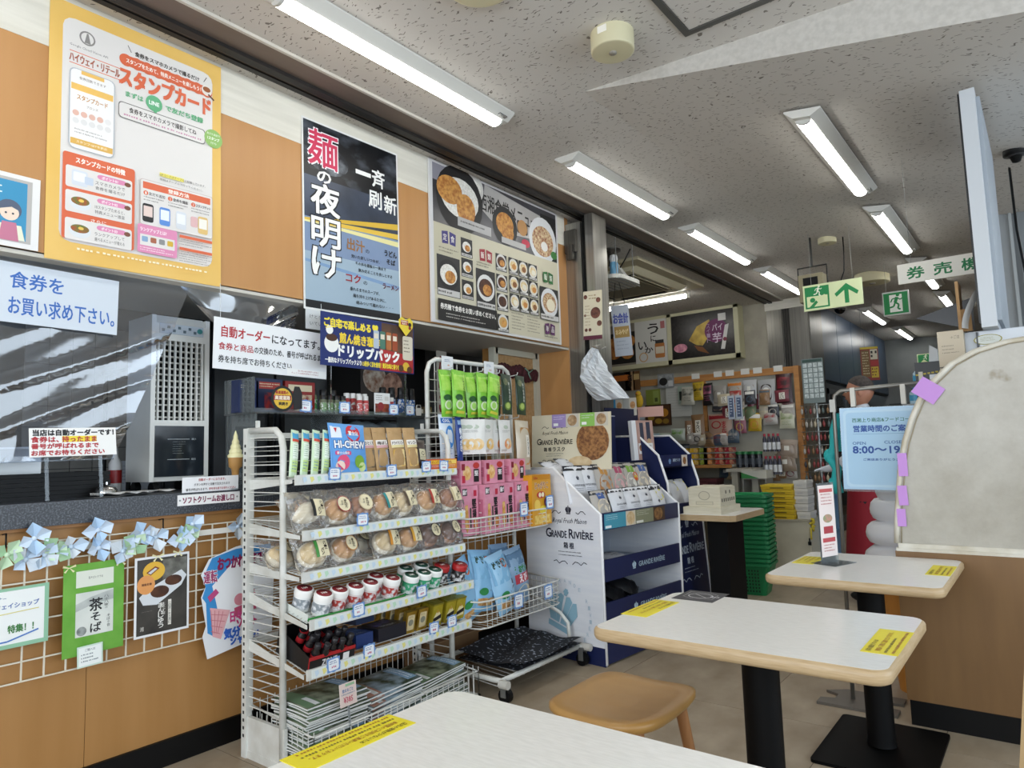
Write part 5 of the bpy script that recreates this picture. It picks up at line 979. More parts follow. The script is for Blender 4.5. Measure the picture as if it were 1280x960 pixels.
def matcha(p): p.rect(.06, .05, .94, .95, M('27382a', .35, hex2='3a4e3a', sc=9)).vtext('まっちゃあめ', .6, .2, .68, .017, 'd9dcd2', .02, 1).ell(.42, .8, .3, '6f8a3a', .1).ell(.42, .79, .2, 'b0c46a', .07).ell(.3, .2, .2, M('7a7a58', .4, hex2='4a5a40', sc=30), .09)
for k, y in enumerate((3.06, 3.13, 3.265)): 
    l = ['dark green tea candy bag half behind its twin', 'dark green tea candy bag in the middle right', 'dark green tea candy bag at the right end of the top hooks'][k]
    if k == 0: g1_ = pouch('tea_candy_bag', l, 'snack', FR((-2.505, y, 1.525), 5, 3, -2), .1, .235, .03, M('2c3e2e', .3), matcha, 'dark green candy bags')
    else: dup(g1_, FR((-2.475, y, 1.53), 5, 3, -2), l)
def tissue(p): p.ell(.6, .5, .3, '3a86d0', .25).rect(.1, .08, .9, .2, '2f6ab8').text('COOL', .2, .1, .7, .18, 'f2f4f6', .03, 1); p.greek(.2, .75, .8, .92, 3, '6a8ab8', .4)
pouch('wet_wipe_pack', 'white and blue pack hanging left on the wheeled rack', 'pack', FR((-2.49, 2.635, 1.285), 5, 3, 0), .12, .235, .03, M('d9e4ee', .35), tissue)
def navy(p): p.vtext('歯みがき', .5, .25, .8, .02, 'e6ecf4', .03, 1); p.rect(.2, .08, .8, .18, '8fb0d8')
pouch('toothbrush_pack', 'narrow navy pack beside the blue wipe pack', 'pack', FR((-2.475, 2.715, 1.275), 5, 3, 0), .05, .23, .025, M('1f3f8a', .35), navy)
def drop(c):
    def f(p): p.ell(.5, .22, .18, 'b8c2b0', .06).greek(.2, .32, .8, .4, 2, '8a8a84', .4); p.ell(.6, .72, .3, M(c, .4, hex2='efd2a0', sc=30), .16).rect(.08, .88, .5, .95, 'c9c4bc')
    return f
for k, (y, x, c) in enumerate(((2.775, -2.5, 'd8a83a'), (2.805, -2.485, 'd8a83a'), (2.84, -2.47, 'd8a83a'), (2.93, -2.46, 'e0b03a'), (3.06, -2.49, 'e07a3a'), (3.1, -2.47, 'e07a3a'))):
    l = 'white candy pouch on the wheeled rack, ' + ['edge-on, leftmost', 'edge-on, second', 'edge-on, third', 'with a yellow lemon picture', 'half hidden behind the orange pictured one', 'with an orange picture'][k]
    pouch('candy_pouch', l, 'snack', FR((x, y, 1.285), -28 if k < 3 else 4, 3, 0), .12, .19, .022, M('e6e5e0', .4), drop(c), 'white candy pouches')
def cracker(p): p.rrect(.2, .15, .85, .9, M('a8743c', .5, hex2='c9985a', sc=22), .1).rect(.5, .3, .75, .75, 'e9e4d8').vtext('いかせん', .63, .34, .7, .014, '3a3028', .02, 1)
pouch('cracker_bag', 'clear bag of brown crackers at the right of the wheeled rack', 'snack', FR((-2.47, 3.265, 1.235), 6, 3, -2), .15, .29, .05, M('c9bda8', .25), cracker)
# pink boxes
def pink(label, at, w, d, h, side=False, group='pink snack boxes'):
    t = thing('snack_box', label, 'box', at, group=group); MB(M('d98aa0', .4, hex2='e09ab0', sc=30, detail=1)).box(-d/2, -w/2, 0, d/2, w/2, h).build('carton', t); p = Print(w, h, .0005)
    if h > .15: p.rect(.06, .06, .34, .2, '1c1a1c').text('揚げ', .08, .08, .32, .18, 'f2ecec', .03).poly([(.2, .4), (.36, .38), (.42, .85), (.3, .95), (.18, .8)], M('c98a3a', .5, hex2='e8c07a', sc=40)).rect(.72, .1, .9, .22, 'c02a44').text('堅', .62, .28, .86, .46, '1c1a1c', .04).text('揚', .64, .48, .86, .64, '1c1a1c', .03).rect(.48, .45, .56, .85, '1f3f2c').ell(.8, .78, .13, M('b0582c', .5, hex2='e0a05a', sc=40), .12)
    else: p.ell(.3, .5, .2, M('d89a4a', .5, hex2='efcf9a', sc=40), .3).rect(.04, .12, .2, .38, '8c1c34').rect(.62, .35, .88, .88, '1c1a1c').text('堅', .66, .42, .84, .62, 'f2ecec', .03).ell(.75, .2, .16, 'c03a34', .13).rect(.05, .6, .2, .9, 'c02a44')
    p.done(t).matrix_local = FR((d/2+.0003, 0, h/2), 0)
    p = Print(d, h, .0005); p.rect(.1, .3, .9, .7, 'c9708c'); p.greek(.2, .35, .8, .65, 3, 'f2dfe4', .4); p.done(t).matrix_local = FR((0, -w/2-.0003, h/2), -90); return t
b0 = pink('pink snack box standing in the upper basket, leftmost', (-2.45, 2.705, .775), .13, .1, .255)
dup(b0, (-2.42, 2.845, .775), 'pink snack box in the upper basket, second, wide front', .06); dup(b0, (-2.43, 2.985, .775), 'pink snack box in the upper basket, third'); dup(b0, (-2.42, 3.125, .775), 'pink snack box in the upper basket beside the yellow one')
c0 = pink('small pink snack box lying on top, leftmost', (-2.45, 2.72, 1.032), .16, .1, .125); dup(c0, (-2.445, 2.91, 1.032), 'small pink snack box lying on top, middle'); dup(c0, (-2.445, 3.11, 1.032), 'small pink snack box lying on top, right, slightly turned', .12)
t = thing('potato_snack_box', 'yellow じゃがりこ snack box at the right of the upper basket', 'box', (-2.4, 3.27, .775), .05); MB(M('d99a1e', .4)).box(-.05, -.1, 0, .05, .1, .285).build('carton', t); p = Print(.2, .285, .0005)
p.rect(.03, .0, .97, .1, 'c98412').text('Calbee', .08, .03, .3, .08, 'b02a1c', .03, 1).text('じゃがりこ', .15, .14, .85, .28, 'f2e6c8', .05).text('じゃがりこ', .15, .14, .85, .28, '8c1c14', .012).ell(.45, .4, .22, 'c0392a', .07).ell(.4, .4, .07, 'f2e6c8').ell(.55, .4, .07, 'f2e6c8').ell(.25, .6, .16, 'efc95a').ell(.75, .55, .14, '8c3a6a').ell(.55, .7, .2, 'e8cf3a', .08).rect(.08, .8, .92, .97, M('d8a83a', .5, hex2='f0d27a', sc=40)).done(t).matrix_local = FR((.0503, 0, .1425), 0)
price_tag(3.08, .88, -2.335, 'blue rimmed price card on the upper basket under the pink boxes', .075, .08); price_tag(3.33, .9, -2.335, 'blue rimmed price card on the upper basket under the yellow box', .075, .08)
# blue bags in lower basket
def crab(p): p.rect(.05, .05, .95, .5, '7fb6dc').text('めひかり', .15, .12, .8, .25, '1f3f2c', .03, 1).ell(.65, .2, .14, 'e0703a', .08).poly([(.5, .3), (.9, .25), (.85, .62), (.55, .7)], M('2c2c3c', .4, hex2='8a8aa0', sc=40)).ell(.3, .7, .16, '2f8a4a', .06).rect(.1, .8, .9, .94, M('b97a3a', .5, hex2='e6c48a', sc=40))
def shrimp(p): p.rect(.05, .05, .95, .3, '5a7fa0').text('うおせん', .2, .32, .8, .44, '2f8a3a', .04, 1).rect(.15, .46, .85, .62, 'b83a4a').text('えび', .3, .47, .7, .61, 'f2e6e8', .04, 1).ell(.5, .8, .34, M('e0d0a8', .5, hex2='f2e8cc', sc=30), .14)
for k, (y, x, tl, rl2, fn, c) in enumerate(((2.64, -2.4, 10, 14, crab, '8fc0e4'), (2.78, -2.4, 12, -8, crab, '8ac0e6'), (2.9, -2.37, 14, 6, crab, '9ccaea'), (3.0, -2.45, 8, -4, shrimp, '7a9ab8'), (3.1, -2.42, 9, 4, shrimp, '86a6c4'))):
    pouch('seafood_snack_bag', ['light blue snack bag leaning at the left of the lower basket', 'light blue snack bag with a sun picture in the lower basket', 'light blue snack bag in front of the lower basket', 'steel blue shrimp snack bag half hidden in the lower basket', 'steel blue shrimp snack bag at the right of the lower basket'][k], 'snack', FR((x, y, .51+.03*(k % 2)), 8, tl, rl2), .2, .31, .09, M(c, .3), fn, 'blue snack bags', .004)
price_tag(2.93, .42, -2.275, 'blue rimmed price card on the lower basket, left', .08, .08); price_tag(3.2, .42, -2.275, 'blue rimmed price card on the lower basket, right', .08, .08)
t = thing('dotted_cloth', 'navy cloth with white dots folded on the base of the wheeled rack', 'cloth', (-2.36, 3.04, .128)); m = MB(M('14171f', .8, hex2='8c93a0', sc=60, detail=0, lo=.66, hi=.7)); rn = random.Random(2)
m.grid(lambda u, v: (-.2+.4*u, -.28+.58*v, .012+.02*math.sin(5*u+3*v)**2+(.03*max(0, .25-u)*4)), 16, 16).grid(lambda u, v: (-.2+.4*u, -.28+.58*v, 0), 16, 16, flip=True); m.build('folded_cloth', t)
t = thing('cardboard_box', 'brown cardboard box on the floor behind the wheeled rack', 'box', (-2.78, 2.85, 0)); MB(M('7a5c3c', .8)).box(-.07, -.2, .0, .07, .25, .24).build('carton', t); MB(M('86684a', .8)).box(.07, -.2, .2, .13, .25, .205).build('flap', t)
# ================================================================ rusk displays
NV = M('18224e', .4); NVD = M('101838', .45); LB = M('b9c3d0', .5); WH = M('e6e8ec', .45, hex2='dcdfe6', sc=3, stretch=(1, 1, 9))
def crown(p, u, v, s, c, rot=0):
    a = p.w/p.h; k = lambda x, y: (u+s*(x*math.cos(rot)-y*math.sin(rot)), v+s*a*(x*math.sin(rot)+y*math.cos(rot)))
    for x0, y0, x1, y1, x2, y2, x3, y3 in ((-.5, -.1, -.28, -.35, -.12, .3, -.32, .3), (-.26, -.36, -.04, -.42, -.02, .3, -.12, .3), (.04, -.42, .26, -.36, .12, .3, .02, .3), (.28, -.35, .5, -.1, .32, .3, .12, .3)):
        p.poly([k(x0, y0), k((x0+x1)/2, min(y0, y1)-.04), k(x1, y1), k(x2, y2), k(x3, y3)], c)
    p.poly([k(-.36, .34), k(.36, .34), k(.34, .48), k(-.34, .48)], c); p.line([k(0, -.44), k(0, -.62)], .1*s*p.w, c); p.line([k(-.08, -.54), k(.08, -.54)], .07*s*p.w, c)
def brand(p, u, v, s, c, kanji='箱根'):
    """crown, script line, GRANDE RIVIERE and flourishes, centred at u, v; s is the width"""
    a = p.w/p.h; crown(p, u, v-.43*s*a, .13*s, c)
    for q in (-1, 1):
        p.line([(u+q*s*(.16+.05*i), v+s*a*(-.4+.03*math.sin(i*1.9))) for i in range(5)], .006*s*p.w*2, c); p.line([(u+q*s*(.05+.06*i), v+s*a*(.43+.03*math.cos(i*2.2))) for i in range(6)], .006*s*p.w*2, c)
    p.text('Royal Fresh Maison', u-.36*s, v-.3*s*a, u+.36*s, v-.19*s*a, c, 0, 1, .35)
    p.text('G', u-.5*s, v-.12*s*a, u-.385*s, v+.03*s*a, c, .02).text('RANDE', u-.375*s, v-.085*s*a, u-.05*s, v+.03*s*a, c, .02).text('R', u+.0*s, v-.12*s*a, u+.1*s, v+.03*s*a, c, .02).text('IVIÈRE', u+.11*s, v-.115*s*a, u+.5*s, v+.03*s*a, c, .02)
    for i, ch in enumerate(kanji): w = .09*s; x = u-(len(kanji)*.06-.0)*s+i*.125*s; p.text(ch, x, v+.1*s*a, x+w, v+.2*s*a, c, .02)
    p.greek(u-.24*s, v+.25*s*a, u+.26*s, v+.36*s*a, 2, c, .25)
g = thing('rusk_display', 'white cardboard GRANDE RIVIÈRE rusk display stand with crown print', 'display stand', (-2.04, 3.4, 0), math.radians(-5))
prof = [(-.56, .0), (0, 0), (0, .83), (-.33, 1.09), (-.56, 1.09)]
sidefn = lambda u, v, q: (u, q, v)
for y, nm in ((0, 'side_panel'), (.86, 'side_panel')):
    s = MB(WH).prism(prof, y-.007, y+.007, sidefn).build(nm, g); MB(NV).box(-.561, y-.0085, 0, .0, y+.0085, .1).build('base_band', s)
    MB(M('f2f3f5', .4)).tube([(0, y, .01), (0, y, .83), (-.33, y, 1.09), (-.56, y, 1.09)], .009, 6).build('edge_trim', s)
    if y == 0:
        p = Print(.56, 1.09, .0005); brand(p, .6, .36, .62, '1c2036'); crown(p, .47, .76, .4, '8fb6c8', .3)
        for i, ch in enumerate('GRANDE RIVIERE GRANDE'):
            a = -1.9+i*.2
            if ch != ' ': uu, vv = .5+.34*math.cos(a), .77+.34*math.sin(a)*.56/1.09; p.text(ch, uu-.014, vv-.01, uu+.014, vv+.01, 'b4c4d0', 0, 1)
        p.done(s).matrix_local = FR((-.28, -.0078, .545), -90)
MB(LB).box(-.56, 0, .0, -.548, .86, 1.09).build('back_panel', g)
for z in (.03, .24, .475): 
    s = MB(LB).box(-.55, .01, z, -.01, .85, z+.012).build('shelf', g); f = MB(NV).box(-.012, .01, z-.02, .0, .85, z+.1 if z > .1 else .12).build('front_strip', s)
    if z > .1: p = Print(.82, .11, .0005); crown(p, .36, .55, .05, 'b8d0e0'); p.text('GRANDE RIVIÈRE', .42, .35, .78, .68, 'b8d0e0', .01, 2).done(f).matrix_local = FR((.0005, .43, z+.04), 0)
m = MB(NVD).add([(-.5, .01, 1.03), (-.02, .01, .755), (-.02, .85, .755), (-.5, .85, 1.03), (-.5, .01, 1.02), (-.02, .01, .745), (-.02, .85, .745), (-.5, .85, 1.02)], ((0, 1, 2, 3), (7, 6, 5, 4), (0, 4, 5, 1), (2, 6, 7, 3), (1, 5, 6, 2), (0, 3, 7, 4))); m.build('sloped_tray', g)
f = MB(NV).box(-.012, .01, .74, .004, .85, .835).build('front_strip', g); p = Print(.84, .095, .0005)
p.rect(.02, .06, .28, .95, '4a9ab0').rect(.28, .06, .4, .95, 'd9cdb8').rect(.4, .06, .64, .95, '8a8c70').rect(.64, .06, .8, .95, '4a3424').ell(.34, .5, .05, M('c9a878', .5, hex2='e0c8a0', sc=40), .4).ell(.71, .5, .06, M('6a4428', .5, hex2='a07848', sc=40), .4); p.greek(.04, .15, .24, .5, 3, 'd9eef2', .3); p.greek(.42, .15, .6, .5, 3, 'e0e0cc', .3); p.rect(.03, .75, .1, .9, 'eef4f6').rect(.41, .75, .5, .9, 'e6e6dc').done(f).matrix_local = FR((.0045, .43, .787), 0)
GM = Matrix.Translation((-2.04, 3.4, 0)) @ Matrix.Rotation(math.radians(-5), 4, 'Z')
def rusk(kind, label, y, x, z, tilt=40, w=.13, h=.19, yaw=0, roll=0):
    W_ = M('dfe0e4', .3)
    def f(p):
        if kind == 'white': p.rect(.0, .0, 1, .14, '1a1c26').text('GRANDE RIVIÈRE', .2, .5, .85, .57, '2a2e40', 0, 1); crown(p, .5, .35, .14, '2a2e40'); p.greek(.3, .62, .7, .72, 2, '6a6e80', .3); p.text('Rusk', .4, .86, .8, .93, '2a2e40', 0, 1)
        elif kind == 'yellow': p.rect(0, 0, 1, .2, '1a1c26').poly([(.3, .2), (.7, .15), (.8, .5), (.5, .6), (.35, .45)], M('d8cf2c', .4, hex2='ece66a', sc=30)); crown(p, .35, .6, .12, '3a3e50'); p.greek(.2, .75, .8, .85, 2, '6a6e80', .3)
        else: c1, c2 = {'brown': ('a8744a', 'd09c68'), 'pink': ('d09aa0', 'e6c0bc'), 'orange': ('d8d2c4', 'efece4'), 'pale': ('d6c8ae', 'ebe0cc')}[kind]; p.rect(0, 0, 1, .15, '23252c').ell(.52, .56, .36, M(c1, .5, hex2=c2, sc=26), .27).ell(.4, .66, .26, M(c1, .5, hex2=c2, sc=30), .2).rect(.3, .1, .7, .3, {'brown': 'c9924a', 'pink': 'b04a6a', 'orange': '7aa83a', 'pale': '3a5a9a'}[kind])
        if kind == 'orange': p.ell(.72, .42, .17, 'e06a2a', .13).text('NEW', .62, .4, .82, .46, 'f2e84a', .04, 1)
    return pouch('rusk_packet', label, 'snack', GM @ FR((x, y, z), yaw, tilt, roll), w, h, .05, W_ if kind in ('white', 'yellow') else M('b8b2aa', .2), f, 'rusk packets', .003)
SX = lambda d: (-.02-.48*d, .755+.275*d)
for k, (y, kd, l) in enumerate(((.05, 'white', 'white rusk packet at the left of the upper row'), (.16, 'white', 'white rusk packet second in the upper row with crown print'), (.33, 'brown', 'clear packet of brown toasts in the upper row'), (.49, 'pink', 'clear packet of pinkish toast in the upper row'), (.63, 'orange', 'packet with an orange sticker in the upper row'), (.77, 'pale', 'clear packet of pale toast at the right of the upper row'))):
    x, z = SX(.42); rusk(kd, l, y+.02, x, z+.12, 16, .175, .23, -4, -2)
for k, (y, kd, l) in enumerate(((.1, 'pale', 'clear packet of pale toasts at the left of the lower row'), (.28, 'white', 'white rusk packet in the lower row, left'), (.43, 'white', 'white rusk packet in the lower row, middle'), (.57, 'white', 'white rusk packet in the lower row, right'), (.72, 'yellow', 'yellow flowered rusk packet at the end of the lower row'))):
    x, z = SX(.1); rusk(kd, l, y, x, z+.085, 18, .165, .19, 0, 0)
for k, (y, kd, z, x) in enumerate(((.12, 'white', 1.09, -.42), (.3, 'white', 1.1, -.45), (.45, 'yellow', 1.14, -.45))): rusk(kd, ['white rusk packet lying on the back edge, left', 'white rusk packet lying on the back edge, middle', 'yellow flowered packet standing on the back edge'][k], y, x, z, [65, 60, 20][k], .15, .17)
for k, (y, z, l, kd) in enumerate(((.12, .535, 'white packet lying on the middle shelf, left', 'white'), (.33, .54, 'white packet lying on the middle shelf, right', 'white'))): rusk(kd, l, y, -.15, z, 84, .19, .19, 0, 4)
for k, y in enumerate((.1, .28, .42)): pouch('black_bag', ['black bag heaped on the lower display shelf, left', 'black bag heaped on the lower display shelf, middle', 'black bag heaped on the lower display shelf, right'][k], 'bag', GM @ FR((-.16, y, .32+.02*k), 10, 65, 10*k), .17, .2, .08, M('16171c', .35), None, 'black bags', .012)
t, p = sheet('brand_board', 'cream GRANDE RIVIÈRE board with a round brown rusk picture', 'sign', FR((-2.45, 3.75, 1.25), -84, 4, 0), .57, .36, M('d8cdb0', .5, hex2='e0d6bc', sc=3), th=.01, part='board')
brand(p, .3, .52, .46, '2a2622', '箱根ラスク'); RU = M('6a3f1f', .6, hex2='b07c48', sc=55, detail=6); p.ell(.78, .5, .2, RU, .34).ell(.62, .88, .15, M('c9a878', .6, hex2='e0c8a0', sc=20), .12)
for u, c in ((.27, 'a08cc0'), (.63, '8cbf5a')): p.rect(u, .0, u+.18, .24, c).rect(u+.18, .0, u+.34, .24, 'c9c2b4').ell(u+.26, .12, .06, M('8a6a48', .5, hex2='c0a078', sc=40), .1); p.greek(u+.02, .04, u+.16, .12, 2, 'eee8f2', .3); p.rect(u+.02, .16, u+.08, .21, 'eef0ec')
p.done(t)
# second, navy display
g2 = thing('rusk_display', 'navy GRANDE RIVIÈRE rusk display stand with white edging', 'display stand', (-2.05, 4.42, 0), math.radians(-3))
GM2 = Matrix.Translation((-2.05, 4.42, 0)) @ Matrix.Rotation(math.radians(-3), 4, 'Z')
prof2 = [(-.55, 0), (0, 0), (-.06, .95), (-.12, 1.14), (-.27, 1.28), (-.55, 1.28)]
for y in (0, .46):
    s = MB(NV).prism(prof2, y-.006, y+.006, sidefn).build('side_panel', g2); MB(M('f2f3f5', .4)).tube([(0, y, .01), (-.06, y, .95), (-.12, y, 1.14), (-.27, y, 1.28), (-.55, y, 1.28)], .009, 6).build('edge_trim', s)
MB(NVD).box(-.55, 0, 0, -.54, .46, 1.5).build('back_panel', g2)
for z in (.5, .78, 1.05): MB(NVD).box(-.5, 0, z, -.1, .46, z+.012).build('shelf', g2)
f = MB(NV).prism([(-.012, .02), (0, .02), (-.05, .8), (-.062, .8)], .0, .46, sidefn).build('front_panel', g2); p = Print(.46, .78, .001); brand(p, .45, .42, .95, 'c9d4e4'); p.done(f).matrix_local = FR((-.024, .23, .41), 0, 3.7)
f = MB(NV).box(-.115, 0, 1.05, -.1, .46, 1.14).build('front_strip', g2); p = Print(.44, .09, .0005); crown(p, .25, .5, .08, '7a9ac8'); p.text('湘南ラスク', .35, .3, .6, .55, 'b8c8dc', .02, 1).rect(.65, .05, .85, .95, 'd9cfc4').ell(.75, .5, .06, RU, .3).done(f).matrix_local = FR((-.0995, .23, 1.095), 0)
for k, (y, c) in enumerate(((.06, 'white'), (.2, 'yellow'), (.34, 'yellow'))): pouch('rusk_packet', ['grey white rusk packet in the navy display', 'yellow flowered rusk packet in the navy display, middle', 'yellow flowered rusk packet at the front of the navy display'][k], 'snack', GM2 @ FR((-.12, y, .88), 0, 30, 0), .14, .19, .05, M('cfd0d4', .3), (lambda p: p.poly([(.4, .1), (.85, .15), (.7, .5), (.5, .55)], M('d8cf2c', .4, hex2='ece66a', sc=30)).rect(0, 0, 1, .08, '1a1c26')) if c == 'yellow' else None, 'rusk packets', .003)
for k in range(4):
    t = thing('gift_carton', 'navy upright gift carton on the rusk displays, '+ORD[k], 'box', (-2.5+.005*k, 4.0+.1*k, 1.1), 0, 'navy gift cartons'); MB(NV).box(-.03, -.045, 0, .03, .045, .33).build('carton', t); MB(M('d6d9e0', .4)).box(.03, -.045, .325, .032, .045, .33).build('edge_trim', t)
t, p = sheet('cookie_pack', 'upright pack of pinkish cookies standing between the rusk displays', 'snack', FR((-2.3, 4.48, 1.25), -20, 4), .16, .28, 'b08c80', th=.03, part='carton')
p.rect(.1, .05, .9, .95, M('a88478', .4, hex2='c0a094', sc=12)).rect(.2, .06, .42, .5, '2c3044').rect(.58, .04, .82, .48, '2c3044').ell(.3, .55, .1, RU, .09).ell(.7, .55, .1, 'c0a078', .09).rect(.05, .58, .9, .85, 'e6e4e2').ell(.18, .7, .1, RU, .08); p.text('湘南ラスク', .4, .62, .8, .68, '3a3438', .02, 1); p.greek(.4, .72, .8, .8, 2, '6a6468', .3); p.done(t)
MB(M('e6e8ec', .4)).box(-.12, -.14, -.02, -.08, .14, .015).build('backing_card', t)
# ================================================================ tables and stool
LAM = M('e0ded8', .28, hex2='efede8', sc=30, stretch=(1, 5, 1), detail=8, spec=.5, coat=.1, lo=.2, hi=.7); EDGE = M('b49a74', .4, hex2='c2aa86', sc=6, stretch=(3, 3, 40))
def rr(x0, y0, x1, y1, r, n=6):
    pts = []
    for cx, cy, a0 in ((x1-r, y0+r, -90), (x1-r, y1-r, 0), (x0+r, y1-r, 90), (x0+r, y0+r, 180)):
        for k in range(n+1): a = math.radians(a0+90*k/n); pts.append((cx+r*math.cos(a), cy+r*math.sin(a)))
    return pts
def table(label, x0, y0, x1, y1, legs, z=.7):
    t = thing('dining_table', label, 'table', ((x0+x1)/2, (y0+y1)/2, 0)); w, d = (x1-x0)/2, (y1-y0)/2
    m = MB(EDGE); prev = None; prof = ((.012, z-.036), (.004, z-.032), (0, z-.024), (0, z-.01), (.003, z-.004), (.009, z-.0005)); rings = [[(u, v, zz) for u, v in rr(-w+i, -d+i, w-i, d-i, .045-i)] for i, zz in prof]; n = len(rings[0])
    vs = [p for r_ in rings for p in r_]; m.add(vs, [(a*n+i, a*n+(i+1) % n, (a+1)*n+(i+1) % n, (a+1)*n+i) for a in range(len(rings)-1) for i in range(n)], True); m.add(rings[0], [tuple(range(n-1, -1, -1))]); m.add(rings[-1], [tuple(range(n))])
    tt = m.build('table_top', t); MB(LAM).prism(rr(-w+.009, -d+.009, w-.009, d-.009, .037), z-.001, z).build('laminate', tt)
    for lx, ly, bw, bd in legs:
        MB(M('040405', .55, spec=.15)).lathe([(.054, .02), (.05, .04), (.05, z-.05), (.05, z-.036)], (lx, ly, 0), 20).build('column', t)
        MB(M('060607', .6, spec=.12)).prism(rr(lx-bw, ly-bd, lx+bw, ly+bd, .02), 0, .012).build('base_plate', t); MB(M('0e0e10', .4)).box(lx-.12, ly-.1, z-.045, lx+.12, ly+.1, z-.036).build('top_bracket', t)
    return t
table('white topped dining table nearest the camera, cut off at the bottom', -1.06, .56, -.3, 1.125, [(0, 0, .2, .25)])
table('white topped dining table in the middle with a wooden edge', -1.077, 1.7, -.318, 2.275, [(0, 0, .2, .25)])
table('white topped dining table at the back against the wooden partition', -.925, 2.72, -.325, 3.395, [(.0, .03, .2, .27)])
YL = M('e8d81e', .5)
def sticker(label, cx, cy, w, d, a):
    t, p = sheet('table_notice', label, 'notice', FLAT((cx, cy, .7008), a), w, d, YL, th=.001); K_ = '7a6a18'
    if w > .18:
        p.text('店内の席数が少ないため', .05, .1, .5, .26, K_, .01, 1).text('長時間のご利用はご遠慮いただいております。', .08, .34, .88, .5, 'b07a1c', .01, 1); p.greek(.05, .6, .9, .7, 1, K_, .9); p.greek(.05, .8, .95, .9, 1, 'b07a1c', .9)
    else: p.greek(.1, .15, .7, .85, 3, K_, .5)
    p.done(t); return t
sticker('yellow notice stuck on the nearest table', -1.02, .82, .24, .075, -90)
sticker('yellow notice at the left end of the middle table', -1.032, 2.0, .23, .085, -90); sticker('yellow notice at the right end of the middle table', -.365, 1.962, .24, .08, 90)
sticker('yellow notice at the left end of the back table', -.862, 3.13, .2, .085, -90); sticker('yellow notice at the right end of the back table', -.375, 3.1, .23, .08, 90)
t, p = sheet('table_plate', 'dark grey plate sticker with a white line drawing on the middle table', 'notice', FLAT((-.968, 2.235, .7008), 0), .14, .15, M('2e2e34', .5), th=.001)
p.ell(.5, .5, .3, 'c9c9cc', .24).ell(.5, .5, .27, '2e2e34', .21).line([(.3, .35), (.7, .65)], .003, 'c9c9cc').line([(.12, .2), (.6, .15), (.85, .3), (.88, .75), (.4, .82), (.15, .7), (.12, .2)], .0015, 'c9c9cc').text('Wi-Fi', .74, .45, .96, .58, 'd9d9dc', .02, 1).done(t)
# stool
SW = M('a57c42', .34, hex2='b58b50', sc=2., stretch=(2, 7, 2), detail=8, lo=.2, hi=.8)
def stool(label, x, y, rz=0.):
    t = thing('wooden_stool', label, 'stool', (x, y, 0), rz); m = MB(SW); a, b = .185, .215; zt = .43
    def dip(u, v): return -.022*max(0, 1-(u/a)**2)*.9+.014*(abs(v)/b)**2.2
    N = 40; rings = []
    def se(t_, s): c, q = math.cos(t_), math.sin(t_); e = 2/4.2; return (a*s*math.copysign(abs(c)**e, c), b*s*math.copysign(abs(q)**e, q))
    vs = []; fs = []; levels = [(.25, 0), (.5, 0), (.75, 0), (.93, 0), (1, -.008), (1, -.022), (.94, -.034)]
    for s, dz in levels:
        for i in range(N): u, v = se(2*PI*i/N, s); vs.append((u, v, zt+dip(u, v)+dz))
    for k in range(len(levels)-1):
        for i in range(N): fs.append((k*N+i, (k+1)*N+i, (k+1)*N+(i+1) % N, k*N+(i+1) % N))
    m.add(vs, fs, True); m.add([vs[i] for i in range(N)], [tuple(range(N))], True); m.add(vs[-N:], [tuple(range(N-1, -1, -1))]); m.build('seat', t)
    LG = M('8a5c34', .45, hex2='a06e40', sc=4, stretch=(8, 8, 1))
    for sx in (-1, 1):
        for sy in (-1, 1): MB(LG).cyl((sx*.12, sy*.14, .4), (sx*.17, sy*.19, 0), .02, 10, .016).build('leg', t)
    for sx in (-1, 1): MB(LG).cyl((sx*.145, -.165, .2), (sx*.145, .165, .2), .011, 8).build('stretcher', t)
    MB(LG).cyl((-.145, 0, .2), (.145, 0, .2), .011, 8).build('stretcher', t); return t
stool('light wooden saddle seat stool between the nearest and middle tables', -1.13, 1.975)
# table menu holder
t = thing('acrylic_menu_holder', 'clear acrylic stand with a red printed menu card on the back table', 'menu stand', FR((-.765, 3.08, .7), -20)); MB(AC_).box(-.055, 0.001, -.05, .09, .004, .06).build('foot', t); MB(AC_).box(-.055, .004, -.002, .06, .33, .001).build('plate', t)
m = MB(M('e9dcd8', .5)).box(-.05, .03, .0012, .055, .32, .002).build('menu_card', t); p = Print(.105, .29, .0004); p.rect(.08, .05, .92, .1, 'c05a5a'); p.greek(.15, .12, .85, .3, 4, 'b86a6a', .4); p.ell(.5, .47, .3, M('c98a80', .5, hex2='8a9a70', sc=40), .06).rect(.2, .58, .8, .68, 'a83a44').rect(.1, .74, .9, .8, 'b84a50'); p.greek(.15, .83, .85, .95, 3, 'b86a6a', .4); p.done(m).matrix_local = Matrix.Translation((.0025, .175, .002))
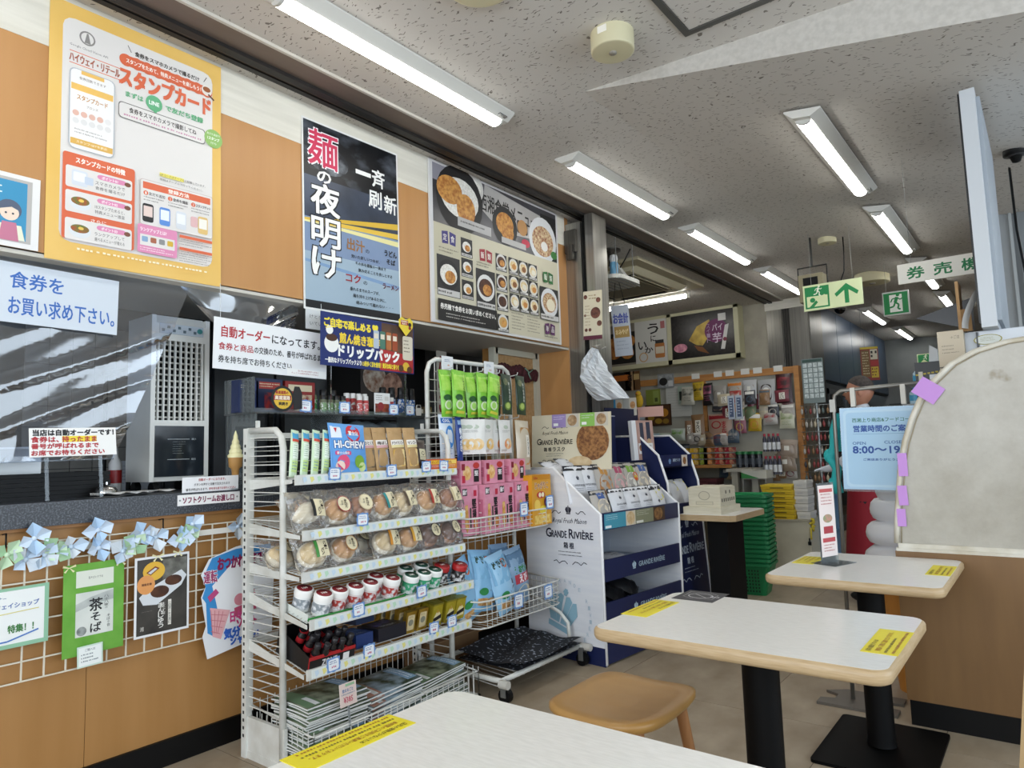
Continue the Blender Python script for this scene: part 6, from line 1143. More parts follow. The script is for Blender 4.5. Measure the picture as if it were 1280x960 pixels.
# ================================================================ partition with the clouded plastic screen
def old_plastic():
    m = bpy.data.materials.new('clouded_plastic'); m.use_nodes = True; nt = m.node_tree; b = nt.nodes['Principled BSDF']; N = nt.nodes.new; L = nt.links.new
    tc = N('ShaderNodeTexCoord'); n1 = N('ShaderNodeTexNoise'); n1.inputs['Scale'].default_value = 3.5; n1.inputs['Detail'].default_value = 9; n1.inputs['Roughness'].default_value = .7; L(tc.outputs['Object'], n1.inputs['Vector'])
    r = N('ShaderNodeValToRGB'); r.color_ramp.elements[0].position = .3; r.color_ramp.elements[0].color = lin('b8b1a2'); r.color_ramp.elements[1].position = .7; r.color_ramp.elements[1].color = lin('d9d5ca'); L(n1.outputs[0], r.inputs[0])
    n2 = N('ShaderNodeTexNoise'); n2.inputs['Scale'].default_value = 6; n2.inputs['Detail'].default_value = 4; L(tc.outputs['Object'], n2.inputs['Vector']); r2_ = N('ShaderNodeValToRGB'); r2_.color_ramp.elements[0].position = .66; r2_.color_ramp.elements[1].position = .72; L(n2.outputs[0], r2_.inputs[0])
    mx = N('ShaderNodeMixRGB'); mx.inputs[2].default_value = lin('9a8a6c'); L(r2_.outputs[0], mx.inputs[0]); L(r.outputs[0], mx.inputs[1]); L(mx.outputs[0], b.inputs['Base Color']); b.inputs['Roughness'].default_value = .22
    tr = N('ShaderNodeBsdfTranslucent'); L(mx.outputs[0], tr.inputs[0]); ms = N('ShaderNodeMixShader'); ms.inputs[0].default_value = .3; L(b.outputs[0], ms.inputs[1]); L(tr.outputs[0], ms.inputs[2]); L(ms.outputs[0], nt.nodes['Material Output'].inputs[0]); return m
PW = M('765633', .45, hex2='84633c', sc=3, stretch=(6, 6, .8), detail=8, lo=.2, hi=.8)
t = thing('low_partition', 'brown wooden partition topped with a clouded arched plastic screen', 'partition', (-.58, 3.42, 0))
MB(PW).box(0, 0, .1, 1.8, .05, .72).build('wood_panel', t); MB(BLACK).box(.01, -.004, 0, 1.8, .05, .1).build('kick_board', t)
WF = M('dcd8cc', .45, hex2='c2b9a4', sc=9, detail=7)
MB(WF).box(.005, .0, .72, 1.8, .05, .733).build('rail', t); MB(WF).box(.012, .01, .733, 1.8, .045, .752).build('rail', t)
arc = [(.012, .75), (.02, .85), (.035, .97), (.05, 1.08), (.075, 1.19), (.11, 1.29), (.145, 1.366), (.2, 1.44), (.273, 1.51), (.36, 1.555), (.46, 1.58), (.6, 1.592), (1.8, 1.6)]
MB(old_plastic()).prism([(1.8, .752)]+arc[::-1][0:0]+[(x, z) for x, z in arc[::-1]], .02, .028, sidefn).build('plastic_screen', t)
MB(WF).tube([(x-.006, .024, z) for x, z in arc], .012, 8).build('edge_frame', t); MB(M('9a8f78', .5)).tube([(x+.012, .017, z-.006) for x, z in arc], .003, 5).build('seal_line', t)
PKT = M('c48fd8', .55)
for k, (x, z, w, h, ro) in enumerate(((.175, 1.405, .1, .08, -38), (.055, 1.09, .036, .1, 0), (.046, .957, .036, .085, 2), (.034, .862, .034, .075, 0))):
    o = MB(PKT).box(-w/2, -h/2, 0, w/2, h/2, .001).build('masking_tape', t, FR((x, .01, z), -90, 0, ro)); o['label'] = 'pink masking tape patch'
t = thing('end_board', 'beige board edge in the foreground at the right margin', 'board', FR((-.015, 1.6, .55), -90, 0, 0)); MB(M('a98f66', .5, hex2='b49b73', sc=3, stretch=(6, .5, 6), lo=.2, hi=.8)).prism([(-.15, -.55), (.06, -.55), (.12, .55), (.1, .59), (.06, .61), (.03, .61), (-.005, .59), (-.015, .56)], -.02, .02).build('panel', t); MB(M('a88c62', .5)).prism([(-.156, -.55), (-.15, -.55), (-.015, .56), (-.021, .56)], -.02, .021).build('edge_strip', t)
# ================================================================ opening hours sign on a stand
t = thing('sign_stand', 'grey metal pole stand holding the opening hours board', 'stand', (-.83, 3.57, 0)); PM = M('8c8a84', .35, .7)
MB(PM).tube([(0, 0, .01), (.012, 0, 1.38), (.02, 0, 1.42), (.05, 0, 1.44), (.5, 0, 1.455)], .009, 8).build('pole', t); MB(M('6a645c', .5, .3)).prism([(-.13, -.12), (.2, -.12), (.2, -.04), (.12, -.03), (.12, .03), (.2, .04), (.2, .12), (-.05, .12), (-.13, .06), (-.07, .03), (-.07, -.03), (-.13, -.05)], 0, .012).build('base_plate', t)
for x in (.09, .3): MB(M('c9c6bc', .4)).box(x, -.012, 1.36, x+.02, .012, 1.45).build('clip', t)
MB(PM).box(-.004, -.012, 1.34, .022, .012, 1.4).build('joint', t)
t, p = sheet('opening_hours_board', 'light blue opening hours board OPEN 8:00～19:00', 'sign', FR((-.617, 3.552, 1.162), -90, 0, -1), .35, .38, M('a9cbe6', .3), th=.006, part='board')
p.rrect(.04, .03, .96, .97, 'bcd9ee', .05).rrect(.07, .06, .93, .94, 'a9cde8', .05)
NB = '1c4a9a'; p.text('西湘上り商店&フードコート', .15, .13, .88, .18, '2a6a58', .02).text('営業時間のご案内', .16, .22, .86, .3, NB, .03).line([(.15, .325), (.86, .325)], .0015, '6a94b8').text('OPEN', .14, .42, .3, .455, NB, .01).text('CLOSE', .52, .41, .72, .445, NB, .01).text('8:00～19:00', .14, .475, .88, .56, NB, .035).text('ご来店ありがとうございます', .26, .62, .88, .65, NB, .02).done(t)
for x in (-.18,): MB(clear('f2f6fa', 1.45, .05, .1)).box(-.178, -.2, -.006, .178, .192, -.004).build('backing_sleeve', t)
t = thing('turquoise_cloth', 'turquoise cloth strip hanging behind the opening hours board', 'cloth', (-.835, 3.62, .95)); m = MB(M('22a3a4', .7))
m.tube([(0, 0, .0), (-.01, 0, .06), (.0, .0, .12), (-.03, 0, .17), (-.005, 0, .22), (.0, 0, .3), (.025, 0, .38)], .022, 10); m.ell((-.03, 0, .18), (.028, .02, .035)).ell((-.015, 0, .05), (.03, .02, .03)); m.box(.01, .0, .2, .08, .01, .385); m.build('strip', t)
t = thing('soft_cream_statue', 'white swirled soft cream statue behind the partition', 'statue', (-.597, 3.89, 0)); prof = []
for r, z in ((.2, .62), (.185, .745), (.16, .86), (.13, .96), (.1, 1.05)): prof += [(r*.78, z-.058), (r*.92, z-.046), (r*.99, z-.02), (r, z), (r*.96, z+.03), (r*.86, z+.048)]
MB(M('d9dade', .3)).lathe(prof+[(.05, 1.11), (.03, 1.14), (.005, 1.17)], n=28).build('swirl', t); MB(M('c9883a', .6)).lathe([(.09, 0), (.12, .3), (.16, .5), (.175, .57)], n=20).build('cone', t)
# ================================================================ ticket machine corner
t = thing('ticket_machine', 'white ticket vending machine behind the plastic screen', 'vending machine', (.12, 4.0, 0)); MB(M('c9ced4', .35)).box(-.4, -.3, 0, .6, .3, 1.67).build('cabinet', t); MB(M('d5d9de', .3)).box(-.34, -.315, .1, .58, -.3, 1.665).build('door', t); MB(M('3a3d42', .4)).box(-.352, -.318, .1, -.346, -.3, 1.665).build('door_gap', t); MB(M('9aa0a6', .4)).box(.55, -.33, .8, .57, -.315, 1.1).build('handle', t)
p = Print(.11, .05, .0005); p.ell(.5, .5, .48, '9c9440', .46).ell(.5, .5, .44, 'd9dcd4', .4); p.greek(.25, .3, .75, .7, 3, '8a8440', .35); p.done(t, 'oval_sticker').matrix_local = FR((-.31+.0, -.316, 1.628), -90)
t = thing('menu_display_board', 'tall white edged board standing on the ticket machine', 'board', (-.18, 4.0, 1.67)); MB(M('c6cbd0', .35)).box(-.022, -.42, .0, .035, .5, 1.07).build('frame', t); MB(M('15161a', .4)).box(-.03, -.415, .02, -.022, .5, 1.06).build('front_panel', t); MB(M('9aa1a8', .5)).box(.035, -.38, .03, .05, .48, 1.04).build('back_cover', t)
m = MB(BLACK).tube([(.12, .3, .9), (.125, .2, .55), (.15, -.05, .2), (.17, -.1, .0)], .006, 6); m.build('cable', t)
t = thing('loose_paper', 'white paper sheet curling out under the tall board', 'paper', (-.215, 3.62, 1.68)); MB(M('d5d3cf', .6)).grid(lambda u, v: (-.06*math.sin(1.5*v)+.02*u, -.02+.05*u, .0+.16*(1-v)), 6, 8).grid(lambda u, v: (-.06*math.sin(1.5*v)+.02*u-.001, -.02+.05*u, .0+.16*(1-v)), 6, 8, flip=True).build('sheet', t)
t = thing('cardboard_sheet', 'brown cardboard panel standing beside the tall board', 'cardboard', (-.285, 3.68, 1.67)); MB(M('a8845a', .8, hex2='b8946a', sc=20)).box(-.006, -.03, 0, .006, .1, .23).build('panel', t); MB(M('8a6a44', .8)).box(.006, -.03, 0, .045, -.024, .1).box(.02, -.034, .02, .03, -.03, .08).build('flap', t)
t = thing('black_board', 'black triangular board leaning behind the cardboard panel', 'board', (-.33, 3.95, 1.67)); MB(M('16161a', .3)).prism([(-.16, .13), (.08, .2), (.08, .04)], 0, .01, sidefn).box(.05, 0, 0, .07, .01, .1).build('panel', t)
t, p = sheet('carton', 'beige carton with printed notes in front of the ticket machine', 'box', FR((-.325, 3.66, 1.585), -90), .1, .185, M('c9bca6', .7), th=.06, part='box'); p.text('→ご注', .5, .12, .85, .2, '6a6256', 0, 1); p.greek(.15, .35, .8, .6, 3, '8a8072', .3); p.line([(.0, .88), (1, .86)], .006, '5a5248').done(t)
t = thing('carton_stand', 'narrow white pedestal under the beige carton', 'stand', (-.36, 3.68, 0)); MB(M('cfd2d6', .4)).box(-.06, -.03, 0, .07, .05, 1.49).build('pedestal', t); MB(M('bfc2c6', .4)).box(-.075, -.045, 0, .085, .065, .03).build('foot', t)
t = thing('black_cabinet', 'black cabinet with a dashed yellow line behind the screen', 'cabinet', (-.475, 4.3, 0)); MB(M('131417', .4)).box(-.07, -.12, 0, .06, .12, 1.6).build('cabinet', t); m = MB(M('c9b43a', .5))
for k in range(7): m.box(-.068+.018*k, -.123, 1.53+.002*k, -.056+.018*k, -.12, 1.538+.002*k)
tag(m.build('dashed_line', t), kind='stuff'); MB(M('d9d4c4', .5)).box(-.055, -.128, 1.5, -.035, -.12, 1.55).build('switch', t)
t = thing('bottle_rack', 'slanted grey rack of water bottles beside the black cabinet', 'rack', (-.68, 5.0, 0)); MB(M('b4b6b6', .4)).prism([(-.05, 0), (.16, 0), (.16, 1.75), (.12, 1.78)], -.02, .02, sidefn).build('side_panel', t)
for k in range(4): MB(M('a0a2a2', .4)).box(-.1+.03*k, -.15, 1.17+.12*k, .08+.015*k, .15, 1.175+.12*k).build('shelf', t)
b0 = None
for k in range(4):
    at = (-.71+.028*k, 4.93, 1.176+.12*k); l = 'clear water bottle with a blue cap on the grey rack, %s' % ['lowest', 'second from the bottom', 'third from the bottom', 'topmost'][k]
    if b0 is None:
        b0 = thing('water_bottle', l, 'bottle', at, group='water bottles'); MB(M('a8c4d4', .15)).lathe([(.03, 0), (.032, .01), (.032, .07), (.012, .09)], n=12).build('bottle', b0); MB(M('4a9ac0', .4)).lathe([(.0325, .02), (.0325, .055)], n=12).build('label_band', b0); MB(M('2f86b8', .4)).lathe([(.013, .09), (.013, .103)], n=10).build('cap', b0)
    else: dup(b0, at, l)
# ================================================================ shop alcove
GX = lambda px: -2.53+(px-935)*.0087          # shelf coordinates at the back gondola
GZ = lambda py: 1.2+(555-py)*.0083
go = thing('shop_gondola', 'wooden edged shop gondola full of hanging snack bags', 'shelf', (-3.1, 7.25, 0)); OW = M('a8703a', .5, hex2='bb8448', sc=4, stretch=(1, 8, 8))
MB(M('a8a599', .7)).box(-1.3, 0, .0, 1.13, .04, 1.93).build('back_panel', go); MB(OW).box(-1.3, -.03, 1.9, 1.13, .04, 1.97).build('top_rail', go); MB(OW).box(1.1, -.06, 0, 1.15, .04, 1.97).build('side_post', go)
MB(OW).box(.12, -.03, 1.35, .16, .0, 1.9).build('divider', go)
for z, d, x0, x1 in ((1.0, .45, -1.1, .56), (.96, .5, .52, .78), (.55, .4, -.4, 1.1)): s = MB(M('cfcabc', .5)).box(x0, -d, z-.02, x1, 0, z).build('shelf', go); MB(OW if z > .99 else M('b8b4a8', .5)).box(x0, -d-.012, z-.03, x1, -d, z+.002).build('front_edge', s)
for x in (.56, .76): MB(M('c0bdb0', .5)).box(x, -.48, 0, x+.06, -.42, .94).build('leg', go)
for k, px in enumerate((876, 905, 920, 939, 954, 978)):
    c = MB(M('d9d7d0', .5)).box(GX(px)+3.1-.045, -.034, 1.93, GX(px)+3.1+.045, -.031, 1.99).build('price_plate', go)
def hang(label, px, py, w, h, c1, c2, kind='plain', y=7.17, cat='snack'):
    def f(p):
        if kind == 'win': p.rrect(.15, .25, .85, .88, M(c2, .4, hex2=c1, sc=18), .1).rect(.38, .35, .62, .6, 'dcd9d0')
        elif kind == 'top': p.rect(.05, .04, .95, .2, c2).rrect(.15, .28, .85, .9, M('8a6a52', .5, hex2='c0a088', sc=22), .1)
        elif kind == 'round': p.rrect(.2, .2, .8, .85, M(c2, .4, hex2='2a1a14', sc=18), .2).ell(.5, .45, .18, 'e6e4de')
        elif kind == 'red': p.rect(.05, .04, .95, .2, '8c1c24').ell(.35, .42, .2, c2, .15).ell(.35, .42, .15, c1, .11).vtext('まるたこ', .66, .3, .85, .05, c2, .03, 1).ell(.5, .82, .3, M('c98a6a', .5, hex2='e0b090', sc=20), .08)
        elif kind == 'label': p.rect(.35, .25, .75, .8, 'e6e0d2').vtext('せんべい', .55, .3, .75, .04, '3a2a20', .03, 1)
        elif kind == 'circ': p.rect(.1, .08, .9, .3, 'e6e2da').ell(.5, .65, .3, c2, .22)
        else: p.rect(.12, .12, .88, .5, M(c2, .4, hex2=c1, sc=20)); p.greek(.2, .58, .8, .85, 3, c2, .4)
    return pouch('snack_bag', label, cat, FR((GX(px), y, GZ(py)), -90, 4, random.uniform(-3, 3)), w, h, .05, M(c1, .3), f, 'bags on the shop gondola')
for a in (('grey paper packed bag at the left of the gondola top row', 867, 489, .16, .2, 'b4b0a2', '4a4e48', 'plain'), ('yellow and black packet on the gondola top row', 881, 484, .13, .2, 'b89a2c', '1c1a18', 'plain'), ('black and pink packet on the gondola top row', 893, 489, .12, .24, '1f1b1c', 'b0607a', 'plain'), ('clear pack of dark snacks on the gondola top row', 908, 492, .15, .22, '9a948c', '4a342c', 'win'), ('orange topped bag on the gondola top row', 927, 489, .16, .22, 'a8a096', 'c8752a', 'top'), ('silver bag of brown bits on the gondola top row', 945, 487, .15, .2, 'b4b4b4', '8a6a54', 'win'), ('silver bag with a dark round filling on the gondola top row', 965, 492, .18, .26, 'a8a8a8', '4a2a1e', 'round'), ('dark red bag at the right end of the gondola top row', 985, 489, .16, .3, '3a1a1e', '8c2430', 'plain'),
          ('brown bag with a white label on the gondola shelf', 878, 530, .15, .26, '8a6a4a', 'e6e0d2', 'label'), ('small brown bag with a white label beside the bigger one', 866, 534, .1, .2, '94745a', 'e6e0d2', 'label'), ('big red snack bag with circles on the gondola', 907, 532, .27, .28, 'a88a78', 'a82a30', 'red'), ('pink white packet with a yellow disc', 931, 530, .13, .19, '9a5a6a', 'd8b85a', 'circ'), ('yellow packet with an orange disc', 949, 528, .14, .19, 'b8982a', 'c8873a', 'circ'), ('blister pack with a red label on the gondola', 967, 524, .15, .14, 'b0aca6', 'a02a30', 'plain'), ('white and green packet at the gondola right end', 986, 527, .15, .18, 'c4c4ae', '8a9a6a', 'plain')):
    hang(*a)
t = thing('orange_bell', 'small orange plush hanging from the gondola', 'plush', (GX(925), 7.12, GZ(508))); MB(M('c8822a', .8)).lathe([(.05, -.05), (.055, -.03), (.04, .02), (.02, .04), (.005, .045)], n=14).build('body', t); MB(M('e8d27a', .8)).ell((0, 0, .05), (.015, .015, .015), 8, 6).build('top_knot', t)
for k, (px, l) in enumerate(((933, 'left blue printed card of the pair before the gondola'), (942, 'right blue printed card of the pair before the gondola'))):
    t, p = sheet('price_sign', l, 'price card', FR((GX(px), 6.9, GZ(510)), -90), .07, .24, 'b4bcc8'); p.rect(.2, .1, .8, .9, '4a5a7a'); p.greek(.3, .15, .7, .85, 6, 'c9d2e0', .5); p.done(t); MB(M('8a8a88', .4, .6)).cyl((0, -.3, -.003), (0, -.12, -.003), .004, 6).build('stem', t)
j0 = None
for c, (px, col) in enumerate(((873, 'd0a020'), (885, 'd8ac2c'), (897, '8a9a3a'), (902, 'c8702c'), (916, 'a83030'), (928, '982838'))):
    for r_ in range(3):
        t = thing('jelly_tray', 'clear tray of %s fruit jelly, %s of its stack' % (['yellow', 'deep yellow', 'green', 'orange', 'red', 'dark red'][c], ['bottom', 'middle', 'top'][r_]), 'jelly', (GX(px), 6.92, 1.0+.062*r_), group='fruit jelly trays'); 
        MB(M(col, .2, hex2='e6c89a', sc=25, lo=.5, hi=.8)).box(-.042, -.05, .004, .042, .05, .05).build('jelly', t); MB(clear('f2f2f0', haze=.1)).box(-.047, -.056, 0, .047, .056, .004).box(-.047, -.056, .05, .047, .056, .056).build('clear_lid', t)
for k, px in enumerate((941, 948, 956, 963)):
    t = thing('seaweed_jar', 'dark seaweed jar with a green lid, '+ORD[k], 'jar', (GX(px), 6.85, .97), group='dark jars'); MB(M('1c2026', .25)).lathe([(.035, 0), (.036, .12), (.034, .13)], n=14).build('jar', t); MB(M('1f6a3a', .4)).lathe([(.037, .13), (.037, .155), (.03, .158)], n=14).build('lid', t); MB(M('3a4048', .4)).lathe([(.0365, .03), (.0365, .09)], n=14).build('label_band', t)
for k in range(8):
    t = thing('small_bottle', 'small red capped bottle in white sleeves, %s of the %s row' % (ORD[k % 4], ['upper', 'lower'][k//4]), 'bottle', (GX(967+5*(k % 4)), 6.95, 1.0+.0-.22*(k//4)+.12), group='red capped bottles'); MB(M('3a3a48', .3)).lathe([(.02, 0), (.02, .12), (.01, .15)], n=10).build('bottle', t); MB(M('d0d2d6', .5)).lathe([(.0205, .02), (.0205, .09)], n=10).build('label_band', t); MB(M('a8243a', .4)).lathe([(.012, .15), (.012, .175)], n=10).build('cap', t)
for z in (.9, 1.12): pass
for k, (px, py, l, c) in enumerate(((985, 578, 'clear bag of brown sweets low on the gondola right', '8a7a6a'), (968, 582, 'silver bag of sweets low on the gondola', 'a8a8a6'), (988, 562, 'clear bag of sweets above the brown one', '9a8a7c'))): hang(l, px, py, .2, .18, c, '6a4a3a', 'win', 7.05)
# boxes under and before the gondola
def stack(name, lab, cat, n, at, size, c, gap, grp, lidc=None, prn=None):
    t0_ = None
    for k in range(n):
        a = (at[0]+random.uniform(-.008, .008), at[1], at[2]+k*(size[2]+gap)); l = '%s, %s' % (lab, 'topmost' if k == n-1 else 'lowest' if k == 0 else ['second', 'third', 'fourth', 'fifth', 'sixth', 'seventh', 'eighth'][k-1]+' from the bottom')
        if t0_ is None:
            t0_ = thing(name, l, cat, a, group=grp); MB(M(c, .5)).box(-size[0]/2, -size[1]/2, 0, size[0]/2, size[1]/2, size[2]*.62).build('box_base', t0_); MB(M(lidc or c, .5)).box(-size[0]/2-.004, -size[1]/2-.004, size[2]*.6, size[0]/2+.004, size[1]/2+.004, size[2]).build('lid', t0_)
            if prn: p = Print(size[0], size[2]*.6, .0006); prn(p); p.done(t0_).matrix_local = FR((0, -size[1]/2-.0003, size[2]*.3), -90)
        else: dup(t0_, a, l)
stack('sweets_box', 'maroon sweets box in the stack under the gondola', 'box', 4, (GX(900), 6.85, .55), (.3, .2, .075), '4a2028', .004, 'maroon boxes', '5a2a32', lambda p: p.rect(.3, .2, .7, .8, '6a3a40'))
stack('sweets_box', 'grey white box in the stack right of the maroon ones', 'box', 4, (GX(921), 6.88, .55), (.14, .2, .06), 'b4b2ac', .004, 'grey boxes')
t = thing('low_cabinet', 'worn cream cabinet carrying the yellow boxes', 'cabinet', (-1.96, 6.66, 0)); MB(M('bfb9a4', .5, hex2='cdc7b2', sc=5)).box(-.17, -.2, .02, .2, .25, .5).build('cabinet', t); MB(M('a8a290', .5)).box(-.18, -.21, .5, .21, .26, .515).build('top_board', t); MB(M('c6c0ac', .5)).box(.2, -.19, .04, .21, .24, .49).build('door', t); MB(BLACK).box(.19, -.215, .3, .215, -.2, .33).box(.2, -.22, .32, .206, -.2, .36).build('latch', t); MB(BLACK).box(-.15, -.18, 0, .18, .23, .02).build('plinth', t)
stack('yellow_box', 'yellow pizza style box in the cabinet stack', 'box', 7, (-2.02, 6.6, .516), (.27, .24, .04), 'd8b41c', .004, 'yellow boxes', 'e2c22a', lambda p: p.rect(.3, .3, .75, .6, '2a2410'))
stack('white_box', 'white carton in the stack beside the yellow boxes', 'box', 5, (-1.82, 6.63, .516), (.11, .2, .065), 'c9c7c2', .004, 'white cartons', 'd6d4cf', lambda p: p.greek(.2, .3, .8, .7, 2, '8a94a8', .4))
t = thing('yellow_ribbon', 'yellow ribbon rosette hanging on the cabinet side', 'ribbon', (-1.745, 6.5, .47)); m = MB(M('d8c23a', .6)); rn = random.Random(4)
for k in range(9): a = rn.uniform(0, 6.28); m.tube([(0, 0, 0), (.012, .05*math.cos(a), .04*math.sin(a)), (.006, .08*math.cos(a+.3), .06*math.sin(a+.3))], .008, 5)
m.tube([(0, -.03, -.02), (.004, -.05, -.12)], .008, 5); m.build('loops', t)
t = thing('green_topped_box', 'white and green box on the gondola low shelf', 'box', (GX(962), 6.8, .87)); MB(M('c9c9c0', .5)).box(-.12, -.1, 0, .12, .1, .07).build('carton', t); MB(M('3a8a4a', .5)).prism([(-.12, 0), (.05, 0), (-.12, .055)], -.102, -.1, sidefn).build('print', t); MB(M('bdbdb4', .5)).box(-.122, -.102, .07, .122, .102, .075).build('lid', t)
t = thing('wire_riser', 'grey riser carrying the green and white box', 'stand', (GX(962), 6.8, .55)); MB(M('8a8a86', .5)).box(-.12, -.1, .31, .12, .1, .32).build('top_plate', t)
for sx in (-.11, .11): MB(M('8a8a86', .5)).box(sx-.006, -.1, 0, sx+.006, .1, .31).build('leg', t)
t = thing('blue_crate', 'light blue folded plastic crate beside the cabinet', 'crate', (-1.68, 6.95, 0)); MB(M('6f9fcc', .4)).box(-.05, -.14, .02, .03, .14, .7).build('panel', t)
for z in (.02, .36, .68): MB(M('5f8fbe', .4)).box(.03, -.14, z, .042, .14, z+.03).build('rib', t)
for sy in (-.13, .13): MB(M('5f8fbe', .4)).box(-.05, sy-.01, 0, .03, sy+.01, .02).build('foot', t)
# shop table, model house, baskets
t = thing('shop_table', 'small side table with a wooden edge before the green baskets', 'table', (-1.9, 4.66, 0)); o = [(-.1, -.31), (.24, -.31), (.27, -.28), (.27, .26), (.24, .29), (-.1, .29)]
MB(EDGE).prism(o, .71, .748).build('table_top', t); MB(LAM).prism([(x*.985, y*.985) for x, y in o], .748, .75).build('laminate', t); MB(M('060607', .6, spec=.2)).box(-.02, -.05, .02, .12, .25, .71).build('pedestal', t); MB(M('131315', .6)).box(-.1, -.2, 0, .2, .27, .02).build('base_plate', t)
t = thing('model_house', 'cream wooden model building with small dark windows on the side table', 'model', (-1.86, 4.56, .75)); CW = M('cfc8b2', .6, hex2='dad4c0', sc=5, stretch=(2, 2, 20))
MB(CW).box(-.13, -.17, 0, .13, .18, .045).build('plinth', t); MB(CW).box(-.11, -.12, .045, .11, .15, .17).box(-.105, -.1, .17, .105, .13, .175).build('body', t); c = MB(M('2a2622', .7)).box(0, -.006, 0, .0015, .006, .022).mesh('window')
for k in range(7): link('window', c, t, Matrix.Translation((.11, -.09+.035*k, .075)))
for y in (-.02, .05): link('window', c, t, Matrix.Translation((.11, y, .125)))
p = Print(.2, .12, .0005); p.ell(.5, .4, .2, 'a8a290', .25).ell(.5, .4, .17, 'cfc8b2', .21).rect(.2, .72, .8, .9, 'a8a290').rect(.22, .74, .78, .88, 'cfc8b2').done(t, 'engraving').matrix_local = FR((0, -.1203, .105), -90)
BG = M('0f6f3e', .4, hex2='147a46', sc=9)
def basket_mesh():
    m = MB(BG); w0, d0, w1, d1, h = .17, .12, .215, .155, .23
    def ring(w, d, z): return [(x, y, z) for x, y in rr(-w, -d, w, d, .03, 3)]
    R = [ring(w0, d0, 0), ring(w1, d1, h), ring(w1+.012, d1+.012, h), ring(w1+.012, d1+.012, h+.022), ring(w1+.004, d1+.004, h+.022), ring(w1-.006, d1-.006, h), ring(w0-.006, d0-.006, .006)]; n = len(R[0])
    vs = [p for r_ in R for p in r_]; m.add(vs, [(a*n+i, a*n+(i+1) % n, (a+1)*n+(i+1) % n, (a+1)*n+i) for a in range(len(R)-1) for i in range(n)]); m.add(R[0], [tuple(range(n-1, -1, -1))]); m.add(R[-1], [tuple(range(n))]); return m
bk0 = thing('shopping_basket', 'green plastic shopping basket at the bottom of the stack', 'basket', (-2.07, 5.72, 0), .12, 'green shopping baskets'); bo = basket_mesh().build('tub', bk0)
dk = MB(M('06301a', .7))
for r_ in range(7):
    for c in range(12):
        z = .025+.027*r_; f = z/.23; y = -(.12+.035*f)-.0008; x = -.135+.0228*c
        if not (r_ > 4 and 3 < c < 8): dk.box(x, y-.0016, z, x+.013, y+.004, z+.017)
tag(dk.build('mesh_slots', bo), kind='stuff')
rb = MB(M('0f6d3c', .4))
for z in (.06, .12, .18): f = z/.23; rb.box(.17+.045*f-.001, -.1, z, .17+.045*f+.003, .1, z+.006)
rb.build('ribs', bo)
for s in (-1, 1): MB(M('1a9a58', .4)).tube([(-.2, s*.14, .24), (-.19, s*.1, .252), (.19, s*.1, .252), (.2, s*.14, .24)], .007, 6).build('handle', bk0)
for k in range(1, 16): dup(bk0, (-2.07+random.uniform(-.004, .004), 5.72, .036*k), 'green plastic shopping basket, %s' % ('topmost of the stack' if k == 15 else 'in the middle of the nested stack'), .12)
# light box and pictures on the alcove walls
lb = thing('light_box', 'long cream framed light box of product posters on the alcove wall', 'light box', (-4.12, 8.9, 2.68)); FC = M('b9b594', .5)
MB(FC).box(-1.05, -.08, -.36, 1.03, .1, .36).build('case', lb); 
for nm, (x0, z0, x1, z1) in (('frame', (-1.05, .3, 1.03, .36)), ('frame', (-1.05, -.36, 1.03, -.3)), ('frame', (-1.05, -.36, -1.0, .36)), ('frame', (.97, -.36, 1.03, .36)), ('frame', (.03, -.36, .09, .36))): MB(M('c6c2a2', .5)).box(x0, -.1, z0, x1, -.08, z1).build(nm, lb)
f = MB(M('141214', .3, hex2='2a2624', sc=30)).box(.09, -.085, -.3, .97, -.081, .3).build('poster', lb); p = Print(.88, .6, .0005)
p.poly([(.28, .6), (.42, .3), (.62, .18), (.66, .45), (.5, .75), (.4, .72)], M('a8862a', .4, hex2='d8b84a', sc=9)).poly([(.36, .72), (.5, .78), (.6, .95), (.42, .85)], '7a4a1c').ell(.72, .45, .18, '6a2058').ell(.14, .75, .11, M('b86a84', .5, hex2='e0a0b0', sc=20), .1).text('芋', .66, .5, .8, .72, 'e0cfe0', .01).text('パイ', .66, .3, .82, .45, 'e0cfe0', .01).rect(.76, .08, .88, .24, 'd9d7d4').poly([(.86, .35), (.92, .33), (.84, .88), (.78, .87)], 'd9d7d4').ell(.85, .66, .03, '7a1c3a'); p.vtext('スイート', .6, .28, .7, .05, 'b090b0', 0, 1); p.done(f).matrix_local = FR((.53, -.0855, 0), -90)
f = MB(M('d0cfca', .4)).box(-.47, -.09, -.31, .02, -.082, .3).build('poster', lb); p = Print(.49, .6, .0005)
for i, ch in enumerate('うにいか'): p.text(ch, [.42, .5, .1, .3][i], [.08, .36, .48, .62][i], [.75, .66, .36, .56][i], [.32, .5, .66, .76][i], '1a1818', .02)
p.rrect(.62, .55, .92, .9, 'b07038', .04).rect(.64, .48, .9, .56, '2a2a2c').rect(.64, .64, .9, .8, 'd9cdb8').ell(.25, .85, .14, 'c9a070').ell(.25, .85, .11, 'd0cfca').rect(.82, .05, .95, .22, 'b06a6a'); p.done(f).matrix_local = FR((-.225, -.0905, -.005), -90)
f = MB(M('8c8478', .4)).box(-1.0, -.085, -.3, -.47, -.081, .3).build('poster', lb); p = Print(.53, .6, .0005); p.rect(0, .2, 1, .95, '1c1a18'); 
for u, v in ((.2, .45), (.5, .35), (.8, .42), (.35, .68), (.75, .7)): p.ell(u, v, .2, M('8a4a20', .4, hex2='c98a44', sc=14), .15)
p.done(f).matrix_local = FR((-.735, -.0855, 0), -90)
def pic(label, px, py, w, h, c, fn=None, y=7.235, cat='notice', nm='wall_notice', k=1.):
    t, p = sheet(nm, label, cat, FR((GX(px), y, GZ(py)), -90, 0, random.uniform(-1, 1)), w, h, c)
    if fn: fn(p)
    p.done(t); return t
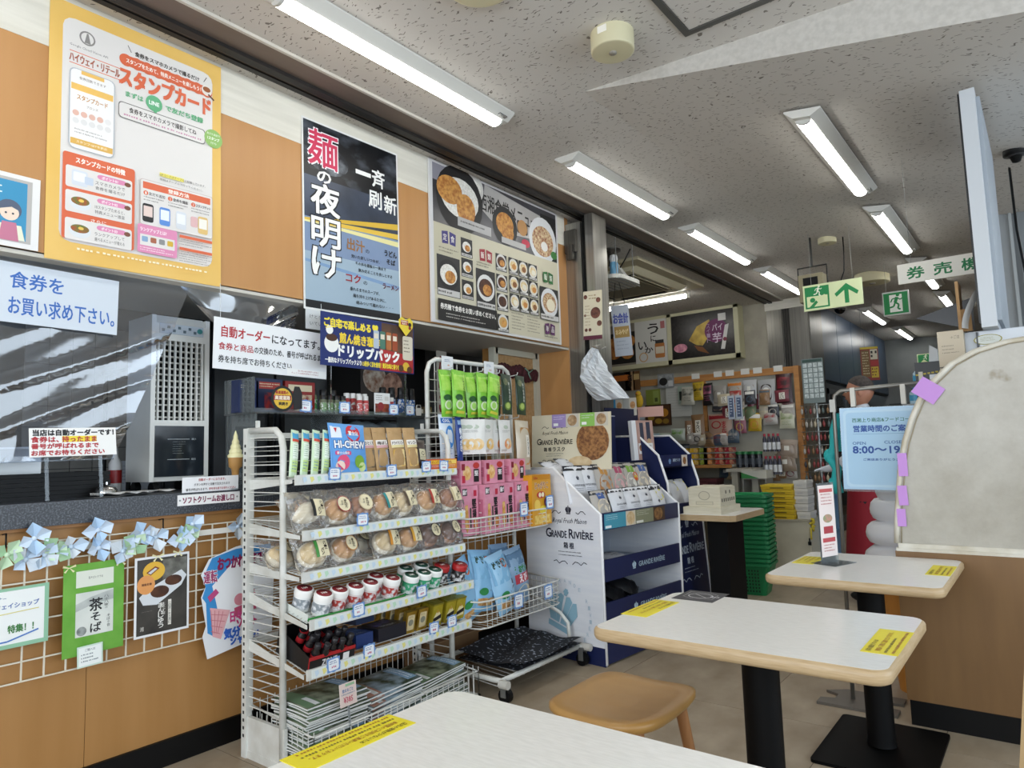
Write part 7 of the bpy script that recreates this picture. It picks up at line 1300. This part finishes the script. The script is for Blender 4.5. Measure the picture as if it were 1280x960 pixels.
pic('black and silver photo card above the gondola', 836, 466, .2, .16, '8a8c8c', lambda p: p.rect(.05, .08, .95, .92, M('6a6c6c', .3, hex2='b0b2b2', sc=16)).ell(.35, .55, .25, '1c1a1a', .28).rect(.65, .5, .92, .9, 'c9c9c8'), 7.2)
pic('framed brown board with gold pumpkins on the alcove wall', 823, 512, .32, .24, '3a2414', lambda p: p.rect(.05, .06, .95, .94, '4e3018').ell(.72, .4, .17, 'b87a24', .2).ell(.22, .6, .13, '9c7a28', .15).ell(.5, .78, .14, '9c7a28', .13).ell(.78, .8, .12, '8a6a24', .12).rect(.45, .4, .55, .52, '7a5a2c'), 7.2)
pic('white typed document pinned left of the gondola', 790, 520, .28, .34, 'b4bac2', lambda p: p.greek(.1, .1, .9, .6, 8, '8a9098', .2), 7.15)
pic('large white sheet with dots on the gondola left', 851, 495, .3, .34, 'c0bfb8', lambda p: p.greek(.08, .1, .9, .9, 9, '9a9a94', .15), 7.225)
pic('grey card with a dark square picture', 861, 487, .16, .2, '9aa89a', lambda p: p.rect(.1, .3, .65, .8, '1f2622'), 7.2)
pic('green patterned card on the alcove wall', 817, 487, .18, .18, '7a8438', lambda p: p.rect(.5, .1, .9, .9, '8c9a50').rect(.6, .55, .8, .8, '4a5028'), 7.2)
t = thing('yellow_duck', 'yellow plush hanging beside the green card', 'plush', (GX(805), 7.05, GZ(492))); MB(M('d0a828', .8)).ell((0, 0, 0), (.05, .04, .08), 12, 8).ell((0, -.01, .08), (.035, .03, .035), 10, 8).build('body', t); MB(M('c8742a', .7)).ell((0, -.045, .08), (.012, .015, .008), 8, 6).build('beak', t)
for k, (px, w, c, c2, l) in enumerate(((778, .24, '2a2420', 'c8702c', 'dark sign with an orange patch under the light box'), (790, .12, 'b08c68', '3a2a20', 'tan label 塩辛 under the light box'), (800, .09, '6a4a2c', 'c9a870', 'narrow brown wooden plaque under the light box'))):
    pic(l, px, 463, w, .22, c, (lambda p, c2=c2: p.rect(.1, .15, .9, .45, c2)) if k != 1 else (lambda p: p.vtext('塩辛', .5, .15, .85, .06, '2a1c14', .03)), 7.1, 'sign', 'product_sign')
t = thing('pink_card_row', 'pale pink header board behind the navy cartons', 'sign', FR((-2.62, 5.0, 1.47), -84)); t.name = 'header_sign'; MB(M('d0a498', .6)).box(-.2, -.03, -.004, .22, .05, .004).build('board', t); MB(M('d0a498', .6)).box(-.02, -1.47, -.004, .02, -.03, .004).build('stem', t)
for k, (x, c, l) in enumerate(((-2.72, '3a8ab8', 'blue card with cookies beside the steel pillar'), (-2.6, 'a8a8a4', 'grey card of sweets beside the steel pillar'))):
    t, p = sheet('product_card', l, 'card', FR((x, 4.85, 1.52), -84), .11, .14, 'c9c4b8'); p.rect(0, 0, .45, 1, c).ell(.72, .4, .2, M('a87444', .5, hex2='d0a070', sc=30), .2); p.done(t); MB(M('8a8a88', .4, .6)).cyl((0, -.4, -.004), (0, -.07, -.004), .004, 6).build('stem', t)
rn = random.Random(21); PAL = ['8a6a4a', 'a83a34', 'c0b49a', '3a3a40', 'b89a3a', '6a7a5a', 'a8a29a', '7a3a44', 'c8b08a', '4a5a6a', 'b8b4ac']
for r_, (py, n, a, b) in enumerate(((503, 9, 900, 992), (516, 6, 912, 992), (546, 7, 862, 925), (497, 5, 905, 990), (590, 8, 905, 995))):
    for k in range(n):
        px = a+(b-a)*(k+.5)/n+rn.uniform(-2, 2)
        hang('assorted snack packet on the gondola, %s of the %s row' % (ORD[k], ['fourth', 'fifth', 'sixth', 'third', 'lowest'][r_]), px, py+rn.uniform(-2, 2), rn.uniform(.1, .15), rn.uniform(.12, .17), rn.choice(PAL), rn.choice(PAL), rn.choice(['win', 'circ', 'plain', 'label', 'top']), 7.2-.02*r_)
# small goods on the front edge of the alcove shelves
for k, (px, py, c, c2) in enumerate(((830, 545, 'a8bcc4', '3a6a8a'), (845, 545, 'b4bcae', '5a8a4a'), (852, 558, 'b8c0c4', '4a7a9a'), (862, 540, 'b0b8ae', '6a9a3a'), (838, 562, 'c0c4c4', '8a9aa8'), (866, 560, '2a2c30', '6a6e74'))): hang('mixed pale packet left of the jelly trays, '+ORD[k], px, py, .17, .13, c, c2, 'plain', 6.95)
# rotating key ring stand
t = thing('keyring_stand', 'tall rotating stand of key rings right of the gondola', 'rack', (-1.81, 7.22, 0)); MB(M('9aa0a0', .3, .6)).cyl((0, 0, 0), (0, 0, 2.0), .015, 8).build('pole', t); MB(M('7a7e7e', .4, .5)).lathe([(.1, 0), (.1, .02), (.03, .04)], n=18).build('base', t)
hb = MB(M('7a8686', .2)).box(-.1, -.06, 1.58, .1, -.05, 2.02).build('header_board', t); p = Print(.2, .44, .0005); [p.rect(.06+.24*i, .1+.115*j, .25+.24*i, .195+.115*j, M('a8b4b4', .15, hex2='d5dede', sc=40)) for i in range(4) for j in range(7)]; p.rect(.05, .02, .95, .08, '2f4a44').done(hb).matrix_local = FR((0, -.0605, 1.8), -90); rn = random.Random(8); ks = None
for r_ in range(6):
    for c in range(7):
        k = thing('key_ring', 'small dangling key ring on the rotating stand', 'key ring', (-1.98+.04*c, 7.0-.02*(c % 2), 1.52-.13*r_), group='key rings on the rotating stand') if False else None
        q = MB(M(rn.choice(['8a6a4a', 'b0aca4', '3a3a40', '8a3a3a', 'c0b49a', '5a6a6a']), .4)); q.ell((-.12+.04*c, -.08-.02*(c % 2), 1.5-.13*r_), (.014, .01, .03), 8, 5).cyl((-.12+.04*c, -.08-.02*(c % 2), 1.53-.13*r_), (-.12+.04*c, -.06, 1.56-.13*r_), .003, 4); q.build('key_ring', t)
for r_ in range(6): MB(M('9aa0a0', .3, .6)).tube([(-.14, -.07, 1.56-.13*r_), (.14, -.07, 1.56-.13*r_)], .004, 5).build('bar', t)
# drinks fridge beyond the steel doors
t = thing('drinks_fridge', 'grey framed glass fronted drinks fridge under the slate wall', 'fridge', (-2.3, 10.4, 0)); MB(M('4a4e52', .4)).box(-.7, -.72, 0, -.65, 1.5, 1.98).box(-.65, -.72, 0, -.02, -.68, 1.98).box(-.65, 1.46, 0, -.02, 1.5, 1.98).box(-.65, -.7, 0, -.02, 1.48, .12).box(-.65, -.7, 1.9, -.02, 1.48, 1.98).build('cabinet', t)
for k in range(2):
    y = -.68+1.08*k; d = MB(M('6a7074', .35, .5)).box(-.02, y, .12, .02, y+.06, 1.9).box(-.02, y+1.0, .12, .02, y+1.06, 1.9).box(-.02, y, 1.83, .02, y+1.06, 1.9).box(-.02, y, .12, .02, y+1.06, .2).build('door', t); MB(clear('dfeaf2', 1.5, .03)).box(-.004, y+.06, .2, .004, y+1.0, 1.83).build('glass', d)
for z in (.5, .85, 1.2, 1.55): MB(M('a8b0b6', .4)).box(-.6, -.66, z, -.1, 1.44, z+.015).build('shelf', t)
MB(glow('dfe9f4', 2.5)).box(-.62, -.6, 1.86, -.1, 1.4, 1.88).build('fridge_lamp', t)
bc = ['3a5a9a', '6a8aba', '8aa8c8', '4a6a4a', 'a8643a', '2a3a6a']; i = 0
for z in (.865, 1.215, 1.565):
    for c in range(12):
        col = bc[(c//2+int(z*10)) % 6]; t_ = thing('drink_bottle', 'upright drink bottle in the fridge, %s shelf' % {.865: 'lower', 1.215: 'middle', 1.565: 'upper'}[z], 'bottle', (-2.48, 9.82+.13*c, z), group='drinks in the fridge'); MB(M(col, .3)).lathe([(.04, 0), (.042, .01), (.042, .17), (.016, .22), (.016, .24)], n=10).build('bottle', t_); MB(M('d9d9d6', .4)).lathe([(.018, .24), (.018, .262)], n=8).build('cap', t_)
# hanging shelf, sign, flyer and bag at the pillar
t = thing('hanging_wire_shelf', 'white wire shelf hanging under the alcove ceiling', 'shelf', (-3.0, 5.2, 2.62)); RW = M('c9c8c0', .4)
MB(RW).prism(rr(-.5, -.2, .27, .25, .1, 4), .0, .035).build('rim', t); m = MB(M('6a6a66', .5))
for k in range(14): m.box(-.48+.055*k, -.19, -.006, -.475+.055*k, .24, .0)
m.build('wires', t)
for x, y in ((-.4, -.1), (.2, -.1), (-.4, .2), (.2, .2)): MB(M('8a8a88', .4, .6)).cyl((x, y, .03), (x, y, .4), .004, 5).build('hanging_rod', t)
MB(M('b9c6cc', .5)).lathe([(.001, .03), (.07, .05), (.08, .1), (.05, .15), (.001, .17)], (.0-.03, -.1, .005), 14).build('bowl_cover', t)
t, p = sheet('checkout_sign', 'grey hanging folded sign お会計 under the wire shelf', 'sign', FR((-2.83, 5.2, 2.2), -65, 0, 3), .15, .44, M('a8aeb8', .4), th=.012, part='board'); p.text('お会計', .08, .16, .92, .36, '3a4690', .03).rect(.08, .42, .92, .64, '9a7a3a').text('おみやげ', .15, .48, .85, .58, 'd9c08a', .02, 1).greek(.15, .7, .85, .92, 3, '8a909a', .3); p.done(t)
for s in (-.05, .05): MB(BLACK).cyl((s, .22, 0), (s*.3, .43, 0), .003, 5).build('hanging_cord', t)
t, p = sheet('flyer', 'cream flyer with brown product photos on the steel pillar', 'flyer', FR((-2.645, 4.42, 2.2), -84, 0, -2), .155, .37, M('d6cdb4', .5)); BR_ = M('4a2420', .5, hex2='7a4a3a', sc=30)
p.greek(.3, .08, .75, .2, 2, '8a6a3a', .5); 
for u, v, r_ in ((.8, .2, .12), (.12, .12, .1), (.65, .46, .26), (.85, .68, .13), (.15, .8, .08), (.35, .8, .08), (.1, .5, .06)): p.ell(u, v, r_, BR_, r_*.45)
p.rect(0, .92, 1, 1, '5a1c34'); p.greek(.1, .3, .4, .75, 7, 'a08a6a', .3); p.done(t)
t = thing('plastic_bag', 'white plastic bag hanging from a hook on the steel pillar', 'bag', (-2.62, 4.36, 1.95)); rn = random.Random(12); m = MB(M('d6dade', .4))
def bagf(u, v):
    w = .02+.1*math.sin(min(1, v*1.4)*PI/2)*(1-.25*max(0, v-.7)); a = 2*PI*u; k = 1+.25*math.sin(3*a+4*v)+.12*math.sin(7*a-3*v)
    return (.0+.16*v*v-.05*math.sin(PI*v)+w*k*math.cos(a), .02+.4*w*k*math.sin(a), -.4*v)
m.grid(lambda u, v: tuple(c+.011*math.sin(31*(u % 1)*6.283/6.283*2*PI/5+17*v+i*2)*(0 < v < 1)*(1 if 0 < u < 1 else 0) for i, c in enumerate(bagf(u, v))), 22, 14, smooth=False); m.build('bag', t); MB(STEEL).tube([(.02, .08, .02), (.0, .0, .0), (.08, -.03, -.03), (.13, -.03, -.02)], .006, 6).build('hook', t)
t = thing('blue_capped_bottle', 'white bottle with a light blue label behind the pillar top', 'bottle', (-2.84, 5.13, 2.655)); MB(M('6fa8cc', .4)).lathe([(.035, 0), (.035, .12), (.03, .13)], n=14).build('bottle', t); MB(M('d9dcde', .4)).lathe([(.03, .13), (.038, .16), (.03, .19), (.005, .2)], n=14).build('cap', t)

# ================================================================ the shopkeeper behind the sign
SK = M('a8745a', .5, hex2='b5806a', sc=9); 
def person():
    t = thing('person', 'person in white shirt and red apron behind the opening hours board, facing left', 'person', (-1.13, 5.85, 0))
    me = bpy.data.meshes.new('body'); V = []; E = []; RAD = []
    def n(p, r, par=None):
        V.append(p); RAD.append(r)
        if par is not None: E.append((par, len(V)-1))
        return len(V)-1
    hip = n((0, 0, .9), (.13, .15)); wa = n((0, 0, 1.06), (.12, .14), hip); ch = n((0, 0, 1.25), (.13, .17), wa); sh = n((.01, 0, 1.38), (.09, .13), ch); nk = n((.0, 0, 1.43), (.055, .055), sh); nk2 = n((-.01, 0, 1.49), (.054, .054), nk)
    for s in (-1, 1):
        a = n((.01, s*.17, 1.36), (.06, .06), sh); b = n((-.02, s*.22, 1.12), (.048, .048), a); c = n((-.2, s*.16, 1.0), (.036, .036), b); d = n((-.27, s*.14, .99), (.028, .02), c)
        for f in range(4): e = n((-.31, s*(.115+.016*f), .99), (.009, .009), d); n((-.35, s*(.115+.016*f), .975), (.008, .008), e)
        th = n((-.29, s*.1, 1.0), (.01, .01), d); n((-.32, s*.085, .995), (.009, .009), th)
        k = n((.0, s*.09, .82), (.085, .085), hip); k2 = n((-.01, s*.1, .5), (.06, .06), k); k3 = n((.01, s*.1, .12), (.045, .045), k2); k4 = n((0, s*.1, .05), (.04, .04), k3); n((-.13, s*.11, .03), (.035, .025), k4)
    me.from_pydata(V, E, []); o = bpy.data.objects.new('body', me); COL.objects.link(o); o.parent = t
    md = o.modifiers.new('skin', 'SKIN'); md.use_smooth_shade = True
    for i, v in enumerate(me.skin_vertices[0].data): v.radius = RAD[i]; v.use_root = (i == 0)
    o.modifiers.new('sub', 'SUBSURF').levels = 1
    for m_ in (M('c9ced6', .8),): me.materials.append(m_)
    # head with brow, nose, lips, chin, facing -x
    m = MB(SK); nu, nv = 28, 22
    def head(u, v):
        a = 2*PI*u; b = PI*v; x = math.cos(a)*math.sin(b); y = math.sin(a)*math.sin(b); z = -math.cos(b); rx, ry, rz_ = .098, .076, .118
        px_, py_, pz_ = x*rx, y*ry, z*rz_
        if x < 0:
            f = max(0, -x)*max(0, 1-abs(y)*1.3); px_ -= .0; fl = .8
            px_ *= 1-.1*(z > .1)*f; g_ = lambda c, s, w: math.exp(-((z-c)/s)**2)*math.exp(-(y/w)**2)
            px_ -= .026*g_(-.12, .13, .2)+.012*g_(-.42, .07, .35)+.012*g_(-.72, .14, .4)+.006*g_(.16, .08, .6)-.008*(math.exp(-((z-.03)/.07)**2)*math.exp(-((abs(y)-.36)/.16)**2))
            if z < -.3: py_ *= 1-.25*(-.3-z)
        else: px_ *= 1.06 if z > -.1 else 1.06-.3*(-.1-z)
        return (px_-.02, py_, pz_+1.575)
    m.grid(head, nu, nv); h = m.build('head', t)
    for s in (-1, 1):
        MB(SK).ell((.0, s*.076, 1.565), (.018, .01, .032), 10, 8).build('ear', h); MB(M('e0dcd6', .4)).ell((-.106, s*.028, 1.578), (.008, .012, .007), 8, 6).build('eye', h); MB(M('2a1c16', .4)).ell((-.113, s*.028, 1.578), (.003, .005, .005), 8, 6).build('iris', h)
    MB(M('8a4a44', .5)).ell((-.118, 0, 1.525), (.006, .02, .005), 8, 6).build('lips', h)
    HM = M('2e2826', .8, hex2='4a423e', sc=60); q = MB(HM)
    def hair(u, v):
        a = 2*PI*u; b = PI*(.5+.5*v) if False else PI*(1-.5*v*(.8+.25*math.cos(a))); x, y, z = math.cos(a)*math.sin(b), math.sin(a)*math.sin(b), -math.cos(b)
        return (x*.106-.016+.004, y*.081, z*.124+1.578)
    q.grid(hair, 28, 10); q.build('hair', h)
    # apron and trousers
    AP = M('8c1426', .75); q = MB(AP)
    def skirt(u, v): a = 2*PI*u; r = .145+.07*v; return (r*math.cos(a)*.95, (r+.02)*math.sin(a), 1.0-.75*v)
    q.grid(skirt, 26, 8); q.grid(lambda u, v: tuple(c*(.97 if i < 2 else 1) for i, c in enumerate(skirt(u, v))), 26, 8, flip=True); q.build('apron', t)
    q = MB(M('1c1e26', .8))
    for s in (-1, 1): q.lathe([(.05, .08), (.065, .3), (.075, .55), (.09, .75)], (-.003, s*.1, 0), 16)
    tag(q.build('trousers', t)); q = MB(M('141416', .6))
    for s in (-1, 1): q.ell((-.05, s*.105, .045), (.12, .045, .045), 12, 8)
    q.build('shoes', t)
person()
for s_ in list(bpy.data.scenes):
    if s_.name == 'glyphs': bpy.data.scenes.remove(s_)
bpy.data.objects.remove(_go); bpy.data.curves.remove(_gc)
